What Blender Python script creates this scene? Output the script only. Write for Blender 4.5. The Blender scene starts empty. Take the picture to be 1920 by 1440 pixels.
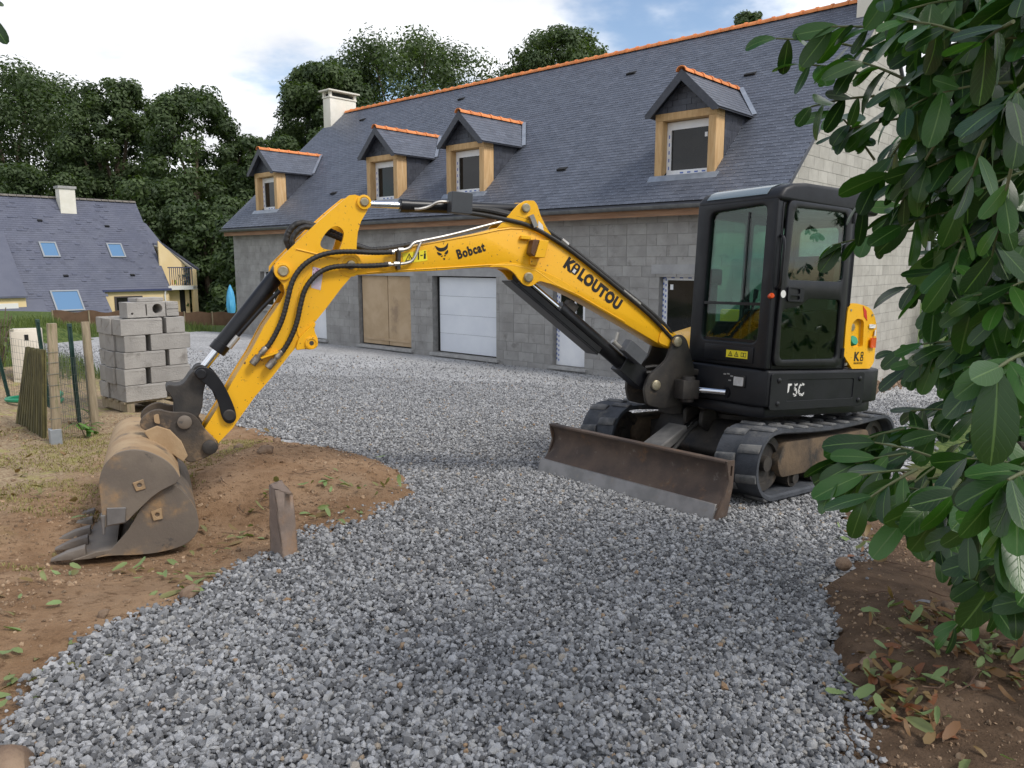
import bpy, bmesh, math, random
import numpy as np
from mathutils import Matrix, Vector
random.seed(7); RNG = np.random.default_rng(7)
scene = bpy.context.scene
COL = scene.collection
PI = math.pi

# ------------------------------------------------------------------ camera
CAM_H = 1.6
cd = bpy.data.cameras.new('camera'); cam = bpy.data.objects.new('camera', cd); COL.objects.link(cam)
cam.location = (0, 0, CAM_H)
cam.rotation_euler = (math.radians(90 - 8.958), 0, 0)
cd.lens = 27.0; cd.sensor_width = 36; cd.clip_start = 0.05; cd.clip_end = 2000
scene.camera = cam

# ------------------------------------------------------------------ sky and sun
SUN_DIR = Vector((0.70, -0.42, 0.95)).normalized()        # towards the sun
w = bpy.data.worlds.new('World'); scene.world = w; w.use_nodes = True
nt = w.node_tree; nt.nodes.clear()
def wn(t, **k):
    n = nt.nodes.new(t)
    for a, b in k.items(): setattr(n, a, b)
    return n
out = wn('ShaderNodeOutputWorld'); bg = wn('ShaderNodeBackground'); bg.inputs['Strength'].default_value = 0.1
sky = wn('ShaderNodeTexSky', sky_type='NISHITA', sun_disc=False)
sky.sun_elevation = math.asin(SUN_DIR.z); sky.sun_rotation = math.atan2(SUN_DIR.x, SUN_DIR.y)
sky.air_density = 1.0; sky.dust_density = 1.5
tc = wn('ShaderNodeTexCoord'); sep = wn('ShaderNodeSeparateXYZ')
nt.links.new(tc.outputs['Generated'], sep.inputs[0])
mz = wn('ShaderNodeMath', operation='MAXIMUM'); mz.inputs[1].default_value = 0.0
nt.links.new(sep.outputs['Z'], mz.inputs[0])
az = wn('ShaderNodeMath', operation='ADD'); az.inputs[1].default_value = 0.22
nt.links.new(mz.outputs[0], az.inputs[0])
dx = wn('ShaderNodeMath', operation='DIVIDE'); dy = wn('ShaderNodeMath', operation='DIVIDE')
nt.links.new(sep.outputs['X'], dx.inputs[0]); nt.links.new(az.outputs[0], dx.inputs[1])
nt.links.new(sep.outputs['Y'], dy.inputs[0]); nt.links.new(az.outputs[0], dy.inputs[1])
cmb = wn('ShaderNodeCombineXYZ'); nt.links.new(dx.outputs[0], cmb.inputs[0]); nt.links.new(dy.outputs[0], cmb.inputs[1])
cmb.inputs[2].default_value = 3.7
def cnoise(scale, det, rough, off):
    mp = wn('ShaderNodeMapping'); mp.inputs['Location'].default_value = off
    nt.links.new(cmb.outputs[0], mp.inputs[0])
    n = wn('ShaderNodeTexNoise'); n.inputs['Scale'].default_value = scale
    n.inputs['Detail'].default_value = det; n.inputs['Roughness'].default_value = rough
    nt.links.new(mp.outputs[0], n.inputs['Vector']); return n
n1 = cnoise(1.15, 7, 0.52, (2.1, 0.5, 0)); n2 = cnoise(2.6, 5, 0.5, (4, 2, 0))
cov = wn('ShaderNodeMapRange', interpolation_type='SMOOTHERSTEP')
cov.inputs['From Min'].default_value = 0.38; cov.inputs['From Max'].default_value = 0.53
nt.links.new(n1.outputs['Fac'], cov.inputs['Value'])
shade = wn('ShaderNodeMapRange'); shade.inputs['From Min'].default_value = 0.3; shade.inputs['From Max'].default_value = 0.68
shade.inputs['To Min'].default_value = 7.9; shade.inputs['To Max'].default_value = 11.0
nt.links.new(n2.outputs['Fac'], shade.inputs['Value'])
ccol = wn('ShaderNodeMix', data_type='RGBA', blend_type='MULTIPLY'); ccol.inputs[0].default_value = 1
ccol.inputs[6].default_value = (0.965, 0.98, 1.02, 1)
cs = wn('ShaderNodeCombineColor')
for i in range(3): nt.links.new(shade.outputs[0], cs.inputs[i])
nt.links.new(cs.outputs[0], ccol.inputs[7])
gain = wn('ShaderNodeMix', data_type='RGBA', blend_type='MULTIPLY'); gain.inputs[0].default_value = 1
gain.inputs[7].default_value = (1.5, 1.5, 1.5, 1)
nt.links.new(sky.outputs[0], gain.inputs[6])
mx = wn('ShaderNodeMix', data_type='RGBA')
nt.links.new(cov.outputs[0], mx.inputs[0]); nt.links.new(gain.outputs[2], mx.inputs[6]); nt.links.new(ccol.outputs[2], mx.inputs[7])
nt.links.new(mx.outputs[2], bg.inputs['Color']); nt.links.new(bg.outputs[0], out.inputs['Surface'])

sl = bpy.data.lights.new('sun', 'SUN'); sl.energy = 2.0; sl.angle = math.radians(15); sl.color = (1.0, 0.955, 0.89)
so = bpy.data.objects.new('sun', sl); COL.objects.link(so); so.location = (20, -12, 30)
so.rotation_euler = SUN_DIR.to_track_quat('Z', 'Y').to_euler()

vs = scene.view_settings
vs.view_transform = 'Standard'; vs.look = 'None'; vs.gamma = 1.0; vs.exposure = 0.27; vs.use_curve_mapping = False
scene.render.engine = 'CYCLES'
scene.cycles.use_denoising = True
scene.cycles.max_bounces = 6; scene.cycles.diffuse_bounces = 3; scene.cycles.glossy_bounces = 3; scene.cycles.transparent_max_bounces = 12
scene.cycles.sample_clamp_indirect = 6

# ------------------------------------------------------------------ site frame (metres)
D2 = np.array([0.66890952, 0.74334383]); D1 = np.array([-0.74334383, 0.66890952])
SLOPE = 0.0665
GN = Vector((0.04437715, 0.04931531, 0.99779691))
def frame(deg, o):
    u = Vector((math.cos(math.radians(deg)), math.sin(math.radians(deg)), 0)); u -= GN * u.dot(GN); u.normalize()
    l = GN.cross(u)
    m = Matrix.Identity(4)
    for i, v in enumerate((u, l, GN)):
        for r in range(3): m[r][i] = v[r]
    m.translation = Vector(o); return m

# ------------------------------------------------------------------ helpers: materials
def mat(name, c1, c2=None, scale=6.0, rough=0.6, metal=0.0, bump=0.0, bscale=60.0, spec=0.5, rnd=0.0, tone=0.0,
        dirt=None, coat=0.0, detail=6.0, stretch=None, lo=0.35, hi=0.65, coord='Object', rough2=None, emit=None, hue=None):
    m = bpy.data.materials.new(name); m.use_nodes = True
    t = m.node_tree; b = t.nodes['Principled BSDF']
    def N(k, **kw):
        n = t.nodes.new(k)
        for a, v in kw.items(): setattr(n, a, v)
        return n
    L = t.links.new
    tcn = N('ShaderNodeTexCoord'); oi = N('ShaderNodeObjectInfo')
    mp = N('ShaderNodeMapping'); L(tcn.outputs[coord], mp.inputs['Vector'])
    if stretch: mp.inputs['Scale'].default_value = stretch
    sh = N('ShaderNodeVectorMath', operation='SCALE'); sh.inputs[0].default_value = (37, 19, 53); L(oi.outputs['Random'], sh.inputs['Scale'])
    ad = N('ShaderNodeVectorMath', operation='ADD'); L(mp.outputs[0], ad.inputs[0]); L(sh.outputs[0], ad.inputs[1])
    vec = ad.outputs[0]
    def noise(sc, det=detail, rg=0.6):
        n = N('ShaderNodeTexNoise'); n.inputs['Scale'].default_value = sc; n.inputs['Detail'].default_value = det
        n.inputs['Roughness'].default_value = rg; L(vec, n.inputs['Vector']); return n.outputs['Fac']
    def ramp(f, a, bb):
        r = N('ShaderNodeMapRange', interpolation_type='SMOOTHSTEP'); r.inputs['From Min'].default_value = a; r.inputs['From Max'].default_value = bb
        L(f, r.inputs['Value']); return r.outputs[0]
    def rgb4(c): return (c[0], c[1], c[2], 1)
    def mixc(f, a, bb, blend='MIX'):
        x = N('ShaderNodeMix', data_type='RGBA', blend_type=blend)
        if isinstance(f, float): x.inputs[0].default_value = f
        else: L(f, x.inputs[0])
        for s, v in ((6, a), (7, bb)):
            if isinstance(v, tuple): x.inputs[s].default_value = rgb4(v)
            else: L(v, x.inputs[s])
        return x.outputs[2]
    col = tuple(c1)
    if c2 is not None: col = mixc(ramp(noise(scale), lo, hi), tuple(c1), tuple(c2))
    if dirt:
        for (dc, ds, a, bb) in dirt: col = mixc(ramp(noise(ds, 8, 0.65), a, bb), col, tuple(dc))
    if rnd or tone:
        at = N('ShaderNodeAttribute', attribute_name='tone')
        f1 = N('ShaderNodeMath', operation='MULTIPLY_ADD'); L(oi.outputs['Random'], f1.inputs[0]); f1.inputs[1].default_value = rnd; f1.inputs[2].default_value = 1 - rnd / 2
        f2 = N('ShaderNodeMath', operation='MULTIPLY_ADD'); L(at.outputs['Fac'], f2.inputs[0]); f2.inputs[1].default_value = tone; L(f1.outputs[0], f2.inputs[2])
        cc = N('ShaderNodeCombineColor')
        for i in range(3): L(f2.outputs[0], cc.inputs[i])
        col = mixc(1.0, col, cc.outputs[0], 'MULTIPLY')
    if isinstance(col, tuple): b.inputs['Base Color'].default_value = rgb4(col)
    else: L(col, b.inputs['Base Color'])
    if rough2 is not None:
        r = N('ShaderNodeMapRange'); r.inputs['To Min'].default_value = rough; r.inputs['To Max'].default_value = rough2
        r.inputs['From Min'].default_value = 0.3; r.inputs['From Max'].default_value = 0.7
        L(noise(scale * 2.3), r.inputs['Value']); L(r.outputs[0], b.inputs['Roughness'])
    else: b.inputs['Roughness'].default_value = rough
    b.inputs['Metallic'].default_value = metal; b.inputs['Specular IOR Level'].default_value = spec
    b.inputs['Coat Weight'].default_value = coat
    if bump:
        bn = N('ShaderNodeBump'); bn.inputs['Strength'].default_value = bump; bn.inputs['Distance'].default_value = 0.02
        L(noise(bscale, 8), bn.inputs['Height']); L(bn.outputs[0], b.inputs['Normal'])
    if emit:
        b.inputs['Emission Color'].default_value = rgb4(emit[0]); b.inputs['Emission Strength'].default_value = emit[1]
    return m

def glass(name, tint, gloss=1.0, rough=0.02, ior=1.5, trans=1.0):
    """thin pane: tinted see-through mixed with a mirror reflection by Fresnel"""
    m = bpy.data.materials.new(name); m.use_nodes = True; t = m.node_tree; t.nodes.clear()
    o = t.nodes.new('ShaderNodeOutputMaterial'); tr = t.nodes.new('ShaderNodeBsdfTransparent'); gl = t.nodes.new('ShaderNodeBsdfGlossy')
    lw = t.nodes.new('ShaderNodeLayerWeight'); lw.inputs['Blend'].default_value = .5; mx = t.nodes.new('ShaderNodeMixShader')
    pw = t.nodes.new('ShaderNodeMath'); pw.operation = 'POWER'; pw.inputs[1].default_value = 5.0
    ma = t.nodes.new('ShaderNodeMath'); ma.operation = 'MULTIPLY_ADD'; ma.inputs[1].default_value = .96 * gloss; ma.inputs[2].default_value = .04 * gloss; ma.use_clamp = True
    tr.inputs[0].default_value = (*tint, 1); gl.inputs['Roughness'].default_value = rough
    L = t.links.new
    L(lw.outputs['Facing'], pw.inputs[0]); L(pw.outputs[0], ma.inputs[0]); L(ma.outputs[0], mx.inputs[0]); L(tr.outputs[0], mx.inputs[1]); L(gl.outputs[0], mx.inputs[2]); L(mx.outputs[0], o.inputs[0])
    return m

def leafmat(name, dark, light, vein=None, rough=0.35, trans=0.25, tr_col=None, uvvein=False, coat=0.0, spec=0.5):
    m = bpy.data.materials.new(name); m.use_nodes = True; t = m.node_tree; b = t.nodes['Principled BSDF']; L = t.links.new
    at = t.nodes.new('ShaderNodeAttribute'); at.attribute_name = 'tone'
    oi = t.nodes.new('ShaderNodeObjectInfo')
    ad = t.nodes.new('ShaderNodeMath'); ad.operation = 'ADD'; ad.use_clamp = True
    mu = t.nodes.new('ShaderNodeMath'); mu.operation = 'MULTIPLY'; mu.inputs[1].default_value = 0.0
    L(oi.outputs['Random'], mu.inputs[0]); L(at.outputs['Fac'], ad.inputs[0]); L(mu.outputs[0], ad.inputs[1])
    mx = t.nodes.new('ShaderNodeMix'); mx.data_type = 'RGBA'
    mx.inputs[6].default_value = (*dark, 1); mx.inputs[7].default_value = (*light, 1); L(ad.outputs[0], mx.inputs[0])
    col = mx.outputs[2]
    if uvvein:
        uv = t.nodes.new('ShaderNodeUVMap'); sp = t.nodes.new('ShaderNodeSeparateXYZ'); L(uv.outputs[0], sp.inputs[0])
        # midrib at v = 0.5, side veins run forward from it
        a = t.nodes.new('ShaderNodeMath'); a.operation = 'SUBTRACT'; L(sp.outputs['Y'], a.inputs[0]); a.inputs[1].default_value = 0.5
        ab = t.nodes.new('ShaderNodeMath'); ab.operation = 'ABSOLUTE'; L(a.outputs[0], ab.inputs[0])
        r = t.nodes.new('ShaderNodeMapRange'); r.inputs['From Min'].default_value = 0.018; r.inputs['From Max'].default_value = 0.04
        r.inputs['To Min'].default_value = 1; r.inputs['To Max'].default_value = 0; L(ab.outputs[0], r.inputs['Value'])
        s2 = t.nodes.new('ShaderNodeMath'); s2.operation = 'MULTIPLY_ADD'; L(ab.outputs[0], s2.inputs[0]); s2.inputs[1].default_value = -0.55; L(sp.outputs['X'], s2.inputs[2])
        fr = t.nodes.new('ShaderNodeMath'); fr.operation = 'PINGPONG'; fr.inputs[1].default_value = 0.055; L(s2.outputs[0], fr.inputs[0])
        r2 = t.nodes.new('ShaderNodeMapRange'); r2.inputs['From Min'].default_value = 0.0; r2.inputs['From Max'].default_value = 0.012
        r2.inputs['To Min'].default_value = 0.16; r2.inputs['To Max'].default_value = 0; L(fr.outputs[0], r2.inputs['Value'])
        mxx = t.nodes.new('ShaderNodeMath'); mxx.operation = 'MAXIMUM'; L(r.outputs[0], mxx.inputs[0]); L(r2.outputs[0], mxx.inputs[1])
        vm = t.nodes.new('ShaderNodeMix'); vm.data_type = 'RGBA'; L(mxx.outputs[0], vm.inputs[0]); L(col, vm.inputs[6]); vm.inputs[7].default_value = (*vein, 1)
        col = vm.outputs[2]
        bp = t.nodes.new('ShaderNodeBump'); bp.inputs['Strength'].default_value = 0.25; bp.inputs['Distance'].default_value = 0.004; bp.invert = True
        L(mxx.outputs[0], bp.inputs['Height']); L(bp.outputs[0], b.inputs['Normal'])
    L(col, b.inputs['Base Color']); b.inputs['Roughness'].default_value = rough; b.inputs['Specular IOR Level'].default_value = spec
    b.inputs['Coat Weight'].default_value = coat; b.inputs['Coat Roughness'].default_value = 0.2
    if trans:
        o = t.nodes['Material Output']; tl = t.nodes.new('ShaderNodeBsdfTranslucent'); ms = t.nodes.new('ShaderNodeMixShader')
        hs = t.nodes.new('ShaderNodeMix'); hs.data_type = 'RGBA'; hs.blend_type = 'MULTIPLY'; hs.inputs[0].default_value = 1
        L(col, hs.inputs[6]); hs.inputs[7].default_value = (*(tr_col or (1.7, 1.9, 0.6)), 1)
        L(hs.outputs[2], tl.inputs[0]); ms.inputs[0].default_value = trans
        L(b.outputs[0], ms.inputs[1]); L(tl.outputs[0], ms.inputs[2]); L(ms.outputs[0], o.inputs[0])
    return m

# ------------------------------------------------------------------ helpers: meshes
class MB:
    """collects polygons for one mesh"""
    def __init__(s): s.v = []; s.f = []; s.t = []; s.tone = None
    def add(s, vs, fs, tone=0.0):
        o = len(s.v); s.v += [tuple(p) for p in vs]; s.f += [tuple(i + o for i in f) for f in fs]; s.t += [tone] * len(vs); return s
    def box(s, x0, x1, y0, y1, z0, z1, tone=0.0, m=None):
        vs = [(x, y, z) for z in (z0, z1) for y in (y0, y1) for x in (x0, x1)]
        if m is not None: vs = [m @ Vector(p) for p in vs]
        return s.add(vs, [(0, 2, 3, 1), (4, 5, 7, 6), (0, 1, 5, 4), (2, 6, 7, 3), (0, 4, 6, 2), (1, 3, 7, 5)], tone)
    def cyl(s, p0, p1, r0, r1=None, n=20, cap=True):
        r1 = r0 if r1 is None else r1; p0 = Vector(p0); p1 = Vector(p1); d = (p1 - p0).normalized()
        a = d.orthogonal().normalized(); b = d.cross(a); vs = []
        for p, r in ((p0, r0), (p1, r1)):
            for i in range(n):
                th = 2 * PI * i / n; vs.append(p + (a * math.cos(th) + b * math.sin(th)) * r)
        fs = [(i, (i + 1) % n, n + (i + 1) % n, n + i) for i in range(n)]
        if cap: fs += [tuple(range(n - 1, -1, -1)), tuple(range(n, 2 * n))]
        return s.add(vs, fs)
    def tube(s, pts, r, n=8, cap=True, radii=None):
        pts = [Vector(p) for p in pts]; k = len(pts); vs = []; prev = None
        if radii is not None and len(radii) != k: radii = list(np.interp(np.linspace(0, 1, k), np.linspace(0, 1, len(radii)), radii))
        for i, p in enumerate(pts):
            d = (pts[min(i + 1, k - 1)] - pts[max(i - 1, 0)]).normalized()
            a = d.orthogonal().normalized() if prev is None else (prev - d * prev.dot(d)).normalized()
            prev = a; b = d.cross(a); rr = radii[i] if radii else r
            for j in range(n):
                th = 2 * PI * j / n; vs.append(p + (a * math.cos(th) + b * math.sin(th)) * rr)
        fs = [(i * n + j, i * n + (j + 1) % n, (i + 1) * n + (j + 1) % n, (i + 1) * n + j) for i in range(k - 1) for j in range(n)]
        if cap: fs += [tuple(range(n - 1, -1, -1)), tuple(range((k - 1) * n, k * n))]
        return s.add(vs, fs)
    def lathe(s, prof, o=(0, 0, 0), ax=(0, 0, 1), n=24):
        """prof: (radius, height) pairs along ax"""
        o = Vector(o); d = Vector(ax).normalized(); a = d.orthogonal().normalized(); b = d.cross(a); vs = []
        for r, h in prof:
            for j in range(n):
                th = 2 * PI * j / n; vs.append(o + d * h + (a * math.cos(th) + b * math.sin(th)) * max(r, 1e-4))
        k = len(prof)
        fs = [(i * n + j, i * n + (j + 1) % n, (i + 1) * n + (j + 1) % n, (i + 1) * n + j) for i in range(k - 1) for j in range(n)]
        fs += [tuple(range(n - 1, -1, -1)), tuple(range((k - 1) * n, k * n))]
        return s.add(vs, fs)
    def prism(s, outline, lo, hi, plane='xz', holes=(), m=None, tone=0.0):
        """flat outline (with holes) given in two axes, extruded along the third from lo to hi"""
        bm = bmesh.new(); edges = []
        def P(a, b, c):
            return {'xz': (a, c, b), 'yz': (c, a, b), 'xy': (a, b, c)}[plane]
        for lp in [outline] + list(holes):
            vs = [bm.verts.new(P(a, b, lo)) for a, b in lp]
            edges += [bm.edges.new((vs[i], vs[(i + 1) % len(vs)])) for i in range(len(vs))]
        if holes: bmesh.ops.triangle_fill(bm, use_beauty=True, edges=edges)
        else: bmesh.ops.contextual_create(bm, geom=edges)
        r = bmesh.ops.extrude_face_region(bm, geom=bm.faces[:])
        d = Vector(P(0, 0, hi)) - Vector(P(0, 0, lo))
        bmesh.ops.translate(bm, verts=[e for e in r['geom'] if isinstance(e, bmesh.types.BMVert)], vec=d)
        bmesh.ops.recalc_face_normals(bm, faces=bm.faces[:])
        bm.verts.index_update()
        vs = [v.co.copy() for v in bm.verts]
        if m is not None: vs = [m @ v for v in vs]
        s.add(vs, [tuple(v.index for v in f.verts) for f in bm.faces], tone); bm.free(); return s
    def mesh(s, name, bevel=0.0, seg=2, smooth=None, weld=0.0, angle=35):
        me = bpy.data.meshes.new(name); me.from_pydata(s.v, [], s.f)
        if any(s.t):
            a = me.attributes.new('tone', 'FLOAT', 'POINT'); a.data.foreach_set('value', np.array(s.t, dtype=np.float32))
        if bevel or weld:
            bm = bmesh.new(); bm.from_mesh(me)
            if weld: bmesh.ops.remove_doubles(bm, verts=bm.verts[:], dist=weld)
            bmesh.ops.recalc_face_normals(bm, faces=bm.faces[:])
            if bevel:
                ed = [e for e in bm.edges if len(e.link_faces) == 2 and e.calc_face_angle(0) > math.radians(30)]
                bmesh.ops.bevel(bm, geom=ed, offset=bevel, offset_type='OFFSET', segments=seg, profile=0.5, affect='EDGES', clamp_overlap=True)
            bm.to_mesh(me); bm.free()
        if smooth is None: smooth = bool(bevel)
        if smooth:
            me.polygons.foreach_set('use_smooth', [True] * len(me.polygons)); me.set_sharp_from_angle(angle=math.radians(angle))
        me.update(); return me
    def build(s, name, m, parent=None, M=None, **k):
        return obj(name, s.mesh(name, **k), m, parent, M)

def obj(name, me, m=None, parent=None, M=None):
    o = bpy.data.objects.new(name, me); COL.objects.link(o)
    if m is not None and len(me.materials) == 0: me.materials.append(m)
    if parent is not None: o.parent = parent
    if M is not None: o.matrix_local = M
    return o
def tag(o, label=None, cat=None, group=None, kind=None):
    for k, v in (('label', label), ('category', cat), ('group', group), ('kind', kind)):
        if v: o[k] = v
    return o
def thing(name, label, cat, M=None, group=None):
    o = bpy.data.objects.new(name, None); COL.objects.link(o); o.empty_display_size = 0.2
    if M is not None: o.matrix_world = M
    return tag(o, label, cat, group)
def smooth_closed(pts, it=2):
    for _ in range(it):
        q = []
        for i in range(len(pts)):
            a, b = pts[i], pts[(i + 1) % len(pts)]
            q += [(a[0] * .75 + b[0] * .25, a[1] * .75 + b[1] * .25), (a[0] * .25 + b[0] * .75, a[1] * .25 + b[1] * .75)]
        pts = q
    return pts
def smooth_open(pts, it=2):
    pts = [Vector(p) for p in pts]
    for _ in range(it):
        q = [pts[0]]
        for i in range(len(pts) - 1): q += [pts[i].lerp(pts[i + 1], .25), pts[i].lerp(pts[i + 1], .75)]
        pts = q + [pts[-1]]
    return pts
def roundrect(x0, x1, z0, z1, r, n=5):
    pts = []
    for cx, cz, a0 in ((x1 - r, z1 - r, 0), (x0 + r, z1 - r, 90), (x0 + r, z0 + r, 180), (x1 - r, z0 + r, 270)):
        for i in range(n + 1):
            a = math.radians(a0 + 90 * i / n); pts.append((cx + r * math.cos(a), cz + r * math.sin(a)))
    return pts
def roundpoly(pts, r, n=4):
    """rounds every corner of a closed outline"""
    out = []; k = len(pts)
    for i in range(k):
        p = Vector(pts[i]); a = Vector(pts[i - 1]) - p; b = Vector(pts[(i + 1) % k]) - p
        rr = min(r, a.length * .45, b.length * .45); A = p + a.normalized() * rr; B = p + b.normalized() * rr
        for j in range(n + 1):
            t = j / n; out.append(tuple(A * (1 - t) ** 2 + p * 2 * t * (1 - t) + B * t * t))
    return out
def circle(cx, cz, r, n=20, a0=0): return [(cx + r * math.cos(2 * PI * i / n + a0), cz + r * math.sin(2 * PI * i / n + a0)) for i in range(n)]
def text_obj(name, body, size, m, parent, M, off=0.0, sx=1.0, ext=0.001, gap=1.0):
    cu = bpy.data.curves.new('t', 'FONT'); cu.body = body; cu.size = size; cu.offset = off; cu.extrude = ext; cu.space_character = gap; cu.resolution_u = 3
    t = bpy.data.objects.new('t', cu)
    COL.objects.link(t); me = bpy.data.meshes.new_from_object(t.evaluated_get(bpy.context.evaluated_depsgraph_get()))
    bpy.data.objects.remove(t)
    if sx != 1: me.transform(Matrix.Diagonal((sx, 1, 1, 1)))
    me.materials.clear()
    return obj(name, me, m, parent, M)
def in_poly(pts, X, Y):
    X = np.asarray(X); Y = np.asarray(Y); ins = np.zeros(X.shape, bool); n = len(pts); j = n - 1
    for i in range(n):
        xi, yi = pts[i]; xj, yj = pts[j]
        c = ((yi > Y) != (yj > Y)) & (X < (xj - xi) * (Y - yi) / ((yj - yi) or 1e-9) + xi)
        ins ^= c; j = i
    return ins
_VN = {}
def vnoise(x, y, s, seed=0):
    """smooth value noise, numpy arrays"""
    if seed not in _VN: _VN[seed] = np.random.default_rng(seed).random((64, 64))
    r = _VN[seed]; x = np.asarray(x) / s; y = np.asarray(y) / s
    xi = np.floor(x).astype(int); yi = np.floor(y).astype(int); fx = x - xi; fy = y - yi
    fx = fx * fx * (3 - 2 * fx); fy = fy * fy * (3 - 2 * fy)
    g = lambda a, b: r[a % 64, b % 64]
    return (g(xi, yi) * (1 - fx) + g(xi + 1, yi) * fx) * (1 - fy) + (g(xi, yi + 1) * (1 - fx) + g(xi + 1, yi + 1) * fx) * fy - 0.5
# ================================================================== GROUND AND GRAVEL
GRAVEL = [(-1.8, 1.2), (-1.8, 2.27), (-1.74, 2.5), (-1.8, 2.73), (-1.89, 2.94), (-1.91, 3.34), (-1.79, 3.51), (-1.71, 3.6), (-1.66, 3.81), (-1.6, 4.01), (-1.59, 4.19),
  (-1.47, 4.39), (-1.34, 4.62), (-1.22, 5.02), (-0.98, 5.39), (-0.81, 5.99), (-0.83, 6.22), (-1.14, 6.91), (-1.64, 7.32), (-2.37, 7.97), (-2.84, 8.56), (-3.27, 8.9),
  (-3.68, 9.28), (-4.08, 9.61), (-4.6, 10.6), (-5.6, 11.5), (-6.51, 12.11), (-8.25, 14.18), (-10.22, 16.53), (-12.0, 19.0), (-12.51, 22.0), (-12.39, 25.4), (-11.6, 28.0), (-10.6, 29.6),
  (-9.6, 28.6), (5.4, 15.4), (11.4, 22.2), (13.0, 20.5), (9.24, 14.7), (5.87, 10.33), (3.42, 6.91), (2.72, 6.07), (2.41, 5.44), (2.37, 5.14), (2.22, 4.71), (2.03, 4.51),
  (1.82, 4.26), (1.7, 3.82), (1.54, 3.35), (1.22, 2.67), (1.15, 2.42), (1.0, 1.2)]
def ground_z(x, y):
    x = np.asarray(x, float); y = np.asarray(y, float)
    q = D2[0] * x + D2[1] * y
    return -SLOPE * np.where(q < 26, q, 26 + (q - 26) * 0.0)
def soil_z(x, y):
    x = np.asarray(x, float); y = np.asarray(y, float)
    z = ground_z(x, y)
    near = np.clip((40 - y) / 30, 0, 1)
    z = z + near * (0.055 * vnoise(x, y, 0.9, 1) + 0.045 * vnoise(x, y, 0.33, 2) + 0.03 * vnoise(x, y, 0.14, 3))
    z = z + 0.19 * np.exp(-(((x + 2.0) / 0.9) ** 2 + ((y - 6.6) / 0.9) ** 2))          # spoil beside the drive
    z = z - 0.10 * np.exp(-(((x + 2.35) / 0.75) ** 4 + ((y - 4.75) / 0.65) ** 4))      # hollow under the bucket
    z = z + 0.07 * np.exp(-(((x - 2.3) / 0.5) ** 2 + ((y - 3.4) / 0.8) ** 2))          # bank under the laurel
    z = z + 0.25 * np.exp(-(((x + 7.6) / 1.0) ** 2 + ((y - 12.0) / 1.2) ** 2))          # heap behind the fence
    z = z + 0.5 * np.exp(-(((x + 12.4) / 0.9) ** 2 + ((y - 20.5) / 0.9) ** 2)) + 0.4 * np.exp(-(((x + 14.0) / 1.0) ** 2 + ((y - 22.5) / 0.9) ** 2))
    return z
def axis(lo, hi, c0, c1, fine, grow):
    a = list(np.arange(c0, c1, fine)); s = fine
    while a[-1] < hi: s *= grow; a.append(a[-1] + s)
    s = fine
    while a[0] > lo: s *= grow; a.insert(0, a[0] - s)
    return np.array(a)
def grid_mesh(name, X, Y, Z, keep=None):
    ny, nx = X.shape; idx = np.arange(nx * ny).reshape(ny, nx)
    q = np.stack([idx[:-1, :-1], idx[:-1, 1:], idx[1:, 1:], idx[1:, :-1]], -1).reshape(-1, 4)
    if keep is not None: q = q[keep.reshape(-1)]
    used = np.unique(q); mp = -np.ones(nx * ny, int); mp[used] = np.arange(len(used))
    V = np.stack([X, Y, Z], -1).reshape(-1, 3)[used]
    me = bpy.data.meshes.new(name); me.from_pydata(V.tolist(), [], mp[q].tolist())
    me.polygons.foreach_set('use_smooth', [True] * len(me.polygons)); me.update(); return me

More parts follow.
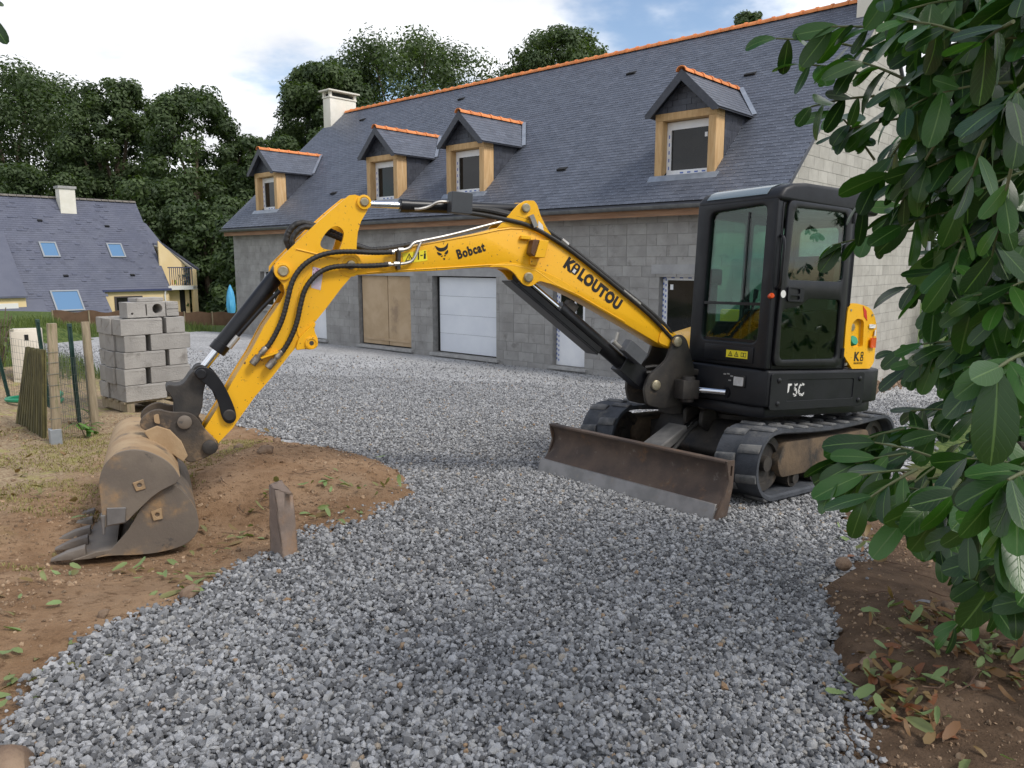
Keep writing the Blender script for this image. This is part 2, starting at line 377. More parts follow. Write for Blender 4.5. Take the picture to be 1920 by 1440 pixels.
def ground_material():
    m = bpy.data.materials.new('soil'); m.use_nodes = True; t = m.node_tree; b = t.nodes['Principled BSDF']; L = t.links.new
    tc = t.nodes.new('ShaderNodeTexCoord')
    def noise(s, d=8, r=0.62):
        n = t.nodes.new('ShaderNodeTexNoise'); n.inputs['Scale'].default_value = s; n.inputs['Detail'].default_value = d; n.inputs['Roughness'].default_value = r
        L(tc.outputs['Object'], n.inputs['Vector']); return n.outputs['Fac']
    def rng(f, a, bb):
        r = t.nodes.new('ShaderNodeMapRange'); r.interpolation_type = 'SMOOTHSTEP'; r.inputs['From Min'].default_value = a; r.inputs['From Max'].default_value = bb; L(f, r.inputs['Value']); return r.outputs[0]
    def mix(f, a, bb):
        x = t.nodes.new('ShaderNodeMix'); x.data_type = 'RGBA'; L(f, x.inputs[0])
        for s, v in ((6, a), (7, bb)):
            if isinstance(v, tuple): x.inputs[s].default_value = (*v, 1)
            else: L(v, x.inputs[s])
        return x.outputs[2]
    def math2(op, a, bb):
        x = t.nodes.new('ShaderNodeMath'); x.operation = op
        for i, v in enumerate((a, bb)):
            if isinstance(v, (int, float)): x.inputs[i].default_value = v
            else: L(v, x.inputs[i])
        return x.outputs[0]
    sp = t.nodes.new('ShaderNodeSeparateXYZ'); L(tc.outputs['Object'], sp.inputs[0])
    soil = mix(rng(noise(2.3), 0.35, 0.65), (0.25, 0.15, 0.082), (0.36, 0.235, 0.14))
    soil = mix(rng(noise(0.9, 5), 0.5, 0.7), soil, (0.31, 0.21, 0.13))
    soil = mix(rng(noise(17, 9, .7), 0.5, 0.66), soil, (0.16, 0.093, 0.05))
    soil = mix(rng(noise(60, 3), 0.66, 0.74), soil, (0.42, 0.32, 0.22))
    # trodden, straw-littered ground left of the drive, with short dry grass
    straw = mix(rng(noise(38, 6), 0.42, 0.62), (0.27, 0.19, 0.12), (0.42, 0.33, 0.21))
    straw = mix(rng(noise(4.5, 5), 0.52, 0.66), straw, (0.34, 0.30, 0.12))
    lx = math2('ADD', sp.outputs['X'], math2('MULTIPLY', noise(1.2, 4), 1.6))
    f = math2('MULTIPLY', rng(lx, -2.3, -3.3), rng(sp.outputs['Y'], 4.0, 5.2))
    col = mix(f, soil, straw)
    # rough grass behind the fence
    fy = math2('ADD', sp.outputs['Y'], math2('MULTIPLY', noise(0.7, 4), 3.0))
    gr = mix(rng(noise(9, 6), 0.4, 0.6), (0.05, 0.085, 0.02), (0.12, 0.16, 0.045))
    col = mix(math2('MULTIPLY', rng(fy, 12.5, 15.0), rng(sp.outputs['X'], -3.0, -6.0)), col, gr)
    # darker earth on the right, under the laurel
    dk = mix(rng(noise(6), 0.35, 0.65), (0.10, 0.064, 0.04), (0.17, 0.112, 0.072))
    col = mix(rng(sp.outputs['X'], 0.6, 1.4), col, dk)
    col = mix(rng(sp.outputs['X'], 3.6, 5.0), col, gr)
    L(col, b.inputs['Base Color']); b.inputs['Roughness'].default_value = 0.95; b.inputs['Specular IOR Level'].default_value = 0.2
    bp = t.nodes.new('ShaderNodeBump'); bp.inputs['Strength'].default_value = 0.9; bp.inputs['Distance'].default_value = 0.03
    L(math2('ADD', noise(11, 10, .7), math2('MULTIPLY', noise(70, 5), 0.5)), bp.inputs['Height']); L(bp.outputs[0], b.inputs['Normal'])
    return m
M_SOIL = ground_material()
gx = axis(-420, 420, -6.0, 4.0, 0.07, 1.09); gy = axis(-40, 700, 1.6, 10.0, 0.07, 1.08)
GX, GY = np.meshgrid(gx, gy); GZ = soil_z(GX, GY)
edge_in = in_poly(GRAVEL, GX, GY)
GZ = np.where(edge_in, np.minimum(GZ, ground_z(GX, GY)) - 0.05, GZ)
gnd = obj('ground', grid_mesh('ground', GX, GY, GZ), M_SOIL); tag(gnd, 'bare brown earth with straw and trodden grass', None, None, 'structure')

def gravel_bed_material():
    m = bpy.data.materials.new('gravel_bed'); m.use_nodes = True; t = m.node_tree; b = t.nodes['Principled BSDF']; L = t.links.new
    tc = t.nodes.new('ShaderNodeTexCoord')
    vo = t.nodes.new('ShaderNodeTexVoronoi'); vo.inputs['Scale'].default_value = 26; L(tc.outputs['Object'], vo.inputs['Vector'])
    rp = t.nodes.new('ShaderNodeValToRGB'); L(vo.outputs['Color'], rp.inputs[0])
    rp.color_ramp.elements[0].color = (0.26, 0.26, 0.263, 1); rp.color_ramp.elements[1].color = (0.5, 0.5, 0.5, 1)
    rp.color_ramp.elements[0].position = 0.15; rp.color_ramp.elements[1].position = 0.8
    n = t.nodes.new('ShaderNodeTexNoise'); n.inputs['Scale'].default_value = 0.45; n.inputs['Detail'].default_value = 5; L(tc.outputs['Object'], n.inputs['Vector'])
    r = t.nodes.new('ShaderNodeMapRange'); r.inputs['From Min'].default_value = 0.35; r.inputs['From Max'].default_value = 0.65; r.inputs['To Min'].default_value = 0.86; r.inputs['To Max'].default_value = 1.12
    L(n.outputs['Fac'], r.inputs['Value'])
    cc = t.nodes.new('ShaderNodeCombineColor')
    for i in range(3): L(r.outputs[0], cc.inputs[i])
    x = t.nodes.new('ShaderNodeMix'); x.data_type = 'RGBA'; x.blend_type = 'MULTIPLY'; x.inputs[0].default_value = 1; L(rp.outputs[0], x.inputs[6]); L(cc.outputs[0], x.inputs[7])
    L(x.outputs[2], b.inputs['Base Color']); b.inputs['Roughness'].default_value = 0.9
    bp = t.nodes.new('ShaderNodeBump'); bp.inputs['Strength'].default_value = 0.8; bp.inputs['Distance'].default_value = 0.03; bp.invert = True
    L(vo.outputs['Distance'], bp.inputs['Height']); L(bp.outputs[0], b.inputs['Normal'])
    return m
bx_ = axis(-14, 15, -6, 6, 0.12, 1.05); by_ = axis(1.2, 30, 1.2, 12, 0.12, 1.04)
BX, BY = np.meshgrid(bx_, by_)
ctr = in_poly(GRAVEL, (BX[:-1, :-1] + BX[1:, 1:]) / 2, (BY[:-1, :-1] + BY[1:, 1:]) / 2)
BZ = ground_z(BX, BY) + 0.018 * vnoise(BX, BY, 1.1, 5) - 0.012
bed = obj('gravel_bed', grid_mesh('gravel_bed', BX, BY, BZ, ctr), gravel_bed_material()); tag(bed, 'grey gravel drive running up to the new house', None, None, 'structure')

def stone_mesh(name, seed, sub=1, flat=0.75, jag=0.22):
    bm = bmesh.new(); bmesh.ops.create_icosphere(bm, subdivisions=sub, radius=0.5)
    r = random.Random(seed); sc = (r.uniform(.8, 1.15), r.uniform(.62, .95), r.uniform(.5, .8) * flat / 0.75)
    pl = [(Vector((r.gauss(0, 1), r.gauss(0, 1), r.gauss(0, 1))).normalized(), r.uniform(.22, .42)) for _ in range(8)]
    for v in bm.verts:
        for n, d in pl:
            k = v.co.dot(n)
            if k > d: v.co -= n * (k - d)
        v.co += Vector((r.gauss(0, 1), r.gauss(0, 1), r.gauss(0, 1))) * jag * 0.06
        v.co = Vector((v.co.x * sc[0], v.co.y * sc[1], v.co.z * sc[2]))
    me = bpy.data.meshes.new(name); bm.to_mesh(me); bm.free(); return me

def gravel_material():
    m = bpy.data.materials.new('gravel_stone'); m.use_nodes = True; t = m.node_tree; b = t.nodes['Principled BSDF']; L = t.links.new
    oi = t.nodes.new('ShaderNodeObjectInfo'); rp = t.nodes.new('ShaderNodeValToRGB'); L(oi.outputs['Random'], rp.inputs[0])
    els = [(0.0, (0.10, 0.101, 0.104)), (0.18, (0.168, 0.169, 0.173)), (0.42, (0.24, 0.242, 0.246)), (0.66, (0.315, 0.317, 0.321)), (0.88, (0.43, 0.432, 0.436)), (0.97, (0.36, 0.355, 0.34)), (0.992, (0.33, 0.27, 0.2)), (1.0, (0.33, 0.21, 0.12))]
    cr = rp.color_ramp
    cr.elements[0].position, cr.elements[0].color = els[0][0], (*els[0][1], 1)
    cr.elements[1].position, cr.elements[1].color = els[-1][0], (*els[-1][1], 1)
    for p, c in els[1:-1]:
        e = cr.elements.new(p); e.color = (*c, 1)
    tc = t.nodes.new('ShaderNodeTexCoord'); n = t.nodes.new('ShaderNodeTexNoise'); n.inputs['Scale'].default_value = 3; n.inputs['Detail'].default_value = 6; L(tc.outputs['Object'], n.inputs['Vector'])
    r = t.nodes.new('ShaderNodeMapRange'); r.inputs['To Min'].default_value = 0.82; r.inputs['To Max'].default_value = 1.18; L(n.outputs['Fac'], r.inputs['Value'])
    cc = t.nodes.new('ShaderNodeCombineColor')
    for i in range(3): L(r.outputs[0], cc.inputs[i])
    x = t.nodes.new('ShaderNodeMix'); x.data_type = 'RGBA'; x.blend_type = 'MULTIPLY'; x.inputs[0].default_value = 1; L(rp.outputs[0], x.inputs[6]); L(cc.outputs[0], x.inputs[7])
    L(x.outputs[2], b.inputs['Base Color']); b.inputs['Roughness'].default_value = 0.85; b.inputs['Specular IOR Level'].default_value = 0.3
    bp = t.nodes.new('ShaderNodeBump'); bp.inputs['Strength'].default_value = 0.16; bp.inputs['Distance'].default_value = 0.05; L(n.outputs['Fac'], bp.inputs['Height']); L(bp.outputs[0], b.inputs['Normal'])
    return m
M_STONE = gravel_material()
KINDS = bpy.data.collections.new('gravel_kinds')
for i in range(10):
    me = stone_mesh('stone', 100 + i); me.materials.append(M_STONE); KINDS.objects.link(bpy.data.objects.new('stone_kind', me))

def scatter(name, P, scale, rot, idx, coll, label):
    me = bpy.data.meshes.new(name); me.from_pydata(P.tolist(), [], [])
    for nme, typ, arr in (('scl', 'FLOAT', scale), ('idx', 'INT', idx)):
        a = me.attributes.new(nme, typ, 'POINT'); a.data.foreach_set('value', arr)
    a = me.attributes.new('rot', 'FLOAT_VECTOR', 'POINT'); a.data.foreach_set('vector', rot.astype(np.float32).ravel())
    o = obj(name, me); g = bpy.data.node_groups.new(name, 'GeometryNodeTree')
    g.interface.new_socket('Geometry', in_out='INPUT', socket_type='NodeSocketGeometry'); g.interface.new_socket('Geometry', in_out='OUTPUT', socket_type='NodeSocketGeometry')
    N = g.nodes.new; L = g.links.new
    gi = N('NodeGroupInput'); go = N('NodeGroupOutput'); m2p = N('GeometryNodeMeshToPoints'); iop = N('GeometryNodeInstanceOnPoints'); ci = N('GeometryNodeCollectionInfo')
    ci.inputs['Collection'].default_value = coll; ci.inputs['Separate Children'].default_value = True; ci.inputs['Reset Children'].default_value = True
    def attr(n, ty):
        a = N('GeometryNodeInputNamedAttribute'); a.data_type = ty; a.inputs['Name'].default_value = n; return a.outputs['Attribute']
    L(gi.outputs[0], m2p.inputs['Mesh']); L(m2p.outputs[0], iop.inputs['Points']); L(ci.outputs[0], iop.inputs['Instance'])
    iop.inputs['Pick Instance'].default_value = True; L(attr('idx', 'INT'), iop.inputs['Instance Index'])
    e2r = N('FunctionNodeEulerToRotation'); L(attr('rot', 'FLOAT_VECTOR'), e2r.inputs[0]); L(e2r.outputs[0], iop.inputs['Rotation']); L(attr('scl', 'FLOAT'), iop.inputs['Scale'])
    L(iop.outputs[0], go.inputs[0])
    md = o.modifiers.new('scatter', 'NODES'); md.node_group = g
    return tag(o, label, None, None, 'stuff')
pts = []
for (y0, y1, dens, sz) in ((1.9, 4.2, 5000, 1.0), (4.2, 7.5, 3700, 1.0), (7.5, 11, 2100, 1.0), (11, 15, 1100, .95), (15, 20, 420, 1.0)):
    n = int(dens * (y1 - y0) * 36); x = RNG.uniform(-18, 18, n); y = RNG.uniform(y0, y1, n)
    jx = x + 0.30 * vnoise(x, y, 0.35, 8) + RNG.normal(0, .035, n); jy = y + 0.30 * vnoise(x, y, 0.35, 18) + RNG.normal(0, .035, n)
    k = (np.abs(x) < 0.70 * y + 0.5) & in_poly(GRAVEL, jx, jy)
    x, y = x[k], y[k]
    if y0 >= 11: k = RNG.random(len(y)) > (y - 11) / 10; x, y = x[k], y[k]      # thins out where single stones can no longer be told apart
    n = len(x)
    s = np.clip(RNG.lognormal(math.log(0.0275), 0.37, n), 0.010, 0.064) * sz
    pts.append(np.stack([x, y, ground_z(x, y) + 0.018 * vnoise(x, y, 1.1, 5) + RNG.uniform(-0.004, 0.014, n) + 0.004, s], 1))
# strays lying on the soil along the edge of the drive
n = 9000; x = RNG.uniform(-3.2, 3.2, n); y = RNG.uniform(2, 8, n)
jx = x + RNG.normal(0, 0.10, n); jy = y + RNG.normal(0, 0.10, n)
k = in_poly(GRAVEL, jx, jy) & ~in_poly(GRAVEL, x, y); x, y = x[k], y[k]
pts.append(np.stack([x, y, soil_z(x, y) + 0.004, RNG.uniform(0.012, 0.036, len(x))], 1))
A = np.concatenate(pts); n = len(A)
scatter('gravel', A[:, :3], A[:, 3], np.stack([RNG.normal(0, .55, n), RNG.normal(0, .55, n), RNG.uniform(0, 6.28, n)], 1), RNG.integers(0, 10, n), KINDS,
        'loose grey crushed stone covering the drive')
# small pebbles and crumbs on the bare soil
PEB = bpy.data.collections.new('pebble_kinds')
M_PEB = mat('pebble', (0.23, 0.145, 0.085), (0.36, 0.26, 0.17), scale=2, rough=0.95, rnd=0.9, bump=0.4, bscale=6)
for i in range(6):
    me = stone_mesh('pebble', 300 + i, 1); me.materials.append(M_PEB); PEB.objects.link(bpy.data.objects.new('pebble_kind', me))
n = 60000; x = RNG.uniform(-6, 4, n); y = RNG.uniform(2, 9, n) ; k = (np.abs(x) < 0.70 * y + 0.4) & ~in_poly(GRAVEL, x, y) & (vnoise(x, y, 0.5, 31) + RNG.normal(0, .2, n) > -0.05)
x, y = x[k], y[k]; n = len(x)
scatter('soil_crumbs', np.stack([x, y, soil_z(x, y) + 0.002], 1), np.clip(RNG.lognormal(math.log(0.012), 0.65, n), 0.005, 0.07), RNG.uniform(0, 6.28, (n, 3)), RNG.integers(0, 6, n), PEB,
        'clods and small pebbles lying on the bare earth')
# ================================================================== NEW HOUSE
# house frame: x = depth behind the front wall, y = distance along the front from its right corner, z = height over the door sills
HM = Matrix(((D2[0], D1[0], 0, 5.09678666), (D2[1], D1[1], 0, 14.6349305), (0, 0, 1, -0.78), (0, 0, 0, 1)))
HL, HW = 20.45, 9.65; EAVE0, PITCH = 3.92, 0.895; RIDGE_T = 4.83; RIDGE_H = EAVE0 + PITCH * RIDGE_T
M_BLOCK = mat('concrete_block', (0.27, 0.262, 0.25), (0.34, 0.333, 0.318), scale=2.2, rough=0.95, tone=0.26, rnd=0.0, bump=0.55, bscale=55, spec=0.2, dirt=[((0.2, 0.19, 0.178), 3.2, .56, .74)])
M_BLOCK_SUNLIT = mat('sunlit_beige_block', (0.37, 0.35, 0.315), (0.44, 0.42, 0.38), scale=2.2, rough=0.95, tone=0.3, bump=0.5, bscale=55, spec=0.2, dirt=[((0.3, 0.28, 0.25), 3.2, .58, .76)])  # gable copy of the block colour, lightened: sunlight is put into it
M_MORTAR = mat('mortar', (0.22, 0.214, 0.204), (0.29, 0.283, 0.268), scale=7, rough=0.95, bump=0.6, bscale=70, spec=0.2)
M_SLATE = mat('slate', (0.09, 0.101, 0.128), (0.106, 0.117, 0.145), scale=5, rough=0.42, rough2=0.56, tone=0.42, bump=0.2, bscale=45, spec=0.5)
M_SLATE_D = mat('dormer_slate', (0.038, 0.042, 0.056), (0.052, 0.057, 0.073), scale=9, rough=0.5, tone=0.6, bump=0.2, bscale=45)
M_HOOK = mat('slate_hook', (0.42, 0.43, 0.45), rough=0.35, metal=0.7)
M_TERRA = mat('terracotta', (0.62, 0.20, 0.062), (0.72, 0.27, 0.09), scale=8, rough=0.75, rnd=0.24, bump=0.25, bscale=30, dirt=[((0.42, 0.15, 0.06), 5, .58, .72)])
M_ZINC = mat('zinc', (0.30, 0.33, 0.37), (0.38, 0.41, 0.45), scale=5, rough=0.42, metal=0.55)
M_GUTTER = mat('gutter_zinc', (0.12, 0.125, 0.128), (0.17, 0.175, 0.175), scale=5, rough=0.45, metal=0.4)
M_FASCIA = mat('raw_fascia_wood', (0.25, 0.135, 0.075), (0.34, 0.2, 0.12), scale=3, rough=0.85, stretch=(9, 0.6, 9), dirt=[((0.17, 0.12, 0.09), 2, .55, .7)])
M_TIMBER = mat('dormer_timber', (0.5, 0.31, 0.14), (0.6, 0.4, 0.2), scale=3.0, rough=0.75, stretch=(6, 6, 0.7), bump=0.25, bscale=20, rnd=0.15, dirt=[((0.3, 0.15, 0.055), 9, .68, .73), ((0.62, 0.46, 0.28), 1.6, .58, .7)])
M_PVC = mat('white_pvc', (0.74, 0.755, 0.78), (0.8, 0.81, 0.82), scale=4, rough=0.35)
M_TAPE = mat('blue_film_print', (0.09, 0.16, 0.45), rough=0.4)
M_DARKPANE = mat('dark_pane', (0.008, 0.009, 0.009), (0.014, 0.014, 0.014), scale=2, rough=0.05, spec=0.4)
M_GARAGE = mat('garage_white', (0.66, 0.69, 0.74), (0.71, 0.74, 0.78), scale=1.5, rough=0.45, bump=0.04, bscale=200)
M_OSB = mat('chipboard', (0.43, 0.31, 0.185), (0.5, 0.37, 0.235), scale=2.0, rough=0.85, bump=0.1, bscale=60, dirt=[((0.3, 0.215, 0.14), 1.3, .56, .72)])
M_SILL = mat('concrete_sill', (0.3, 0.295, 0.285), (0.4, 0.395, 0.38), scale=6, rough=0.9, bump=0.3, bscale=60)
M_RENDER = mat('cream_chimney', (0.7, 0.67, 0.58), (0.76, 0.73, 0.65), scale=2, rough=0.8)
M_BLACK = mat('black_void', (0.01, 0.01, 0.01), rough=0.8)

house = thing('new_house', 'unrendered grey block house with slate roof, orange ridge tiles and four dormers', 'house', HM)
OPEN = [(7.40, 9.80, -0.06, 2.03), (10.72, 13.12, -0.06, 2.01), (4.60, 5.55, -0.06, 2.10), (1.45, 2.66, -0.06, 2.15), (14.85, 15.85, -0.06, 2.05), (17.55, 18.72, 0.80, 2.18)]
TOPH = 3.62; BASEH = -0.75
# --- front wall: mortar backing with openings, blocks standing 7 mm proud
b = MB()
holes = [[(a, c), (bb, c), (bb, d), (a, d)] for a, bb, c, d in OPEN]
b.prism([(0.012, BASEH), (HL, BASEH), (HL, TOPH), (0.012, TOPH)], 0.007, 0.26, 'yz', holes=holes)
wall = b.build('front_wall', M_MORTAR, house)
b = MB(); b.prism([(0.265, BASEH), (HW, BASEH), (HW, EAVE0 + PITCH * (2 * RIDGE_T - HW) - 0.12), (RIDGE_T, RIDGE_H - 0.14), (0.265, EAVE0 + PITCH * .265 - 0.14)], 0.007, 0.26, 'xz')
gable = b.build('gable_wall', M_MORTAR, house)
b = MB(); b.prism([(0.265, BASEH), (HW, BASEH), (HW, EAVE0 + PITCH * (2 * RIDGE_T - HW) - 0.14), (RIDGE_T, RIDGE_H - 0.14), (0.265, EAVE0 + PITCH * .265 - 0.14)], HL - 0.26, HL, 'xz')
b.build('far_gable_wall', M_BLOCK, house)
b = MB(); b.box(HW - 0.25, HW, 0.27, HL - 0.27, BASEH, 3.5); b.build('back_wall', M_BLOCK, house)
CH = 0.236
def clip(poly, nx, ny, c):
    out = []
    for i in range(len(poly)):
        a, bb = poly[i], poly[(i + 1) % len(poly)]; fa = nx * a[0] + ny * a[1] - c; fb = nx * bb[0] + ny * bb[1] - c
        if fa <= 0: out.append(a)
        if (fa < 0 < fb) or (fb < 0 < fa):
            k = fa / (fa - fb); out.append((a[0] + (bb[0] - a[0]) * k, a[1] + (bb[1] - a[1]) * k))
    return out
R = random.Random(3); fblocks = []; gblocks = []
h = BASEH; row = 0
while h < TOPH - 0.03:
    ch = 0.19 if row == 13 else CH
    top = min(h + ch, TOPH); cuts = [(a, bb) for a, bb, c, d in OPEN if c < (h + top) / 2 < d]
    cuts.sort(); spans = []; s = 0.0
    for a, bb in cuts: spans.append((s, a)); s = bb
    spans.append((s, HL))
    for a, bb in spans:
        x = a; first = True
        while x < bb - 0.03:
            w_ = 0.5
            if first: w_ = 0.5 if row % 2 == 0 else 0.25; first = False
            if R.random() < 0.10: w_ *= R.choice((0.5, 0.7))
            e = min(x + w_, bb)
            if bb - e < 0.1: e = bb
            fblocks.append((x + .004, e - .004, h + .004, top - .004, R.gauss(0, 0.16) + (0.10 if row == 13 else 0))); x = e
    h = top; row += 1
h = BASEH; row = 0
while h < RIDGE_H:
    x = 0.0 if row % 2 == 0 else -0.25
    while x < HW:
        p = [(max(x, 0) + .004, h + .004), (min(x + .5, HW) - .004, h + .004), (min(x + .5, HW) - .004, h + CH - .004), (max(x, 0) + .004, h + CH - .004)]
        x += 0.5
        p = clip(p, -PITCH, 1, EAVE0 - 0.14); p = clip(p, PITCH, 1, EAVE0 - 0.14 + 2 * PITCH * RIDGE_T)
        if len(p) >= 3 and max(q[0] for q in p) - min(q[0] for q in p) > 0.03: gblocks.append((p, R.gauss(0.15, 0.14)))
    h += CH; row += 1
# the blocks that show largest are parts of their own, the far ones are joined
fblocks.sort(key=lambda q: q[0]); vis = [q for q in fblocks if q[3] > -0.35]
near_blocks = vis[:235]; far_blocks = vis[235:] + [q for q in fblocks if q[3] <= -0.35]
cache = {}
for a, bb, c, d, tn in near_blocks:
    tn = round(tn * 12) / 12; key = (round(bb - a, 2), round(d - c, 2), tn)
    if key not in cache:
        q = MB(); q.box(0, 0.05, 0, bb - a, 0, d - c, tone=tn or 0.001); cache[key] = q.mesh('block', bevel=0.003, seg=1, smooth=False)
    obj('block', cache[key], M_BLOCK, wall, Matrix.Translation((-0.0 + R.uniform(-.002, .002), a, c)))
b = MB()
for a, bb, c, d, tn in far_blocks: b.box(0 + R.uniform(-.002, .002), 0.05, a, bb, c, d, tone=tn)
tag(b.build('block_courses', M_BLOCK, wall), kind='stuff')
gl = [q for q in gblocks if min(p[1] for p in q[0]) > -0.4 and 0 < min(p[0] for p in q[0]) and max(p[1] for p in q[0]) < 6.2]
gl.sort(key=lambda q: q[0][0][0]); gsep = gl[:65]; ids = set(id(q) for q in gsep)
for p, tn in gsep:
    q = MB(); q.prism(p, 0, 0.05, 'xz', tone=tn or 0.001); q.build('block', M_BLOCK_SUNLIT, gable)
b = MB()
for q in gblocks:
    if id(q) not in ids: b.prism(q[0], 0, 0.05, 'xz', tone=q[1])
tag(b.build('block_courses', M_BLOCK_SUNLIT, gable), kind='stuff')

# --- roof
def rz(t): return EAVE0 + PITCH * t
NRM = Vector((-PITCH, 0, 1)).normalized(); UPS = Vector((1, 0, PITCH)).normalized()
b = MB(); T0 = -0.36
th = 0.10
DORM = [2.33, 8.77, 12.21, 18.55]
def deck(t0, t1, s0, s1): b.prism([(t0, rz(t0) - th), (t0, rz(t0) - 0.03), (t1, rz(t1) - 0.03), (t1, rz(t1) - th)], s0, s1, 'xz')
edges = [-0.06] + [e for c in DORM for e in (c - .62, c + .62)] + [HL + 0.10]
for i_ in range(0, len(edges), 2): deck(T0, RIDGE_T, edges[i_], edges[i_ + 1])
for c in DORM: deck(T0, .24, c - .62, c + .62); deck(2.2, RIDGE_T, c - .62, c + .62)
b.prism([(RIDGE_T, RIDGE_H - .03), (2 * RIDGE_T - T0, rz(T0) - .03), (2 * RIDGE_T - T0, rz(T0) - th), (RIDGE_T, RIDGE_H - th)], -0.06, HL + 0.10, 'xz')
roof = b.build('roof', mat('roof_batten', (0.08, 0.085, 0.1), rough=0.7), house)
EXP, SW = 0.112, 0.222
sl_sep = []; bs = MB(); bh = MB()
nrow = int((RIDGE_T - T0) / UPS.x / EXP); SLL = 0.26
TV = [(6.02, 3.85), (12.86, 4.21), (18.06, 4.16), (15.21, 0.74), (5.9, 0.77), (2.25, 3.01)]
variants = []
for k in range(8):
    q = MB(); q.box(-SLL, 0, -SW / 2 + .003, SW / 2 - .003, 0, 0.006, tone=-0.5 + k / 7 + 0.001); variants.append(q.mesh('slate'))
ROT = Matrix(((UPS.x, 0, NRM.x), (0, 1, 0), (UPS.z, 0, NRM.z)))    # local x up the slope, z off the roof
cand = []
for i in range(nrow + 1):
    d = SLL + i * EXP
    o = Vector((T0, 0, rz(T0))) + UPS * (i * EXP)
    for j in range(int((HL + 0.2) / SW) + 2):
        s0 = -0.06 + (j + (0.5 if i % 2 else 0.0)) * SW; s0 = min(max(s0, 0.02), HL + 0.04)
        tt = o.x + 0.12
        hid = any(abs(s0 - c) < 0.72 and 0.20 < tt < 2.5 and rz(tt) < 6.16 - 1.06 * abs(s0 - c) for c in DORM)
        if hid: continue
        cand.append((i, s0, o))
rr = random.Random(11)
cand.sort(key=lambda c: c[1] + 0.25 * c[0] * EXP)
nsep = 0
for n_, (i, s0, o) in enumerate(cand):
    tn = max(-.5, min(.5, rr.gauss(0, 0.2)))
    # the tail lies on the course below, the head under the course above: tilt each slate a little
    tilt = Matrix.Rotation(math.radians(3.1 + rr.uniform(-.7, .7)), 3, 'Y')
    if i >= nrow - 1: L_ = 0.14
    else: L_ = SLL
    base = o + NRM * 0.010 + Vector((0, s0 + rr.uniform(-.002, .002), 0))
    M3 = (ROT @ tilt)
    if nsep < 190 and i < 40:
        M4 = M3.to_4x4(); M4.translation = base + M3 @ Vector((SLL, 0, 0)); obj('slate', variants[int((tn + .5) * 7.99)], M_SLATE, roof, M4); nsep += 1
    else:
        vs = [base + M3 @ Vector(p) for p in [(x, y, z) for z in (0, 0.006) for y in (-SW / 2 + .003, SW / 2 - .003) for x in (0, L_)]]
        bs.add(vs, [(0, 2, 3, 1), (4, 5, 7, 6), (0, 1, 5, 4), (2, 6, 7, 3), (0, 4, 6, 2), (1, 3, 7, 5)], tn)
    q0 = base + NRM * 0.0075 - UPS * 0.006
    bh.add([q0 + Vector((0, dy, 0)) + UPS * dl for dy, dl in ((-.006, 0), (.006, 0), (.006, .028), (-.006, .028))], [(0, 1, 2, 3)])
tag(bs.build('slate_courses', M_SLATE, roof), kind='stuff'); tag(bh.build('slate_hooks', M_HOOK, roof), kind='stuff')
for s0, t0 in TV:
    q = MB(); o = Vector((t0, s0, rz(t0))) + NRM * 0.02
    vs = [o + ROT @ Vector(p) for p in ((-.07, -.13, 0), (-.07, .13, 0), (.07, .13, .005), (.07, -.13, .005), (-.07, -.13, .045), (-.07, .13, .045))]
    q.add(vs, [(0, 1, 5, 4), (4, 5, 2, 3), (0, 4, 3), (1, 2, 5)]); q.build('roof_vent', M_BLACK, roof)
def ridge_tile_mesh(L_=0.40, r=0.115):
    q = MB(); n = 9; prof = [(0.0, r * 1.16), (0.055, r * 1.18), (0.065, r), (L_, r * 0.94)]
    vs = []
    for x, rr_ in prof:
        for j in range(n):
            a = PI * (j / (n - 1)) * 1.06 - 0.03 * PI; vs.append((x, rr_ * math.cos(a), rr_ * math.sin(a) * 0.9))
    fs = [(i * n + j, i * n + j + 1, (i + 1) * n + j + 1, (i + 1) * n + j) for i in range(3) for j in range(n - 1)]
    o = len(vs)
    vs += [(x, rr_ * 0.86 * math.cos(PI * j / (n - 1)), rr_ * .86 * math.sin(PI * j / (n - 1)) * .9 - .002) for x, rr_ in (prof[0], prof[3]) for j in range(n)]
    fs += [(j + 1, j, o + j, o + j + 1) for j in range(n - 1)] + [(3 * n + j, 3 * n + j + 1, o + n + j + 1, o + n + j) for j in range(n - 1)] + [(o + j, o + n + j, o + n + j + 1, o + j + 1) for j in range(n - 1)]
    q.add(vs, fs); return q.mesh('ridge_tile', smooth=True, angle=50)
RT = ridge_tile_mesh()
s = 0.42
while s < HL - 0.75:
    obj('ridge_tile', RT, M_TERRA, roof, Matrix.Translation((RIDGE_T, s, RIDGE_H - 0.03)) @ Matrix.Rotation(PI / 2, 4, 'Z') @ Matrix.Rotation(rr.uniform(-.012, .012), 4, 'Y')); s += 0.355
b = MB()
pr = [(T0 - 0.02 + 0.075 * math.cos(a), rz(T0) - 0.065 + 0.075 * math.sin(a)) for a in np.linspace(PI, 2 * PI, 9)]
prof = pr + [(x * 1.0 + (T0 - 0.02) * 0, z + 0.006) for x, z in [(T0 - 0.02 + 0.068 * math.cos(a), rz(T0) - 0.065 + 0.068 * math.sin(a)) for a in np.linspace(2 * PI, PI, 9)]]
b.prism(prof, -0.1, HL + 0.14, 'xz'); gut = b.build('gutter', M_GUTTER, house, smooth=True)
for s in np.arange(0.4, HL, 0.62):
    q = MB(); q.prism([(T0 - 0.02 + 0.079 * math.cos(a), rz(T0) - 0.065 + 0.079 * math.sin(a)) for a in np.linspace(PI, 2 * PI, 9)] + [(T0 + .055, rz(T0) - .06), (T0 - .095, rz(T0) - .06)], s, s + .025, 'xz'); q.build('gutter_bracket', M_GUTTER, gut)
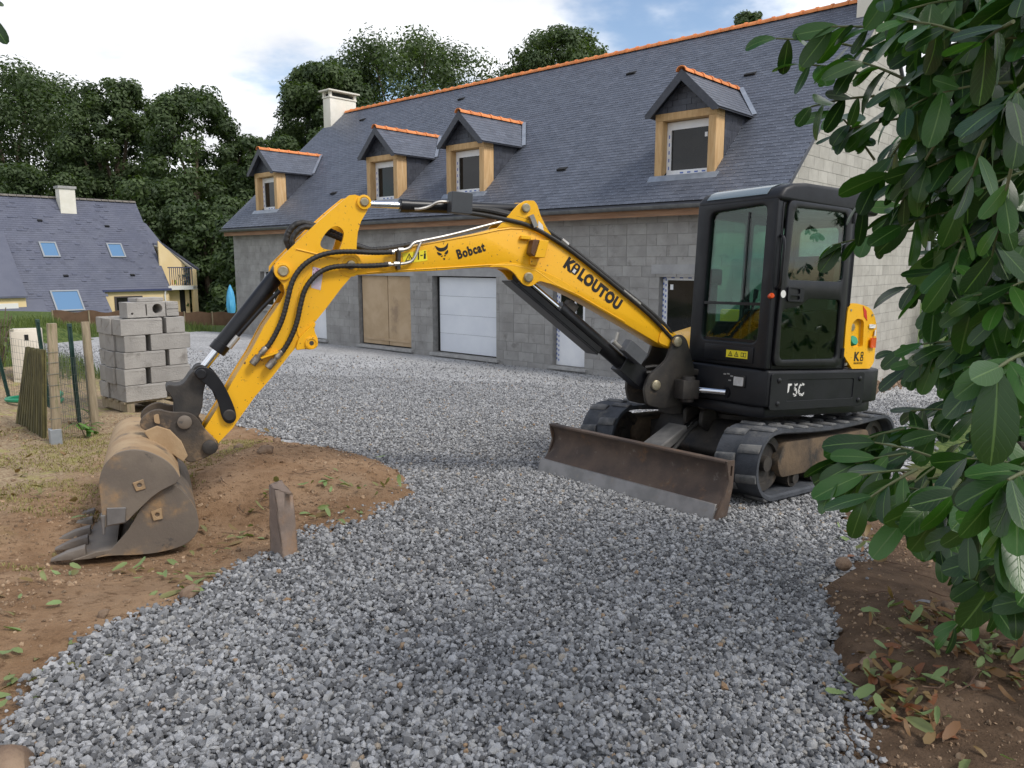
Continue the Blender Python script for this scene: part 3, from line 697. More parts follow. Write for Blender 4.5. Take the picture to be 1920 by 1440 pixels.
b = MB(); b.box(T0 + 0.06, T0 + 0.085, -0.05, HL + 0.09, rz(T0) - 0.27, rz(T0) - 0.105); b.build('fascia', M_FASCIA, house)
b = MB(); b.box(T0 + 0.09, 0.0, -0.05, HL + 0.09, rz(T0) - 0.245, rz(T0) - 0.225); b.build('soffit', M_FASCIA, house)
# verge: slates of the right edge seen from below as a dark strip
b = MB(); b.prism([(T0, rz(T0) - .11), (T0, rz(T0) + .012), (RIDGE_T, RIDGE_H + .012), (RIDGE_T, RIDGE_H - .12)], -0.085, -0.062, 'xz'); b.build('verge_strip', M_SLATE_D, house)

# --- chimneys
def chimney(t0, t1, s0, s1, base, top, name):
    q = MB(); q.box(t0, t1, s0, s1, base, top); c = q.build('chimney', M_RENDER, house, bevel=0.01)
    q = MB(); q.box(t0 - .03, t1 + .03, s0 - .03, s1 + .03, top + .001, top + .06); q.build('chimney_collar', M_RENDER, c, bevel=0.008)
    for t in (t0 + .04, t1 - .04):
        for s in (s0 + .04, s1 - .04):
            q = MB(); q.box(t - .05, t + .05, s - .05, s + .05, top + .061, top + .24); q.build('chimney_leg', M_RENDER, c)
    q = MB(); q.box(t0 + .08, t1 - .08, s0 + .08, s1 - .08, top + .061, top + .18); q.build('flue', M_BLACK, c)
    q = MB(); q.box(t0 - .12, t1 + .12, s0 - .12, s1 + .12, top + .241, top + .30); q.build('chimney_cap', M_RENDER, c, bevel=0.01)
chimney(4.12, 5.35, 20.05, 20.52, 7.2, 8.72, 'far')
chimney(4.25, 5.4, -0.03, 0.42, 7.2, 8.95, 'near')

# --- dormers
def ridge_small(): return ridge_tile_mesh(0.42, 0.10)
RTS = ridge_small()
for di, sc in enumerate(DORM):
    f = 0.28; hb = rz(f) - 0.02; ht = 5.46; hw = 0.70
    M = Matrix.Translation((0, sc, 0))
    cheeks = MB()
    for sg in (-1, 1):
        cheeks.prism([(f + .37, rz(f + .37) - .1), (f + .37, ht + .05), ((ht + .05 - EAVE0) / PITCH, ht + .05)], *sorted((sg * (hw - .06), sg * (hw - .015))), 'xz')
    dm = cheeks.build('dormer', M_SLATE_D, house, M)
    # slate courses of the cheeks
    cb = MB()
    for sg in (-1, 1):
        hh = rz(f); r_ = 0
        while hh < ht:
            x = f + 0.37 - (0.11 if r_ % 2 else 0); tmax = (hh + .15 - EAVE0) / PITCH
            while x < tmax:
                x1 = min(x + .22, tmax); xa = max(x, f + .37)
                lo = max(hh, rz(xa) - .12)
                if x1 - xa > .03:
                    y0, y1 = sorted((sg * (hw - .012), sg * (hw - .003 + .004 * rr.random())))
                    cb.box(xa + .002, x1 - .002, y0, y1, hh, min(hh + .148, ht), tone=rr.gauss(0, .22))
                x += .22
            hh += .15; r_ += 1
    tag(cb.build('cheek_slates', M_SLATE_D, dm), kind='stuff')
    # timber frame
    pw = 0.17
    for sg in (-1, 1):
        y0, y1 = sorted((sg * hw, sg * (hw - pw)))
        q = MB(); q.prism([(f, hb - .02), (f + .36, hb + .25), (f + .36, ht - .15), (f, ht - .15)], y0, y1, 'xz'); q.build('post', M_TIMBER, dm, bevel=0.006)
    q = MB(); q.box(f - .004, f + .35, -hw - .004, hw + .004, ht - .149, ht); q.build('lintel_beam', M_TIMBER, dm, bevel=0.006)
    q = MB(); q.prism([(f - .12, hb - .1 ), (f + .34, hb + .05), (f + .34, hb + .065), (f - .02, hb + .05), (f - .13, hb - .075)], -hw - .1, hw + .1, 'xz'); q.build('sill_flashing', M_ZINC, dm)
    # window set back between the posts
    y0, y1 = -hw + pw, hw - pw; wf = f + .2; z0, z1 = hb + .062, ht - .16
    q = MB(); q.prism([(y0, z0), (y1, z0), (y1, z1), (y0, z1)], wf, wf + .06, 'yz', holes=[[(y0 + .1, z0 + .1), (y1 - .1, z0 + .1), (y1 - .1, z1 - .16), (y0 + .1, z1 - .16)]])
    wn_ = q.build('window_frame', M_PVC, dm, bevel=0.004, seg=1)
    q = MB(); q.box(wf + .03, wf + .045, y0 + .09, y1 - .09, z0 + .09, z1 - .15); q.build('pane', M_DARKPANE, dm)
    q = MB(); q.box(wf + .02, wf + .028, y0 + .13, y0 + .19, z1 - .36, z1 - .27); q.build('pane_label', M_PVC, dm)
    tp = MB()
    for k in range(6):
        zz = z0 + .12 + k * .16
        if zz < z1 - .25: tp.box(wf - .003, wf - .001, y1 - .07, y1 - .045, zz, zz + .07); tp.box(wf - .003, wf - .001, y0 + .045, y0 + .07, zz + .05, zz + .11)
    for k in range(4): tp.box(wf - .003, wf - .001, y0 + .14 + k * .17, y0 + .22 + k * .17, z0 + .03, z0 + .06)
    tag(tp.build('film_print', M_TAPE, dm), kind='stuff')
    # gable triangle of slates and verge boards
    ap = 6.22; ev = ht - .04; ow = hw + .13
    q = MB(); q.prism([(-hw, ht + .002), (hw, ht + .002), (0, ap - .08)], f + .02, f + .06, 'yz'); q.build('gable_board', M_SLATE_D, dm)
    gs = MB(); hh = ht + .004; r_ = 0
    while hh < ap - .15:
        lim = lambda z: hw * (ap - .08 - z) / (ap - .08 - ht)
        y = -0.9 + (.11 if r_ % 2 else 0)
        while y < .9:
            p = [(y + .003, hh), (y + .217, hh), (y + .217, hh + .116), (y + .003, hh + .116)]
            p = clip(p, (ap - .08 - ht) / hw, 1, ap - .08); p = clip(p, -(ap - .08 - ht) / hw, 1, ap - .08)
            if len(p) >= 3 and max(v[0] for v in p) - min(v[0] for v in p) > .03: gs.prism(p, f - .004 + .012 * rr.random(), f + .021, 'yz', tone=rr.gauss(0, .25))
            y += .22
        hh += .12; r_ += 1
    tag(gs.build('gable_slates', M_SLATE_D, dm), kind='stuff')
    sl_ = (ap - ev) / ow
    for sg in (-1, 1):
        q = MB(); q.prism([(sg * ow, ev - .06), (sg * ow, ev + .02), (0, ap + .02), (0, ap - .20), (sg * (ow - .12), ev - .06)], f - .22, f - .19, 'yz'); q.build('verge_board', M_SLATE_D, dm)
        # roof slope of the dormer: deck and slates cut off where they meet the main roof
        back_r = (ap - EAVE0) / PITCH; back_e = (ev - EAVE0) / PITCH
        q = MB(); q.add([(f - .2, sg * ow, ev - .03), (f - .2, 0, ap - .03), (back_r + .1, 0, ap - .03), (back_e + .1, sg * ow, ev - .03),
                         (f - .2, sg * ow, ev), (f - .2, 0, ap), (back_r + .1, 0, ap), (back_e + .1, sg * ow, ev)],
                        [(0, 1, 2, 3), (4, 7, 6, 5), (0, 4, 5, 1), (3, 2, 6, 7), (0, 3, 7, 4), (1, 5, 6, 2)]); q.build('dormer_slope', M_SLATE_D, dm)
        ln = math.hypot(ow, ap - ev); u = Vector((0, -sg * ow, ap - ev)).normalized(); nn = Vector((0, sg * (ap - ev), ow)).normalized()
        sb = MB(); i = 0
        while i * .115 < ln - .06:
            d0 = i * .115; x = f - .215 - (.11 if i % 2 else 0)
            tb = back_e + (back_r - back_e) * (d0 + .1) / ln
            while x < tb - .05:
                x0_, x1_ = max(x, f - .215) + .002, min(x + .22, tb) - .002
                if x1_ - x0_ > .03:
                    o = Vector((0, sg * ow, ev)) + u * (d0 - .012) + nn * .013; e2 = u * min(.20, ln - d0 + .01) - nn * .0085
                    P = [o + Vector((x0_, 0, 0)), o + Vector((x1_, 0, 0)), o + e2 + Vector((x1_, 0, 0)), o + e2 + Vector((x0_, 0, 0))]; P += [p + nn * .006 for p in P]
                    if di == 0 and sg == -1:
                        z = MB(); z.add(P, [(0, 3, 2, 1), (4, 5, 6, 7), (0, 1, 5, 4), (1, 2, 6, 5), (2, 3, 7, 6), (3, 0, 4, 7)], rr.gauss(0, .2)); z.build('slate', M_SLATE, dm)
                    else: sb.add(P, [(0, 3, 2, 1), (4, 5, 6, 7), (0, 1, 5, 4), (1, 2, 6, 5), (2, 3, 7, 6), (3, 0, 4, 7)], rr.gauss(0, .2))
                x += .22
            i += 1
        if sb.v: tag(sb.build('slope_slates', M_SLATE, dm), kind='stuff')
        # zinc valley against the main roof
        p0 = Vector((back_e - .02, sg * (ow + .0), ev + .01)); p1 = Vector((back_r - .02, sg * .06, ap + .0)); off = Vector((0.01, sg * .07, .055)) ; up = Vector((-.03, sg * .0, .03))
        q = MB(); q.add([p0 - Vector((.06, 0, -.03)), p1 - Vector((.06, 0, -.03)), p1 + off, p0 + off], [(0, 1, 2, 3)]); q.build('valley_flashing', M_ZINC, dm)
    x = f - .24
    while x < back_r - .12:
        obj('ridge_tile', RTS, M_TERRA, dm, Matrix.Translation((x, 0, ap - .02))); x += .385

# --- openings of the front wall
q = MB(); q.box(.20, .24, 7.40, 9.80, -.04, 2.03); gd = q.build('garage_door', M_BLACK, house)
for k in range(4):
    q = MB(); q.box(.17, .199, 7.41, 9.68, -.03 + k * .508, -.03 + (k + 1) * .508 - .006); q.build('door_panel', M_GARAGE, gd, bevel=0.002, seg=1)
q = MB(); q.box(-.09, .2, 7.30, 9.86, -.14, -.061); q.build('garage_sill', M_SILL, house, bevel=.005, seg=1)
q = MB(); q.box(.14, .18, 10.72, 13.12, -.06, 2.01); bd = q.build('boarding', M_BLACK, house)
for a, e in ((10.73, 11.83), (11.86, 13.06)):
    q = MB(); q.box(.11, .139, a, e, -.02, 2.0); q.build('board', M_OSB, bd, bevel=.002, seg=1)
q = MB(); q.box(.085, .109, 10.73, 13.0, .10, .16); q.build('board_batten', M_OSB, bd)
q = MB(); q.box(-.09, .2, 10.62, 13.2, -.14, -.061); q.build('door_sill', M_SILL, house, bevel=.005, seg=1)
def pvc_door(s0, s1, h1, glass_lo, glass_hi, half=None, film=True):
    q = MB(); gl_ = [[(s0 + .16, glass_lo), (s1 - .12, glass_lo), (s1 - .12, glass_hi), (s0 + .16, glass_hi)]]
    q.prism([(s0 + .01, -.05), (s1 - .01, -.05), (s1 - .01, h1 - .02), (s0 + .01, h1 - .02)], .14, .2, 'yz', holes=gl_); d = q.build('door', M_PVC, house, bevel=.005, seg=1)
    q = MB(); q.box(.165, .18, s0 + .15, s1 - .11, glass_lo - .01, glass_hi + .01); q.build('pane', M_DARKPANE, d)
    if half:
        q = MB(); q.box(.135, .164, half - .02, half + .02, glass_lo, glass_hi); q.build('glazing_bar', M_PVC, d)
    tp = MB(); z = .05; k = 0
    while z < h1 - .12:
        for a in (s1 - .045, s1 - .1): tp.box(.1365, .1385, a, a + .028, z + (.03 if a > s1 - .05 else 0), z + .05 + (.03 if a > s1 - .05 else 0))
        z += .115
    for k in range(int((s1 - s0) / .2)): tp.box(.1365, .1385, s0 + .12 + k * .2, s0 + .2 + k * .2, h1 - .09, h1 - .05)
    tag(tp.build('film_print', M_TAPE, d), kind='stuff')
    q = MB(); q.box(.155, .16, s1 - .25, s1 - .18, glass_hi - .2, glass_hi - .09); q.build('pane_label', M_PVC, d)
    q = MB(); q.box(-.08, .2, s0 - .08, s1 + .08, -.13, -.061); q.build('door_sill', M_SILL, house, bevel=.005, seg=1)
pvc_door(4.60, 5.55, 2.10, 1.08, 1.95, half=4.98)
pvc_door(1.45, 2.66, 2.15, .12, 2.02)
pvc_door(14.85, 15.85, 2.05, 1.3, 1.9)
q = MB(); q.prism([(17.56, .81), (18.71, .81), (18.71, 2.17), (17.56, 2.17)], .15, .2, 'yz', holes=[[(17.66, .93), (18.1, .93), (18.1, 2.07), (17.66, 2.07)], [(18.17, .93), (18.6, .93), (18.6, 2.07), (18.17, 2.07)]]); wd = q.build('window_frame', M_PVC, house)
q = MB(); q.box(.17, .185, 17.62, 18.64, .88, 2.12); q.build('pane', M_DARKPANE, wd)
q = MB(); q.box(-.06, .15, 17.48, 18.8, .73, .795); q.build('window_sill', M_SILL, wd)
for s0, s1, h in ((7.2, 10.0, 2.03), (10.55, 13.3, 2.01), (1.25, 2.86, 2.15), (4.42, 5.72, 2.10)):
    q = MB(); q.box(-.004, .03, s0, s1, h + .002, h + .20); q.build('lintel', mat('lintel_block', (0.30, 0.3, 0.3), (0.36, 0.36, 0.36), scale=3, rough=.95, bump=.4, bscale=50), house, bevel=.003, seg=1)
# downpipes
q = MB(); q.tube(smooth_open([(HW + .10, -.02, 3.2), (HW + .12, -.06, 3.0), (HW + .12, -.08, -.6)], 2), .055, 14); q.build('downpipe', mat('pipe_grey', (.42, .44, .46), rough=.4), house, smooth=True)
# ================================================================== EXCAVATOR
# frames: body (x forward, y to its left = towards the viewer, z up), chassis and boom are turned against it
CEN = Vector((2.226, 7.526, -0.47096818))
UM = frame(212, CEN); UI = UM.inverted()
KM = UI @ frame(220.9, CEN)
BM_ = UI @ frame(205, (1.48380508, 7.05, 0.8865606))
M_YEL = mat('machine_yellow', (0.87, 0.445, 0.008), (0.89, 0.475, 0.012), scale=2, rough=0.33, rough2=0.47, spec=0.5, coat=0.1, dirt=[((0.74, 0.34, 0.02), 4.0, .62, .80), ((0.20, 0.09, 0.03), 42, .635, .655), ((0.45, 0.29, 0.12), 1.3, .66, .9), ((0.12, 0.07, 0.035), 11, .69, .705)])
M_BLK = mat('machine_black', (0.0085, 0.0095, 0.0125), (0.014, 0.015, 0.018), scale=3, rough=0.38, rough2=0.55, spec=.32, dirt=[((0.05, 0.042, 0.034), 1.6, .66, .98), ((0.09, 0.08, 0.07), 60, .73, .78)])
M_BLK2 = mat('black_paint', (0.009, 0.0095, 0.012), (0.015, 0.0155, 0.018), scale=6, rough=0.34, spec=.36, dirt=[((0.06, 0.05, 0.042), 9, .68, .88)])
M_CAST = mat('black_cast', (0.024, 0.022, 0.021), (0.05, 0.043, 0.036), scale=6, rough=0.6, bump=.15, bscale=50, dirt=[((0.12, 0.085, 0.055), 5, .56, .75)])
M_CHROME = mat('chrome', (0.72, 0.73, 0.75), rough=0.12, metal=1.0)
M_STEEL = mat('bare_steel', (0.33, 0.31, 0.28), (0.45, 0.43, 0.4), scale=8, rough=0.38, metal=0.85)
M_PIPE = mat('zinc_pipe', (0.36, 0.34, 0.31), (0.5, 0.48, 0.45), scale=14, rough=0.42, metal=0.75)
M_HOSE = mat('hose_rubber', (0.012, 0.012, 0.012), (0.022, 0.02, 0.018), scale=20, rough=0.5, bump=.3, bscale=200)
M_RUBBER = mat('track_rubber', (0.036, 0.041, 0.05), (0.06, 0.066, 0.078), scale=7, rough=0.8, bump=.25, bscale=60, dirt=[((0.13, 0.125, 0.115), 5, .52, .78)])
M_LUG = mat('worn_lug', (0.09, 0.093, 0.098), (0.17, 0.168, 0.162), scale=9, rough=0.85, bump=.3, bscale=60, dirt=[((0.05, 0.055, 0.065), 6, .5, .7)])
M_RUST = mat('blade_rust', (0.068, 0.05, 0.042), (0.115, 0.08, 0.06), scale=3.5, rough=0.72, bump=.2, bscale=40, spec=.4, dirt=[((0.17, 0.095, 0.05), 5, .58, .75), ((0.16, 0.14, 0.12), 14, .6, .74)])
M_EDGE = mat('cutting_steel', (0.18, 0.175, 0.17), (0.25, 0.24, 0.235), scale=5, rough=0.42, metal=0.55, dirt=[((0.22, 0.2, 0.18), 12, .55, .72)])
M_BUCKET = mat('bucket_steel', (0.135, 0.11, 0.088), (0.19, 0.155, 0.12), scale=2.6, rough=0.62, bump=.12, bscale=50, dirt=[((0.34, 0.21, 0.1), 2.4, .52, .68), ((0.05, 0.047, 0.046), 4.0, .62, .7)])
M_DUST = mat('dusty_steel', (0.33, 0.215, 0.115), (0.42, 0.3, 0.175), scale=3.5, rough=0.85, bump=.2, bscale=45, dirt=[((0.15, 0.115, 0.085), 4.5, .55, .72)])
M_COUP = mat('coupler_steel', (0.05, 0.041, 0.034), (0.10, 0.074, 0.05), scale=4, rough=0.7, bump=.25, bscale=40, dirt=[((0.30, 0.195, 0.105), 3.2, .47, .62)])
M_TOOTH = mat('tooth_steel', (.13, .105, .085), (.19, .165, .14), scale=6, rough=.55, bump=.2, bscale=40)
M_PIN = mat('pin_head', (0.3, 0.26, 0.17), (0.42, 0.38, 0.28), scale=20, rough=0.45, metal=0.6)
M_CABGLASS = glass('cab_glass', (0.62, 0.81, 0.73), gloss=1.3); M_DOORGLASS = glass('door_glass', (0.6, 0.7, 0.66), gloss=1.7)
M_WHITEP = mat('white_print', (0.72, 0.72, 0.7), rough=0.5)
M_BLKP = mat('black_print', (0.014, 0.012, 0.012), rough=0.45)
M_YLBL = mat('yellow_label', (0.85, 0.72, 0.03), rough=0.45)
M_RED = mat('red_reflector', (0.6, 0.03, 0.02), rough=0.25, coat=.5)
M_ORANGE = mat('orange_lens', (0.75, 0.09, 0.015), rough=0.2, coat=.6)
M_SEAT = mat('seat_vinyl', (0.028, 0.028, 0.03), (0.045, 0.045, 0.046), scale=8, rough=0.6)
M_GREENCAP = mat('green_cap', (0.02, 0.28, 0.15), rough=0.35)
M_DIRTPLATE = mat('muddy_plate', (0.075, 0.055, 0.038), (0.15, 0.105, 0.065), scale=3, rough=0.9, bump=.3, bscale=30, dirt=[((0.04, 0.035, 0.03), 3.5, .5, .66)])

ex = thing('mini_excavator', 'yellow and black mini excavator on rubber tracks, parked on the gravel drive', 'excavator', UM)

# ---------- tracks (chassis frame)
def loop_path(n=96):
    """closed outline of the belt's outer face, (x, z), evenly spaced"""
    pts = []
    for a in np.linspace(-90, 90, 14): pts.append((0.90 + .305 * math.cos(math.radians(a)), .335 + .30 * math.sin(math.radians(a)) - (.0 if a > 0 else .0)))
    for x in np.linspace(.8, -1.0, 14): pts.append((x, .635 - .035 * math.sin(PI * (x + 1.0) / 1.8)))
    for a in np.linspace(90, 270, 14): pts.append((-1.10 + .305 * math.cos(math.radians(a)), .335 + .30 * math.sin(math.radians(a))))
    for x in np.linspace(-1.0, .8, 10): pts.append((x, .035))
    P = np.array(pts); d = np.r_[0, np.cumsum(np.hypot(*(np.roll(P, -1, 0) - P).T))]
    Q = np.vstack([P, P[:1]]); t = np.linspace(0, d[-1], n, endpoint=False)
    return np.stack([np.interp(t, d, Q[:, 0]), np.interp(t, d, Q[:, 1])], 1)
def make_track(y0, y1):
    P = loop_path(); n = len(P); T = np.roll(P, -1, 0) - np.roll(P, 1, 0); T /= np.hypot(*T.T)[:, None]; Nn = np.stack([T[:, 1], -T[:, 0]], 1)
    q = MB(); cs = [(y0, 0.0), (y1, 0.0), (y1, -.03), (y1 - .02, -.045), (y0 + .02, -.045), (y0, -.03)]; vs = []
    for i in range(n):
        for y, o in cs: vs.append((P[i, 0] + Nn[i, 0] * o, y, P[i, 1] + Nn[i, 1] * o))
    k = len(cs); fs = [(i * k + j, i * k + (j + 1) % k, ((i + 1) % n) * k + (j + 1) % k, ((i + 1) % n) * k + j) for i in range(n) for j in range(k)]
    q.add(vs, fs); t = q.build('track', M_RUBBER, ex, KM, weld=1e-5, smooth=True)
    # staggered chevron lugs, each a piece of its own
    lg = MB(); L_ = 0.195
    lg.add([(-.045, 0, 0), (.045, 0, 0), (.07, L_, 0), (-.02, L_, 0), (-.028, .004, .022), (.028, .004, .022), (.05, L_ - .004, .022), (0, L_ - .004, .022)], [(0, 3, 2, 1), (4, 5, 6, 7), (0, 1, 5, 4), (1, 2, 6, 5), (2, 3, 7, 6), (3, 0, 4, 7)])
    lm = lg.mesh('lug', bevel=.006, seg=1)
    m_ = 46
    P2 = loop_path(m_); T2 = np.roll(P2, -1, 0) - np.roll(P2, 1, 0); T2 /= np.hypot(*T2.T)[:, None]
    for i in range(m_):
        if P2[i, 1] < .05 and abs(P2[i, 0]) < .8: continue         # pressed into the gravel
        out_ = i % 2; tx, tz = T2[i]; nx, nz = tz, -tx
        R4 = Matrix(((tx, 0, nx, P2[i, 0]), (0, 1, 0, (y1 - .002 if out_ else y0 + .002)), (tz, 0, nz, P2[i, 1] - .0), (0, 0, 0, 1)))
        if out_: R4 = R4 @ Matrix.Rotation(PI, 4, 'Z')
        o = obj('lug', lm, M_LUG, t, R4)
        if not lm.materials: lm.materials.append(M_LUG)
    for i in range(0, n, 3):                                        # grooves of the tread centre
        pass
    # wheels and side frame
    yc = (y0 + y1) / 2
    for x, r in ((.90, .235), (-1.10, .235)):
        q = MB(); q.lathe([(r * .3, y0 + .07), (r, y0 + .07), (r, y1 - .10), (r * .75, y1 - .10), (r * .72, y1 - .125), (r * .3, y1 - .125), (r * .28, y1 - .08), (.0, y1 - .08)], (x, 0, .335), (0, 1, 0), 28); q.build('track_wheel', M_CAST, ex, KM, smooth=True)
    for x in (-.72, -.33, .06, .45):
        q = MB(); q.lathe([(.0, y0 + .08), (.085, y0 + .08), (.085, y1 - .09), (.05, y1 - .09), (.05, y1 - .06), (0, y1 - .06)], (x, 0, .165), (0, 1, 0), 18); q.build('roller', M_CAST, ex, KM, smooth=True)
    q = MB(); q.prism(roundpoly([(.72, .20), (.80, .33), (.70, .50), (-.87, .50), (-.97, .33), (-.87, .20)], .05), y0 + .09, y1 - .05, 'xz'); q.build('track_frame', M_DIRTPLATE, ex, KM, bevel=.01)
make_track(.58, .98); make_track(-.98, -.58)
q = MB(); q.prism(roundpoly([(.75, .3), (.55, .58), (-.6, .58), (-.8, .3), (-.6, .2), (.6, .2)], .06), -.5, .5, 'xz'); q.box(.35, .6, -.6, .6, .3, .48); q.box(-.6, -.35, -.6, .6, .3, .48); q.build('chassis_frame', M_CAST, ex, KM, bevel=.008)
q = MB(); q.lathe([(0, .56), (.46, .56), (.46, .62), (.42, .63), (.42, .74), (0, .74)], (0, 0, 0), (0, 0, 1), 40); q.build('slewing_ring', M_CAST, ex, KM, smooth=True)
# ---------- dozer blade
def blade_prof(t):
    """curved mouldboard, t from 0 (bottom) to 1 (top): (x, z) of the front face"""
    return 1.735 - .20 * math.sin(PI * (t * .86)) ** 1.0 * .62 - .035 * t, .09 + .355 * t
fr = [blade_prof(t) for t in np.linspace(0, 1, 10)]; bk = [(x - .022, z) for x, z in fr[::-1]]
q = MB(); q.prism(fr + bk, -.975, .975, 'xz'); bl = q.build('dozer_blade', M_RUST, ex, KM, smooth=True, angle=40)
q = MB(); q.prism([(1.79, -.015), (1.745, .125), (1.725, .125), (1.768, -.015)], -.98, .98, 'xz'); q.build('cutting_edge', M_EDGE, bl, bevel=.003, seg=1)
for y in (-.98, .976):
    q = MB(); q.prism([(1.775, .0), (fr[3][0] + .03, .17), (fr[6][0] + .02, .30), (fr[9][0] + .01, .452), (1.55, .452), (1.55, .25), (1.60, .02)], y, y + .018, 'xz', holes=[[(1.575, .33), (1.60, .33), (1.60, .41), (1.575, .41)]]); q.build('side_plate', M_RUST, bl)
q = MB(); q.box(1.585, 1.66, -.975, .975, .43, .452); q.build('top_rail', M_RUST, bl, bevel=.006)
for y in (-.42, .42):
    q = MB(); q.prism([(1.6, .08), (1.6, .24), (.7, .30), (.45, .34), (.45, .22), (.7, .18)], y - .05, y + .05, 'xz'); q.build('blade_arm', M_CAST, ex, KM, bevel=.008)
q = MB(); q.cyl((1.55, .0, .2), (1.0, .0, .44), .055, n=18); q.cyl((1.0, .0, .44), (.93, 0, .47), .065, n=18); bc = q.build('blade_cylinder', M_BLK2, ex, KM, smooth=True)
q = MB(); q.cyl((.95, 0, .46), (.62, 0, .6), .03, n=16); q.build('rod', M_CHROME, bc, smooth=True)
q = MB(); q.box(-.30, .30, -.10, .10, 0, .012, m=Matrix.Translation((1.23, 0, .415)) @ Matrix.Rotation(math.radians(23.5), 4, 'Y')); q.box(-.30, .30, .088, .10, -.07, 0, m=Matrix.Translation((1.23, 0, .415)) @ Matrix.Rotation(math.radians(23.5), 4, 'Y')); q.build('cylinder_guard', mat('grey_guard', (.09, .088, .086), (.14, .135, .13), scale=8, rough=.6), bc, bevel=.004, seg=1)
q = MB(); q.tube(smooth_open([(1.40, .12, .24), (1.25, .13, .30), (1.1, .13, .40), (.95, .12, .5), (.8, .1, .56)], 2), .017, 8); q.build('blade_hose', M_HOSE, bc, smooth=True)
q = MB(); q.cyl((1.30, .13, .27), (1.18, .132, .34), .022, n=10); q.build('hose_fitting', M_PIPE, bc, smooth=True)
for y in (-.09, .09):
    q = MB(); q.prism(roundpoly([(.50, .40), (.74, .52), (.74, .66), (.60, .70), (.48, .60)], .04), y - .02, y + .02, 'xz'); q.build('cylinder_lug', M_CAST, bc, bevel=.005)

# ---------- upper body
plan = [(.80, .10), (.80, .80), (.72, .945), (-.74, .945), (-.92, .89), (-1.08, .68), (-1.18, .34), (-1.21, 0), (-1.18, -.34), (-1.08, -.68), (-.92, -.89), (-.74, -.945), (.55, -.945), (.80, -.6), (.84, -.25)]
q = MB(); q.prism(plan, .80, 1.115, 'xy'); ub = q.build('upper_body', M_BLK, ex, bevel=.025, seg=3)
plan2 = [(x * .955, y * .955) for x, y in plan]
q = MB(); q.prism(plan2, .70, .799, 'xy'); q.build('belly_plate', M_BLK, ub, bevel=.02, seg=2)
q = MB(); q.prism(roundrect(-.60, .70, .775, 1.09, .03), .946, .957, 'xz', holes=[roundrect(-.44, .50, .85, 1.035, .02)]); sp_ = q.build('side_panel', M_BLK, ub, bevel=.003, seg=1)
q = MB(); q.prism(roundrect(-.44, .50, .85, 1.035, .02), .9461, .950, 'xz'); q.build('panel_inset', M_BLK, ub)
for x, z in ((.6, 1.03), (.6, .83), (-.53, 1.03), (-.53, .83)):
    q = MB(); q.lathe([(.022, 0), (.022, .006), (.012, .012), (0, .012)], (x, .957, z), (0, 1, 0), 14); q.build('bolt', M_BLK2, ub, smooth=True)
# front of body: work lamp, labels, openings
q = MB(); q.prism(roundrect(-.065, .065, -.05, .05, .01), 0, .02, 'yz', m=Matrix.Translation((.80, .71, 1.0))); lampo = q.build('work_lamp', M_BLK2, ub, bevel=.004)
q = MB(); q.prism(roundrect(-.052, .052, -.038, .038, .008), .0205, .026, 'yz', m=Matrix.Translation((.80, .71, 1.0))); q.build('lens', mat('lamp_lens', (.5, .5, .5), (.62, .62, .62), scale=30, rough=.2), ub)
q = MB(); q.prism(roundrect(-.10, .10, -.05, .05, .04), -.02, .004, 'yz', m=Matrix.Translation((.80, .48, .885))); q.build('hose_opening', M_BLACK, ub)
for yy, zz in ((.52, 1.04), (.58, .99), (.56, 1.045), (.60, 1.03)):
    q = MB(); q.box(.801, .804, yy, yy + .03, zz, zz + .012); q.build('worn_sticker', mat('worn_sticker', (.3, .3, .29), rough=.6), ub)

# ---------- cab
CX0, CX1, CY0, CY1, CZ0, CZ1 = -.60, .76, .03, .93, 1.12, 2.55
# front frame
FW = roundpoly([(.17, 1.335), (.815, 1.335), (.815, 2.50), (.19, 2.47)], .07)
q = MB(); q.prism([(CY0, CZ0), (CY1, CZ0), (CY1, CZ1), (CY0, CZ1)], CX1 - .075, CX1, 'yz', holes=[FW]); cab = q.build('cab', M_BLK, ex, bevel=.018, seg=3)
q = MB(); q.box(CX1 - .001, CX1 + .012, .24, .80, 1.16, 1.30); q.build('front_panel', M_BLK, cab, bevel=.008)
q = MB(); q.prism(FW, CX1 - .045, CX1 - .037, 'yz'); q.build('windscreen', M_CABGLASS, cab)
q = MB(); q.box(CX1 - .055, CX1 - .012, .17, .815, 1.655, 1.68); q.build('windscreen_bar', M_BLK2, cab)
q = MB(); q.box(CX1 - .05, CX1 - .03, .18, .81, 1.335, 1.36); q.build('lower_seal', M_BLK2, cab)
# sides: near side carries the door
q = MB(); q.prism([(CX1 - .076, CZ0), (-.30, CZ0), (-.30, CZ1), (CX1 - .076, CZ1)], CY1 - .06, CY1 - .005, 'xz', holes=[roundpoly([(.655, 1.17), (-.22, 1.17), (-.20, 2.52), (.655, 2.52)], .06)]); q.build('side_frame', M_BLK, cab, bevel=.01)
UPW = roundpoly([(.575, 2.48), (-.13, 2.50), (-.145, 1.90), (.60, 1.88)], .06)
LOW = roundpoly([(.635, 1.63), (.40, 1.665), (.31, 1.735), (-.145, 1.74), (-.155, 1.215), (.62, 1.205)], .055)
DO = roundpoly([(.685, 1.150), (-.235, 1.150), (-.215, 2.545), (.655, 2.535)], .07)
q = MB(); q.prism(DO, CY1 - .002, CY1 + .028, 'xz', holes=[UPW, LOW]); door = q.build('cab_door', M_BLK2, ex, bevel=.007, seg=2)
q = MB(); q.prism(UPW, CY1 + .004, CY1 + .010, 'xz'); q.build('door_window', M_DOORGLASS, door)
q = MB(); q.prism(LOW, CY1 + .004, CY1 + .010, 'xz'); q.build('door_window', M_DOORGLASS, door)
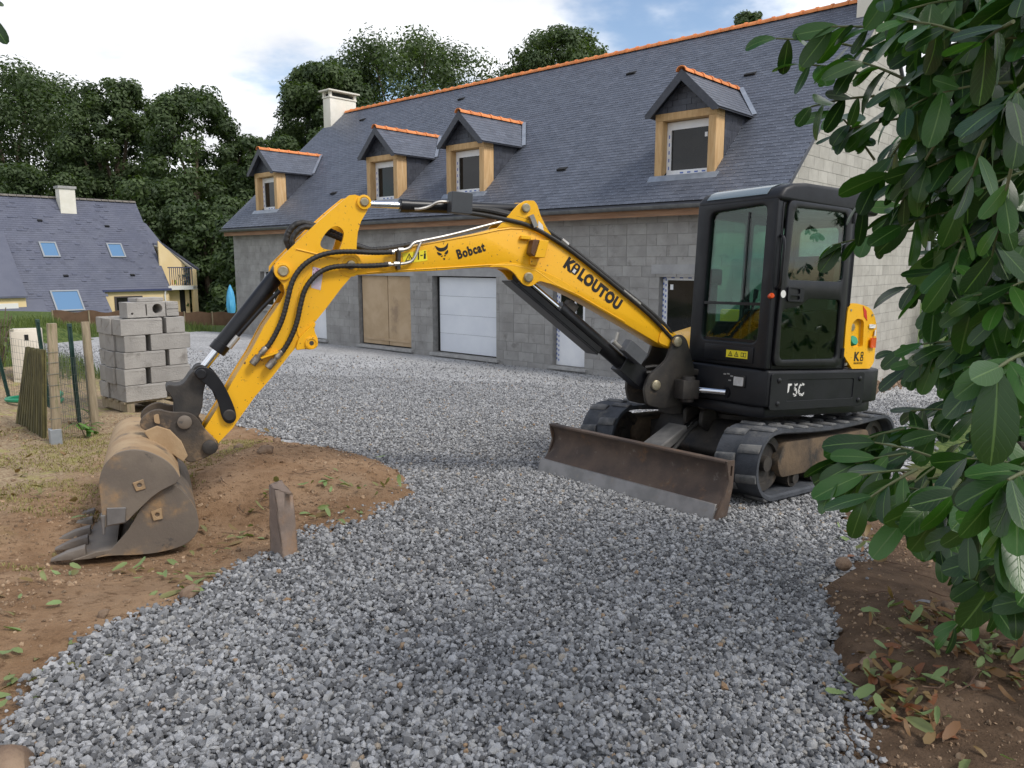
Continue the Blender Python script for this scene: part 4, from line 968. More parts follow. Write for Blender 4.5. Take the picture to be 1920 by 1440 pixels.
q = MB(); q.prism(roundrect(.385, .595, 1.70, 1.825, .025), CY1 + .0285, CY1 + .040, 'xz', holes=[roundrect(.44, .57, 1.765, 1.81, .015), roundrect(.44, .57, 1.715, 1.75, .015)]); q.build('door_handle', M_BLK, door, bevel=.003, seg=1)
for z in (1.22, 2.42):
    q = MB(); q.cyl((-.225, CY1 + .03, z), (-.225, CY1 + .03, z + .09), .018, n=12); q.build('hinge', M_BLK2, door, smooth=True)
q = MB(); q.lathe([(.032, 0), (.032, .002), (0, .002)], (.642, CY1 + .0285, 1.76), (0, 1, 0), 20); q.build('round_sticker', M_WHITEP, door)
q = MB(); q.tube(smooth_open([(.70, CY1 + .0, 2.24), (.71, CY1 + .055, 2.22), (.715, CY1 + .055, 1.95), (.71, CY1 + .05, 1.82), (.70, CY1, 1.80)], 2), .013, 8); q.build('grab_rail', M_BLK2, cab, smooth=True)
q = MB(); q.lathe([(.0, 0), (.022, 0), (.024, .05), (.018, .062), (0, .062)], (.745, CY1 - .02, 1.735), (.55, .8, .1), 16); q.build('door_catch', M_ORANGE, cab, smooth=True)
# far side, rear, roof
q = MB(); q.prism([(CX1 - .076, CZ0), (CX0 + .02, CZ0), (CX0 + .02, CZ1), (CX1 - .076, CZ1)], CY0 + .005, CY0 + .055, 'xz', holes=[roundpoly([(.60, 1.50), (.12, 1.50), (.12, 2.44), (.60, 2.44)], .05), roundpoly([(.05, 1.50), (-.48, 1.50), (-.48, 2.44), (.05, 2.44)], .05)]); q.build('side_frame', M_BLK, cab, bevel=.01)
q = MB(); q.box(-.50, .62, CY0 + .024, CY0 + .030, 1.49, 2.45); q.build('side_window', M_CABGLASS, cab)
q = MB(); q.prism([(CY0 + .01, CZ0), (.66, CZ0), (.66, CZ1), (CY0 + .01, CZ1)], CX0, CX0 + .05, 'yz', holes=[roundrect(.12, .58, 1.62, 2.44, .06)]); q.build('rear_frame', M_BLK, cab, bevel=.01)
q = MB(); q.box(CX0 + .02, CX0 + .026, .11, .59, 1.61, 2.45); q.build('rear_window', M_CABGLASS, cab)
# angled rear corner with its window
ca = Matrix(((-.3 / .405, 0, .27 / .405, -.30), (-.27 / .405, 0, -.3 / .405, .925), (0, 1, 0, 0), (0, 0, 0, 1)))     # local x along the corner, y up, z outwards... built flat then placed
ca = Matrix.Translation((-.295, .925, 0)) @ Matrix.Rotation(math.atan2(-.27, -.30), 4, 'Z')
q = MB(); q.prism([(0.0, CZ0), (.405, CZ0), (.405, CZ1), (0.0, CZ1)], -.02, .03, 'xz', holes=[roundrect(.06, .35, 1.66, 2.44, .05)], m=ca); q.build('corner_frame', M_BLK, cab, bevel=.01)
q = MB(); q.prism(roundrect(.055, .355, 1.65, 2.45, .05), .0, .006, 'xz', m=ca); q.build('corner_window', M_CABGLASS, cab)
rp_ = [(.765, 2.515), (.755, 2.57), (.70, 2.635), (.60, 2.675), (.42, 2.70), (-.35, 2.715), (-.52, 2.70), (-.595, 2.65), (-.615, 2.57), (-.61, 2.515)]
q = MB(); q.prism(rp_, CY0 - .01, CY1 + .02, 'xz'); rf = q.build('cab_roof', M_BLK, ex, bevel=.05, seg=4)
sk = [(.752, 2.580), (.70, 2.6395), (.60, 2.680), (.40, 2.706)]; 
q = MB(); n_ = len(sk); vs_ = [(x + .004, y, z + .004) for x, z in sk for y in (.13, .80)] + [(x, y, z) for x, z in sk for y in (.13, .80)]
q.add(vs_, [(2 * i, 2 * i + 1, 2 * i + 3, 2 * i + 2) for i in range(n_ - 1)] + [(0, 8, 9, 1), (6, 7, 15, 14)] + [(2 * i, 2 * i + 2, 2 * i + 10, 2 * i + 8) for i in range(3)] + [(2 * i + 1, 2 * i + 9, 2 * i + 11, 2 * i + 3) for i in range(3)])
q.build('skylight', mat('skylight_glass', (.16, .2, .22), rough=.12, spec=.8), rf, smooth=True)
# cab interior
q = MB(); q.prism(roundrect(-.36, .14, 0, .13, .05), .22, .72, 'xz', m=Matrix.Translation((0, 0, 1.48))); st = q.build('seat', M_SEAT, ex, bevel=.03, seg=3)
q = MB(); q.prism(roundpoly([(-.30, 1.58), (-.40, 2.16), (-.49, 2.16), (-.42, 1.55)], .03), .24, .70, 'xz'); q.build('backrest', M_SEAT, st, bevel=.035, seg=3)
q = MB(); q.box(-.3, .05, .3, .64, 1.14, 1.475); q.build('seat_base', M_BLK2, st)
q = MB(); q.box(CX0 + .05, CX1 - .08, CY0 + .06, CY1 - .07, 1.125, 1.14); q.build('cab_floor', M_BLK2, cab)
for y in (.17, .77):
    q = MB(); q.prism(roundpoly([(.12, 1.45), (.2, 1.62), (-.3, 1.66), (-.3, 1.45)], .03), y - .05, y + .05, 'xz'); q.build('arm_console', M_BLK2, st, bevel=.015)
    q = MB(); q.tube([(.13, y, 1.62), (.16, y, 1.72), (.17, y, 1.80)], .013, 8, radii=[.012, .012, .022]); q.build('joystick', M_BLK2, st, smooth=True)
for y in (.42, .52):
    q = MB(); q.tube(smooth_open([(.50, y, 1.15), (.52, y, 1.4), (.50, y, 1.62), (.47, y, 1.74)], 1), .012, 8); q.cyl((.472, y, 1.72), (.462, y, 1.80), .02, .022, n=10); q.build('travel_lever', M_BLK2, cab, smooth=True)
    q = MB(); q.box(.5, .62, y - .045, y + .045, 1.18, 1.195); q.build('pedal', M_BLK2, cab)
q = MB(); q.box(.60, .68, .06, .20, 1.14, 1.85); q.box(.52, .66, .06, .17, 1.83, 1.98); q.build('instrument_console', M_BLK2, cab, bevel=.02)
q = MB(); q.box(CX1 - .05, CX1 - .03, .60, .615, 1.70, 2.45); q.build('wiper_arm', M_BLK2, cab)

# warning label on the front panel
q = MB(); q.box(CX1 + .0125, CX1 + .0135, .505, .745, 1.195, 1.26); wl = q.build('warning_label', M_YLBL, cab)
def tri_mark(o, u, v, n, s_, name='warning_mark', parent=None):
    """outlined triangle printed on a label; o centre, u right, v up, n outward"""
    o, u, v, n = map(Vector, (o, u, v, n)); k = MB()
    A = [(-.5, -.42), (.5, -.42), (0, .5)]; I = [(x * .62, y * .62 - .03) for x, y in A]; P = [o + u * x * s_ + v * y * s_ + n * .0008 for x, y in A + I]
    k.add(P, [(0, 1, 4, 3), (1, 2, 5, 4), (2, 0, 3, 5)]); k.add([o + u * x * s_ + v * y * s_ + n * .0008 for x, y in ((-.05, -.22), (.08, -.2), (.05, .12), (-.04, .1))], [(0, 1, 2, 3)])
    return k.build(name, M_BLKP, parent)
fu, fv, fn = (0, 1, 0), (0, 0, 1), (1, 0, 0)
for yy in (.555, .622): tri_mark((CX1 + .0135, yy, 1.228), fu, fv, fn, .052, parent=cab)
q = MB(); o_ = (CX1 + .0143)
for a, bb in ((.672, .700), (.702, .730)):
    q.add([(o_, a, 1.208), (o_, bb, 1.208), (o_, bb, 1.246), (o_, a, 1.246), (o_, a + .005, 1.213), (o_, bb - .005, 1.213), (o_, bb - .005, 1.241), (o_, a + .005, 1.241)], [(0, 1, 5, 4), (1, 2, 6, 5), (2, 3, 7, 6), (3, 0, 4, 7)])
q.build('book_mark', M_BLKP, cab)

# ---------- yellow covers
def bend(p):
    x, y, z = p
    if x > -.64: return (x, y, z)
    d = -.64 - x; a = math.radians(26) * min(d / .25, 1) ; return (-.64 - d * math.cos(a * .7), y - d * math.sin(a * .7), z)
YO = smooth_closed([(-.285, 1.12), (-.275, 1.62), (-.30, 1.70), (-.36, 1.725), (-.56, 1.70), (-.66, 1.66), (-.80, 1.50), (-.83, 1.40), (-.84, 1.12)], 1)
def dense(poly, step=.03):
    o = []
    for i in range(len(poly)):
        a, b2 = Vector(poly[i]), Vector(poly[(i + 1) % len(poly)]); n = max(1, int((b2 - a).length / step))
        o += [tuple(a.lerp(b2, k / n)) for k in range(n)]
    return o
RECESS = roundpoly([(-.37, 1.32), (-.36, 1.53), (-.43, 1.585), (-.54, 1.57), (-.56, 1.32)], .04)
q = MB(); q.prism(dense(YO), .90, .938, 'xz', holes=[dense(RECESS)]); q.v = [bend(p) for p in q.v]; rc = q.build('rear_corner_cover', M_YEL, ex, smooth=True, angle=40)
q = MB(); q.prism(dense(RECESS), .885, .8995, 'xz'); q.v = [bend(p) for p in q.v]; q.build('cover_recess', M_YEL, rc)
def yplate(name, pts, m, y=.9385, th=.003):
    k = MB(); k.prism(dense(pts, .02), y, y + th, 'xz'); k.v = [bend(p) for p in k.v]; return k.build(name, m, rc)
yplate('red_reflector', [(-.50, 1.70), (-.56, 1.655), (-.585, 1.565), (-.53, 1.605)], M_RED)
yplate('tail_lamp', roundrect(-.785, -.665, 1.315, 1.41, .01), M_ORANGE, th=.012)
yplate('white_label', roundrect(-.745, -.625, 1.50, 1.535, .004), M_WHITEP)
yplate('white_label', roundrect(-.775, -.738, 1.425, 1.485, .004), M_WHITEP)
q = MB(); q.lathe([(.035, 0), (.035, .01), (.028, .012), (0, .012)], (-.42, .90, 1.50), (0, 1, 0), 20); q.build('tank_gauge', M_PIN, rc, smooth=True)
q = MB(); q.lathe([(0, 0), (.045, 0), (.047, .03), (.04, .04), (0, .04)], (-.43, .90, 1.37), (.1, .9, .35), 20); q.build('fuel_cap', M_GREENCAP, rc, smooth=True)
TX = lambda x, z, y: Matrix(((-1, 0, 0, x), (0, 0, 1, y), (0, 1, 0, z), (0, 0, 0, 1)))     # text facing the viewer's side
rc_k = text_obj('logo_letter', 'K', .115, M_BLKP, rc, TX(-.435, 1.195, .9392), off=.004)
q = MB(); q.prism(roundrect(-.575, -.535, 1.237, 1.278, .012), .939, .9405, 'xz', holes=[roundrect(-.566, -.544, 1.248, 1.268, .006)]); q.prism(roundrect(-.577, -.533, 1.192, 1.234, .012), .939, .9405, 'xz', holes=[roundrect(-.568, -.544, 1.203, 1.224, .004)]); q.v = [bend(p) for p in q.v]; q.build('logo_figure', M_BLKP, rc)
text_obj('small_lettering', 'KILOUTOU', .026, M_BLKP, rc, TX(-.44, 1.163, .9392))
for x, z in ((-.33, 1.165), (-.33, 1.655), (-.66, 1.62)):
    q = MB(); q.lathe([(.012, 0), (.012, .004), (0, .004)], bend((x, .938, z)), (0, 1, 0), 12); q.build('bolt', M_PIN, rc)
q = MB(); q.prism([(-.62, .66), (-.80, .60), (-.98, .40), (-1.05, 0), (-1.0, -.45), (-.85, -.75), (-.60, -.88), (-.60, .66)], 1.117, 1.62, 'xy'); q.build('engine_hood', M_YEL, ex, bevel=.05, seg=3)
q = MB(); q.prism([(.62, 1.117), (.60, 1.28), (.46, 1.37), (.10, 1.46), (-.59, 1.50), (-.59, 1.117)], -.50, .0, 'xz'); q.build('tank_hood', M_YEL, ex, bevel=.04, seg=3)
# E50 lettering, worn
mw = mat('worn_white', (.62, .62, .6), rough=.6); t_ = mw.node_tree; bs_ = t_.nodes['Principled BSDF']
nz = t_.nodes.new('ShaderNodeTexNoise'); nz.inputs['Scale'].default_value = 45; tcn = t_.nodes.new('ShaderNodeTexCoord'); t_.links.new(tcn.outputs['Object'], nz.inputs['Vector'])
rmp = t_.nodes.new('ShaderNodeMapRange'); rmp.inputs['From Min'].default_value = .44; rmp.inputs['From Max'].default_value = .47; t_.links.new(nz.outputs['Fac'], rmp.inputs['Value']); t_.links.new(rmp.outputs[0], bs_.inputs['Alpha'])
text_obj('number_lettering', '5C', .155, mw, ub, TX(.40, .892, .9505), off=.004, sx=.8)
q = MB(); q.prism([(.475, 1.0), (.425, 1.0), (.425, .985), (.452, .98), (.458, .93), (.475, .92)], .9503, .952, 'xz'); q.build('letter_remnant', M_WHITEP, ub)

# ---------- swing bracket (boom frame)
BR = roundpoly([(.115, .055), (.03, .075), (-.03, .03), (-.14, -.24), (-.14, -.40), (.0, -.57), (.20, -.60), (.36, -.565), (.40, -.42), (.36, -.30), (.26, -.23), (.17, -.15), (.14, -.05)], .045)
sb_ = None
for y0, y1 in ((.125, .165), (-.165, -.125)):
    q = MB(); q.prism(BR, y0, y1, 'xz'); o = q.build('swing_bracket', M_CAST, ex, BM_, bevel=.008); sb_ = sb_ or o
q = MB(); q.box(-.13, .13, -.124, .124, -.56, -.30); q.cyl((-.02, 0, -.66), (-.02, 0, -.24), .11, n=24); q.build('swing_post', M_CAST, ex, BM_, bevel=.01)
q = MB(); q.box(-.36, -.05, -.16, .16, -.50, -.44); q.box(-.36, -.05, -.16, .16, -.30, -.24); q.build('swing_mount', M_CAST, ex, BM_, bevel=.01)
def pin(x, z, y, r=.04, l=.018, m=M_PIN, parent=None):
    k = MB(); k.lathe([(r, -.01), (r, l), (r * .8, l + .006), (0, l + .006)], (x, y, z), (0, 1, 0), 22); return k.build('pin', m, parent or ex, BM_ if parent is None else None, smooth=True)
pin(.083, .006, .165, .045); pin(.285, -.385, .165, .045)
# swing cylinder from body to bracket
A_ = Vector((.795, .56, .885)); C_ = BM_ @ Vector((-.06, .16, -.42))
q = MB(); q.cyl(A_ + Vector((-.3, .05, 0)), A_ + Vector((.012, 0, 0)), .05, n=18); sw = q.build('swing_cylinder', M_BLK2, ex, smooth=True)
q = MB(); q.cyl(A_, C_, .028, n=18); q.build('rod', M_CHROME, sw, smooth=True)
q = MB(); q.box(-.10, .08, .17, .30, -.50, -.33); q.cyl((-.02, .235, -.53), (-.02, .235, -.30), .06, n=18); q.build('swing_ear', M_CAST, ex, BM_, bevel=.008)

# ---------- boom
BOOM = [(3.093, 0.535), (3.035, 0.592), (2.896, 0.594), (2.686, 0.639), (2.487, 0.705), (2.186, 0.779), (2.009, 0.826), (1.864, 0.874), (1.74, .90), (1.6, .905), (1.5, .89), (1.364, 0.841), (1.188, 0.754), (0.973, 0.621), (0.627, 0.413), (0.344, 0.228), (0.09, 0.092), (0.003, 0.046), (-0.014, -0.017), (0.053, -0.071), (0.172, -0.049), (0.608, 0.15), (1.087, 0.361), (1.347, 0.451), (1.45, 0.49), (1.56, .525), (1.70, .553), (1.812, 0.563), (1.906, 0.566), (2.176, 0.534), (2.308, 0.514), (2.607, 0.485), (2.973, 0.441), (3.051, 0.425), (3.107, 0.464)]
q = MB(); q.prism(BOOM, -.105, .105, 'xz'); boom = q.build('boom', M_YEL, ex, BM_, bevel=.006, seg=2)
KNEE = roundpoly([(1.865, .868), (1.74, 1.01), (1.686, 1.07), (1.626, 1.109), (1.545, 1.116), (1.515, 1.085), (1.481, 1.003), (1.427, 0.918), (1.37, .852), (1.5, .882), (1.62, .898), (1.74, .892)], .012)
for y in (.085, -.105):
    q = MB(); q.prism(KNEE, y, y + .02, 'xz', m=Matrix.Translation((0, .0035 if y > 0 else -.0035, 0))); q.build('arm_cylinder_ear', M_YEL, boom, bevel=.003, seg=1)
FOOT = smooth_closed([(1.95, .555), (1.80, .575), (1.70, .535), (1.655, .48), (1.61, .438), (1.56, .425), (1.51, .44), (1.47, .478), (1.40, .465), (1.28, .44), (1.10, .385), (1.12, .43), (1.36, .54), (1.6, .60), (1.8, .61)], 2)
for y in (.089, -.109):
    q = MB(); q.prism(FOOT, y, y + .02, 'xz'); q.build('boom_cylinder_ear', M_YEL, boom, bevel=.003, seg=1)
pin(1.622, 1.05, .108, .036, parent=boom); pin(1.571, .50, .109, .04, parent=boom); pin(3.033, .511, .16, .03, parent=boom)
# weld bead lines of the box section and the raised flange along the top edge
q = MB(); top = [(2.686, 0.632), (2.487, 0.697), (2.186, 0.771), (2.009, 0.815), (1.864, 0.855), (1.74, .88), (1.6, .885), (1.5, .868), (1.36, 0.818), (1.188, 0.73), (0.973, 0.6), (0.627, 0.39), (0.344, 0.207), (0.15, 0.10)]
q.tube([(x, .106, z) for x, z in top], .006, 6); q.build('weld_seam', M_YEL, boom, smooth=True)
q = MB(); bot = [(0.608, 0.165), (1.087, 0.377), (1.30, 0.45), (1.5, .56), (1.70, .59), (1.906, 0.582), (2.176, 0.549), (2.607, 0.50), (2.9, .463)]
q.tube([(x, .106, z) for x, z in bot], .005, 6); q.build('weld_seam', M_YEL, boom, smooth=True)
q = MB(); q.prism(roundpoly([(.22, .10), (.03, .06), (.01, -.03), (.09, -.06), (.25, -.01)], .03), .106, .118, 'xz'); q.build('foot_boss', M_YEL, boom, bevel=.003, seg=1)
# light bracket on the knee
q = MB(); q.prism([(1.52, .80), (1.44, .80), (1.47, .66), (1.56, .66)], .107, .20, 'xz'); q.box(1.57, 1.66, .107, .135, .80, .83); q.box(1.50, 1.56, .107, .125, .60, .66); q.build('lamp_bracket', M_YEL, boom, bevel=.004, seg=1)
q = MB(); q.prism([(1.575, .80), (1.523, .80), (1.563, .665), (1.60, .69)], .11, .195, 'xz'); q.build('boom_lamp', mat('lamp_amber', (.12, .06, .03), rough=.3), boom, bevel=.004, seg=1)
BT = lambda x, z, a, y=.1065: Matrix(((-math.cos(a), math.sin(a), 0, x), (0, 0, 1, y), (math.sin(a), math.cos(a), 0, z), (0, 0, 0, 1)))
text_obj('boom_lettering', 'Bobcat', .098, M_BLKP, boom, BT(2.184, .610, math.atan2(.087, .25)), off=.0042, sx=.78, gap=1.15)
aK = math.atan2(-.346, .563)
text_obj('boom_lettering', 'K', .128, M_BLKP, boom, BT(1.249, .612, aK), off=.0085, sx=.9)
ux, uz = math.cos(aK), math.sin(aK)
def along(d, h=0): return (1.249 - ux * d + uz * h * -1 * -1, .620 + uz * d + ux * h)
text_obj('boom_lettering', 'LOUTOU', .128, M_BLKP, boom, BT(1.249 - ux * .165, .612 + uz * .165, aK), off=.0085, sx=.86, gap=1.13)
Mi = BT(1.249, .612, aK)
def logo_part(name, pts, m, y, holes=(), th=.001):
    k = MB(); k.prism(pts, y, y + th, 'xy', holes=holes); me = k.mesh(name); return obj(name, me, m, boom, Mi)
logo_part('logo_figure', roundpoly([(.082, 0), (.140, 0), (.150, .05), (.140, .095), (.085, .095), (.076, .05)], .016), M_BLKP, 0, holes=[circle(.112, .068, .014, 14), [(.098, .008), (.126, .008), (.126, .042), (.098, .042)]])
logo_part('logo_white', [(.099, .009), (.125, .009), (.125, .041), (.099, .041)], M_WHITEP, 0)
Mc = BT(2.352, .590, math.atan2(.06, .25))
def emblem(pts):
    k = MB(); k.prism(pts, 0, .001, 'xy'); return obj('animal_head_emblem', k.mesh('emblem'), M_BLKP, boom, Mc)
emblem([(0, .112), (.028, .092), (.045, .086), (.070, .086), (.088, .094), (.113, .118), (.104, .085), (.096, .072), (.078, .062), (.060, .058), (.040, .060), (.022, .066), (.010, .080)])
emblem([(.008, .062), (.03, .052), (.045, .040), (.038, .030), (.020, .034), (.010, .046)]); emblem([(.066, .040), (.078, .052), (.100, .064), (.100, .046), (.088, .032), (.072, .030)])
emblem([(.030, .022), (.048, .030), (.046, .018)]); emblem([(.060, .030), (.078, .022), (.064, .016)]); emblem([(.048, .006), (.064, .006), (.060, -.008), (.052, -.008)])
# warning label on the boom
q = MB(); q.prism([(2.633, .623), (2.445, .663), (2.433, .582), (2.623, .544)], .1062, .1068, 'xz'); q.build('warning_label', M_YLBL, boom)
un = Vector((-.188, 0, .04)).normalized(); vn = Vector((.01, 0, 1)).normalized()
tri_mark((2.580, .107, .596), un, vn, (0, 1, 0), .066, parent=boom)
q = MB()
for a, bb, c, d in ((.035, .045, -.03, .03), (.055, .075, -.004, .004), (.083, .10, -.03, .012), (.086, .097, .016, .03), (.0, .004, -.04, .04)):
    q.add([Vector((2.545, .1075, .604)) + un * x + vn * z for x, z in ((a, c), (bb, c), (bb, d), (a, d))], [(0, 1, 2, 3)])
q.build('warning_figure', M_BLKP, boom)
q = MB(); q.prism([(1.50, .96), (1.46, .93), (1.44, .86), (1.50, .90)], .1092, .1097, 'xz'); q.build('white_label', M_WHITEP, boom)

# ---------- arm
ARM = [(3.089, 0.975), (3.051, 1.009), (3.009, 1.017), (2.946, 1.004), (2.91, 0.969), (2.916, 0.915), (2.961, 0.831), (2.983, 0.752), (2.989, 0.675), (2.991, 0.594), (2.955, 0.542), (2.957, 0.484), (3.019, 0.434), (3.095, 0.341), (3.208, 0.182), (3.275, 0.095), (3.33, .01), (3.466, -0.166), (3.575, -0.311), (3.694, -0.455), (3.838, -0.672), (3.929, -0.771), (3.971, -0.83), (4.019, -0.828), (4.047, -0.789), (4.019, -0.667), (3.92, -0.497), (3.83, -0.322), (3.721, -0.134), (3.633, 0.047), (3.519, 0.227), (3.491, 0.285), (3.502, 0.34), (3.539, 0.387), (3.569, 0.43), (3.569, 0.475), (3.548, 0.505), (3.458, 0.604), (3.294, 0.777), (3.183, 0.887)]
HOLE = [(3.254, 0.637), (3.247, 0.675), (3.211, 0.735), (3.162, 0.78), (3.124, 0.783), (3.088, 0.755), (3.084, 0.718), (3.102, 0.648), (3.116, 0.612), (3.189, 0.608), (3.235, 0.616)]
HOLE = smooth_closed(HOLE, 1)
q = MB(); q.prism(ARM, .112, .14, 'xz', holes=[HOLE]); arm = q.build('arm', M_YEL, ex, BM_, smooth=True)
q = MB(); q.prism(ARM, -.14, -.112, 'xz', holes=[HOLE]); q.build('arm_side_plate', M_YEL, arm, smooth=True)
LOWBOX = [(3.42, -.115), (3.575, -0.300), (3.694, -0.446), (3.838, -0.662), (3.929, -0.765), (4.02, -.76), (4.012, -0.667), (3.913, -0.497), (3.823, -0.322), (3.714, -0.134), (3.626, 0.047), (3.52, 0.21), (3.40, .25), (3.33, .13)]
q = MB(); q.prism(LOWBOX, -.111, .111, 'xz'); q.prism([(3.535, .50), (3.453, .596), (3.289, .769), (3.178, .880), (3.09, .965), (3.075, .95), (3.165, .865), (3.275, .755), (3.44, .582), (3.52, .485)], -.111, .111, 'xz'); q.build('arm_web', M_YEL, arm)
LUG = roundpoly([(3.275, .095), (3.293, .03), (3.262, -.03), (3.262, -.075), (3.30, -.112), (3.36, -.105), (3.42, -.12), (3.40, -.03)], .03)
for y in (.10, -.125):
    q = MB(); q.prism(LUG, y + .0, y + .025, 'xz', m=Matrix.Translation((0, .045 if y > 0 else -.045, 0))); q.build('arm_lug', M_YEL, arm, bevel=.003, seg=1)
def boss(x, z, r, m=M_YEL, y=.14, d=.018):
    k = MB(); k.lathe([(r, -.01), (r, d), (r * .72, d + .002), (r * .70, d - .004), (0, d - .004)], (x, y, z), (0, 1, 0), 26); return k.build('boss', m, arm, smooth=True, angle=30)
boss(2.945, .969, .052); boss(3.51, .438, .06); boss(3.033, .511, .085, d=.006); boss(3.309, -.062, .045, y=.165)
pin(2.945, .969, .15, .031, .014, parent=arm); pin(3.51, .438, .15, .036, .014, parent=arm); pin(3.309, -.062, .17, .02, .004, M_CAST, parent=arm); pin(3.033, .511, .145, .032, .022, M_CAST, parent=arm)
q = MB(); q.tube([(x, .141, z) for x, z in ((3.42, .60), (3.28, .575), (3.14, .555), (3.05, .56))], .006, 6); q.tube([(3.30, .141, .5), (3.37, .141, .38), (3.41, .141, .26), (3.42, .141, .12), (3.40, .141, 0), (3.36, .141, -.08)], .005, 6); q.build('weld_seam', M_YEL, arm, smooth=True)
q = MB(); q.prism([(3.303, .483), (3.227, .469), (3.245, .318), (3.312, .333)], .1405, .1412, 'xz'); q.build('paper_label', mat('paper_label', (.62, .62, .66), (.5, .42, .5), scale=22, rough=.6), arm)
q = MB(); q.prism([(3.30, .478), (3.229, .465), (3.235, .42), (3.302, .434)], .1413, .1417, 'xz'); q.build('label_print', mat('violet_print', (.35, .12, .3), (.6, .5, .58), scale=60, rough=.6, lo=.45, hi=.55), arm)

# ---------- boom cylinder, arm cylinder, bucket cylinder
def cylinder(name, p0, p1, split, rb, rr_, y=0.0, wb=None, gland=True):
    p0 = Vector((p0[0], y, p0[1])); p1 = Vector((p1[0], y, p1[1])); ps = p0.lerp(p1, split); d = (p1 - p0).normalized()
    k = MB(); k.lathe([(0, 0), (rb * .9, 0), (rb, .012), (rb, (ps - p0).length - .07), (rb * 1.07, (ps - p0).length - .068), (rb * 1.07, (ps - p0).length - .006), (rb * .98, (ps - p0).length), (0, (ps - p0).length)], p0, d, 28)
    k.cyl(p0 + Vector((0, -.07, 0)), p0 + Vector((0, .07, 0)), rb * 1.0, n=22); c = k.build(name, M_BLK2, ex, BM_, smooth=True, angle=30)
    k = MB(); k.cyl(ps - d * .01, p1 - d * .04, rr_, n=22); k.build('rod', M_CHROME, c, smooth=True)
    k = MB(); k.cyl(p1 + Vector((0, -.07, 0)), p1 + Vector((0, .07, 0)), rr_ * 1.75, n=22); k.build('rod_eye', M_CAST, c, smooth=True)
    return c
ac = cylinder('arm_cylinder', (1.622, 1.045), (2.945, .969), .765, .05, .028)
q = MB(); q.box(2.10, 2.27, .055, .16, .955, 1.115); q.build('valve_box', mat('dark_plate', (.04, .045, .052), (.05, .055, .062), scale=5, rough=.5), ac, bevel=.004, seg=1)
q = MB(); q.tube(smooth_open([(2.27, .09, 1.04), (2.36, .08, 1.035), (2.42, .075, .99), (2.50, .07, .965), (2.53, .055, .965)], 2), .011, 8); q.build('steel_pipe', M_PIPE, ac, smooth=True)
bcy = cylinder('bucket_cylinder', (3.51, .438), (4.042, -.288), .80, .058, .03)
q = MB(); q.tube(smooth_open([(3.52, .085, .30), (3.62, .09, .20), (3.75, .085, .04), (3.86, .08, -.10)], 2), .014, 8); q.build('steel_pipe', M_BLK2, bcy, smooth=True)
q = MB(); q.cyl((3.80, .082, -.03), (3.86, .08, -.11), .02, n=10); q.build('pipe_fitting', M_PIPE, bcy, smooth=True)
bo = cylinder('boom_cylinder', (.285, -.385), (1.571, .50), .73, .066, .033)
dB = Vector((1.571 - .285, 0, .5 + .385)).normalized(); nB = Vector((-dB.z, 0, dB.x))
def bx_on(name, a0, a1, n0, n1, y0, y1, m, parent=bo, bev=.004):
    k = MB(); O = Vector((.285, 0, -.385)); vs = [O + dB * a + nB * n_ + Vector((0, y, 0)) for n_ in (n0, n1) for y in (y0, y1) for a in (a0, a1)]
    k.add(vs, [(0, 2, 3, 1), (4, 5, 7, 6), (0, 1, 5, 4), (2, 6, 7, 3), (0, 4, 6, 2), (1, 3, 7, 5)]); return k.build(name, m, parent, bevel=bev, seg=1)
bx_on('cylinder_guard', .62, 1.66, -.115, -.098, -.09, .10, M_BLK2); bx_on('guard_side', .62, 1.60, -.098, -.045, .088, .10, M_BLK2)
bx_on('valve_box', .24, .46, .05, .17, .07, .17, mat('grey_valve_cover', (.075, .08, .09), (.095, .1, .11), scale=5, rough=.45))
bx_on('clamp_block', 1.0, 1.10, .05, .12, -.04, .05, M_CAST); bx_on('cylinder_foot', .02, .34, -.085, .085, -.075, .078, M_BLK2)
q = MB(); q.tube(smooth_open([(.35, .1, -.28), (.24, .12, -.27), (.10, .12, -.30), (-.02, .1, -.36)], 2), .018, 8); q.tube(smooth_open([(.33, .05, -.24), (.2, .06, -.22), (.05, .08, -.26), (-.05, .08, -.34)], 2), .018, 8); q.build('cylinder_hose', M_HOSE, bo, smooth=True)
q = MB(); O = Vector((.285, 0, -.385)); p = O + dB * .52 + nB * .075; q.cyl(p + Vector((0, .06, 0)), p + nB * .10 - dB * -.03 + Vector((0, .05, 0)), .014, n=10); q.cyl(p + Vector((0, .075, 0)) - dB * .06, p + Vector((0, .075, 0)) + dB * .04, .02, n=10); q.build('pipe_fitting', M_PIPE, bo, smooth=True)

# ---------- hoses and pipes on boom and arm
def ribbed(name, pts, r, m, parent, y=None):
    P = smooth_open([(x, (y if y is not None else yy[0]), z) for x, z, *yy in pts], 3)
    k = MB(); d = 0; Q = []; 
    for i in range(len(P) - 1):
        n = max(1, int((P[i + 1] - P[i]).length / .006))
        Q += [P[i].lerp(P[i + 1], j / n) for j in range(n)]
    Q.append(P[-1]); k.tube(Q, r, 8, radii=[r * (1.0 if (i // 2) % 2 else .90) for i in range(len(Q))]); return k.build(name, m, parent, smooth=True, angle=60)
ribbed('arm_hose', [(3.634, -0.118), (3.585, -0.054), (3.514, 0.098), (3.48, 0.248), (3.452, 0.38), (3.391, 0.477), (3.3, 0.549), (3.188, 0.591), (3.035, 0.608), (2.878, 0.607), (2.738, 0.621)], .019, M_HOSE, arm, .185)
ribbed('arm_hose', [(3.529, -0.147), (3.475, -0.071), (3.418, 0.063), (3.391, 0.215), (3.363, 0.329), (3.298, 0.418), (3.216, 0.476), (3.11, 0.501), (2.915, 0.509), (2.763, 0.529)], .019, M_HOSE, arm, .185)
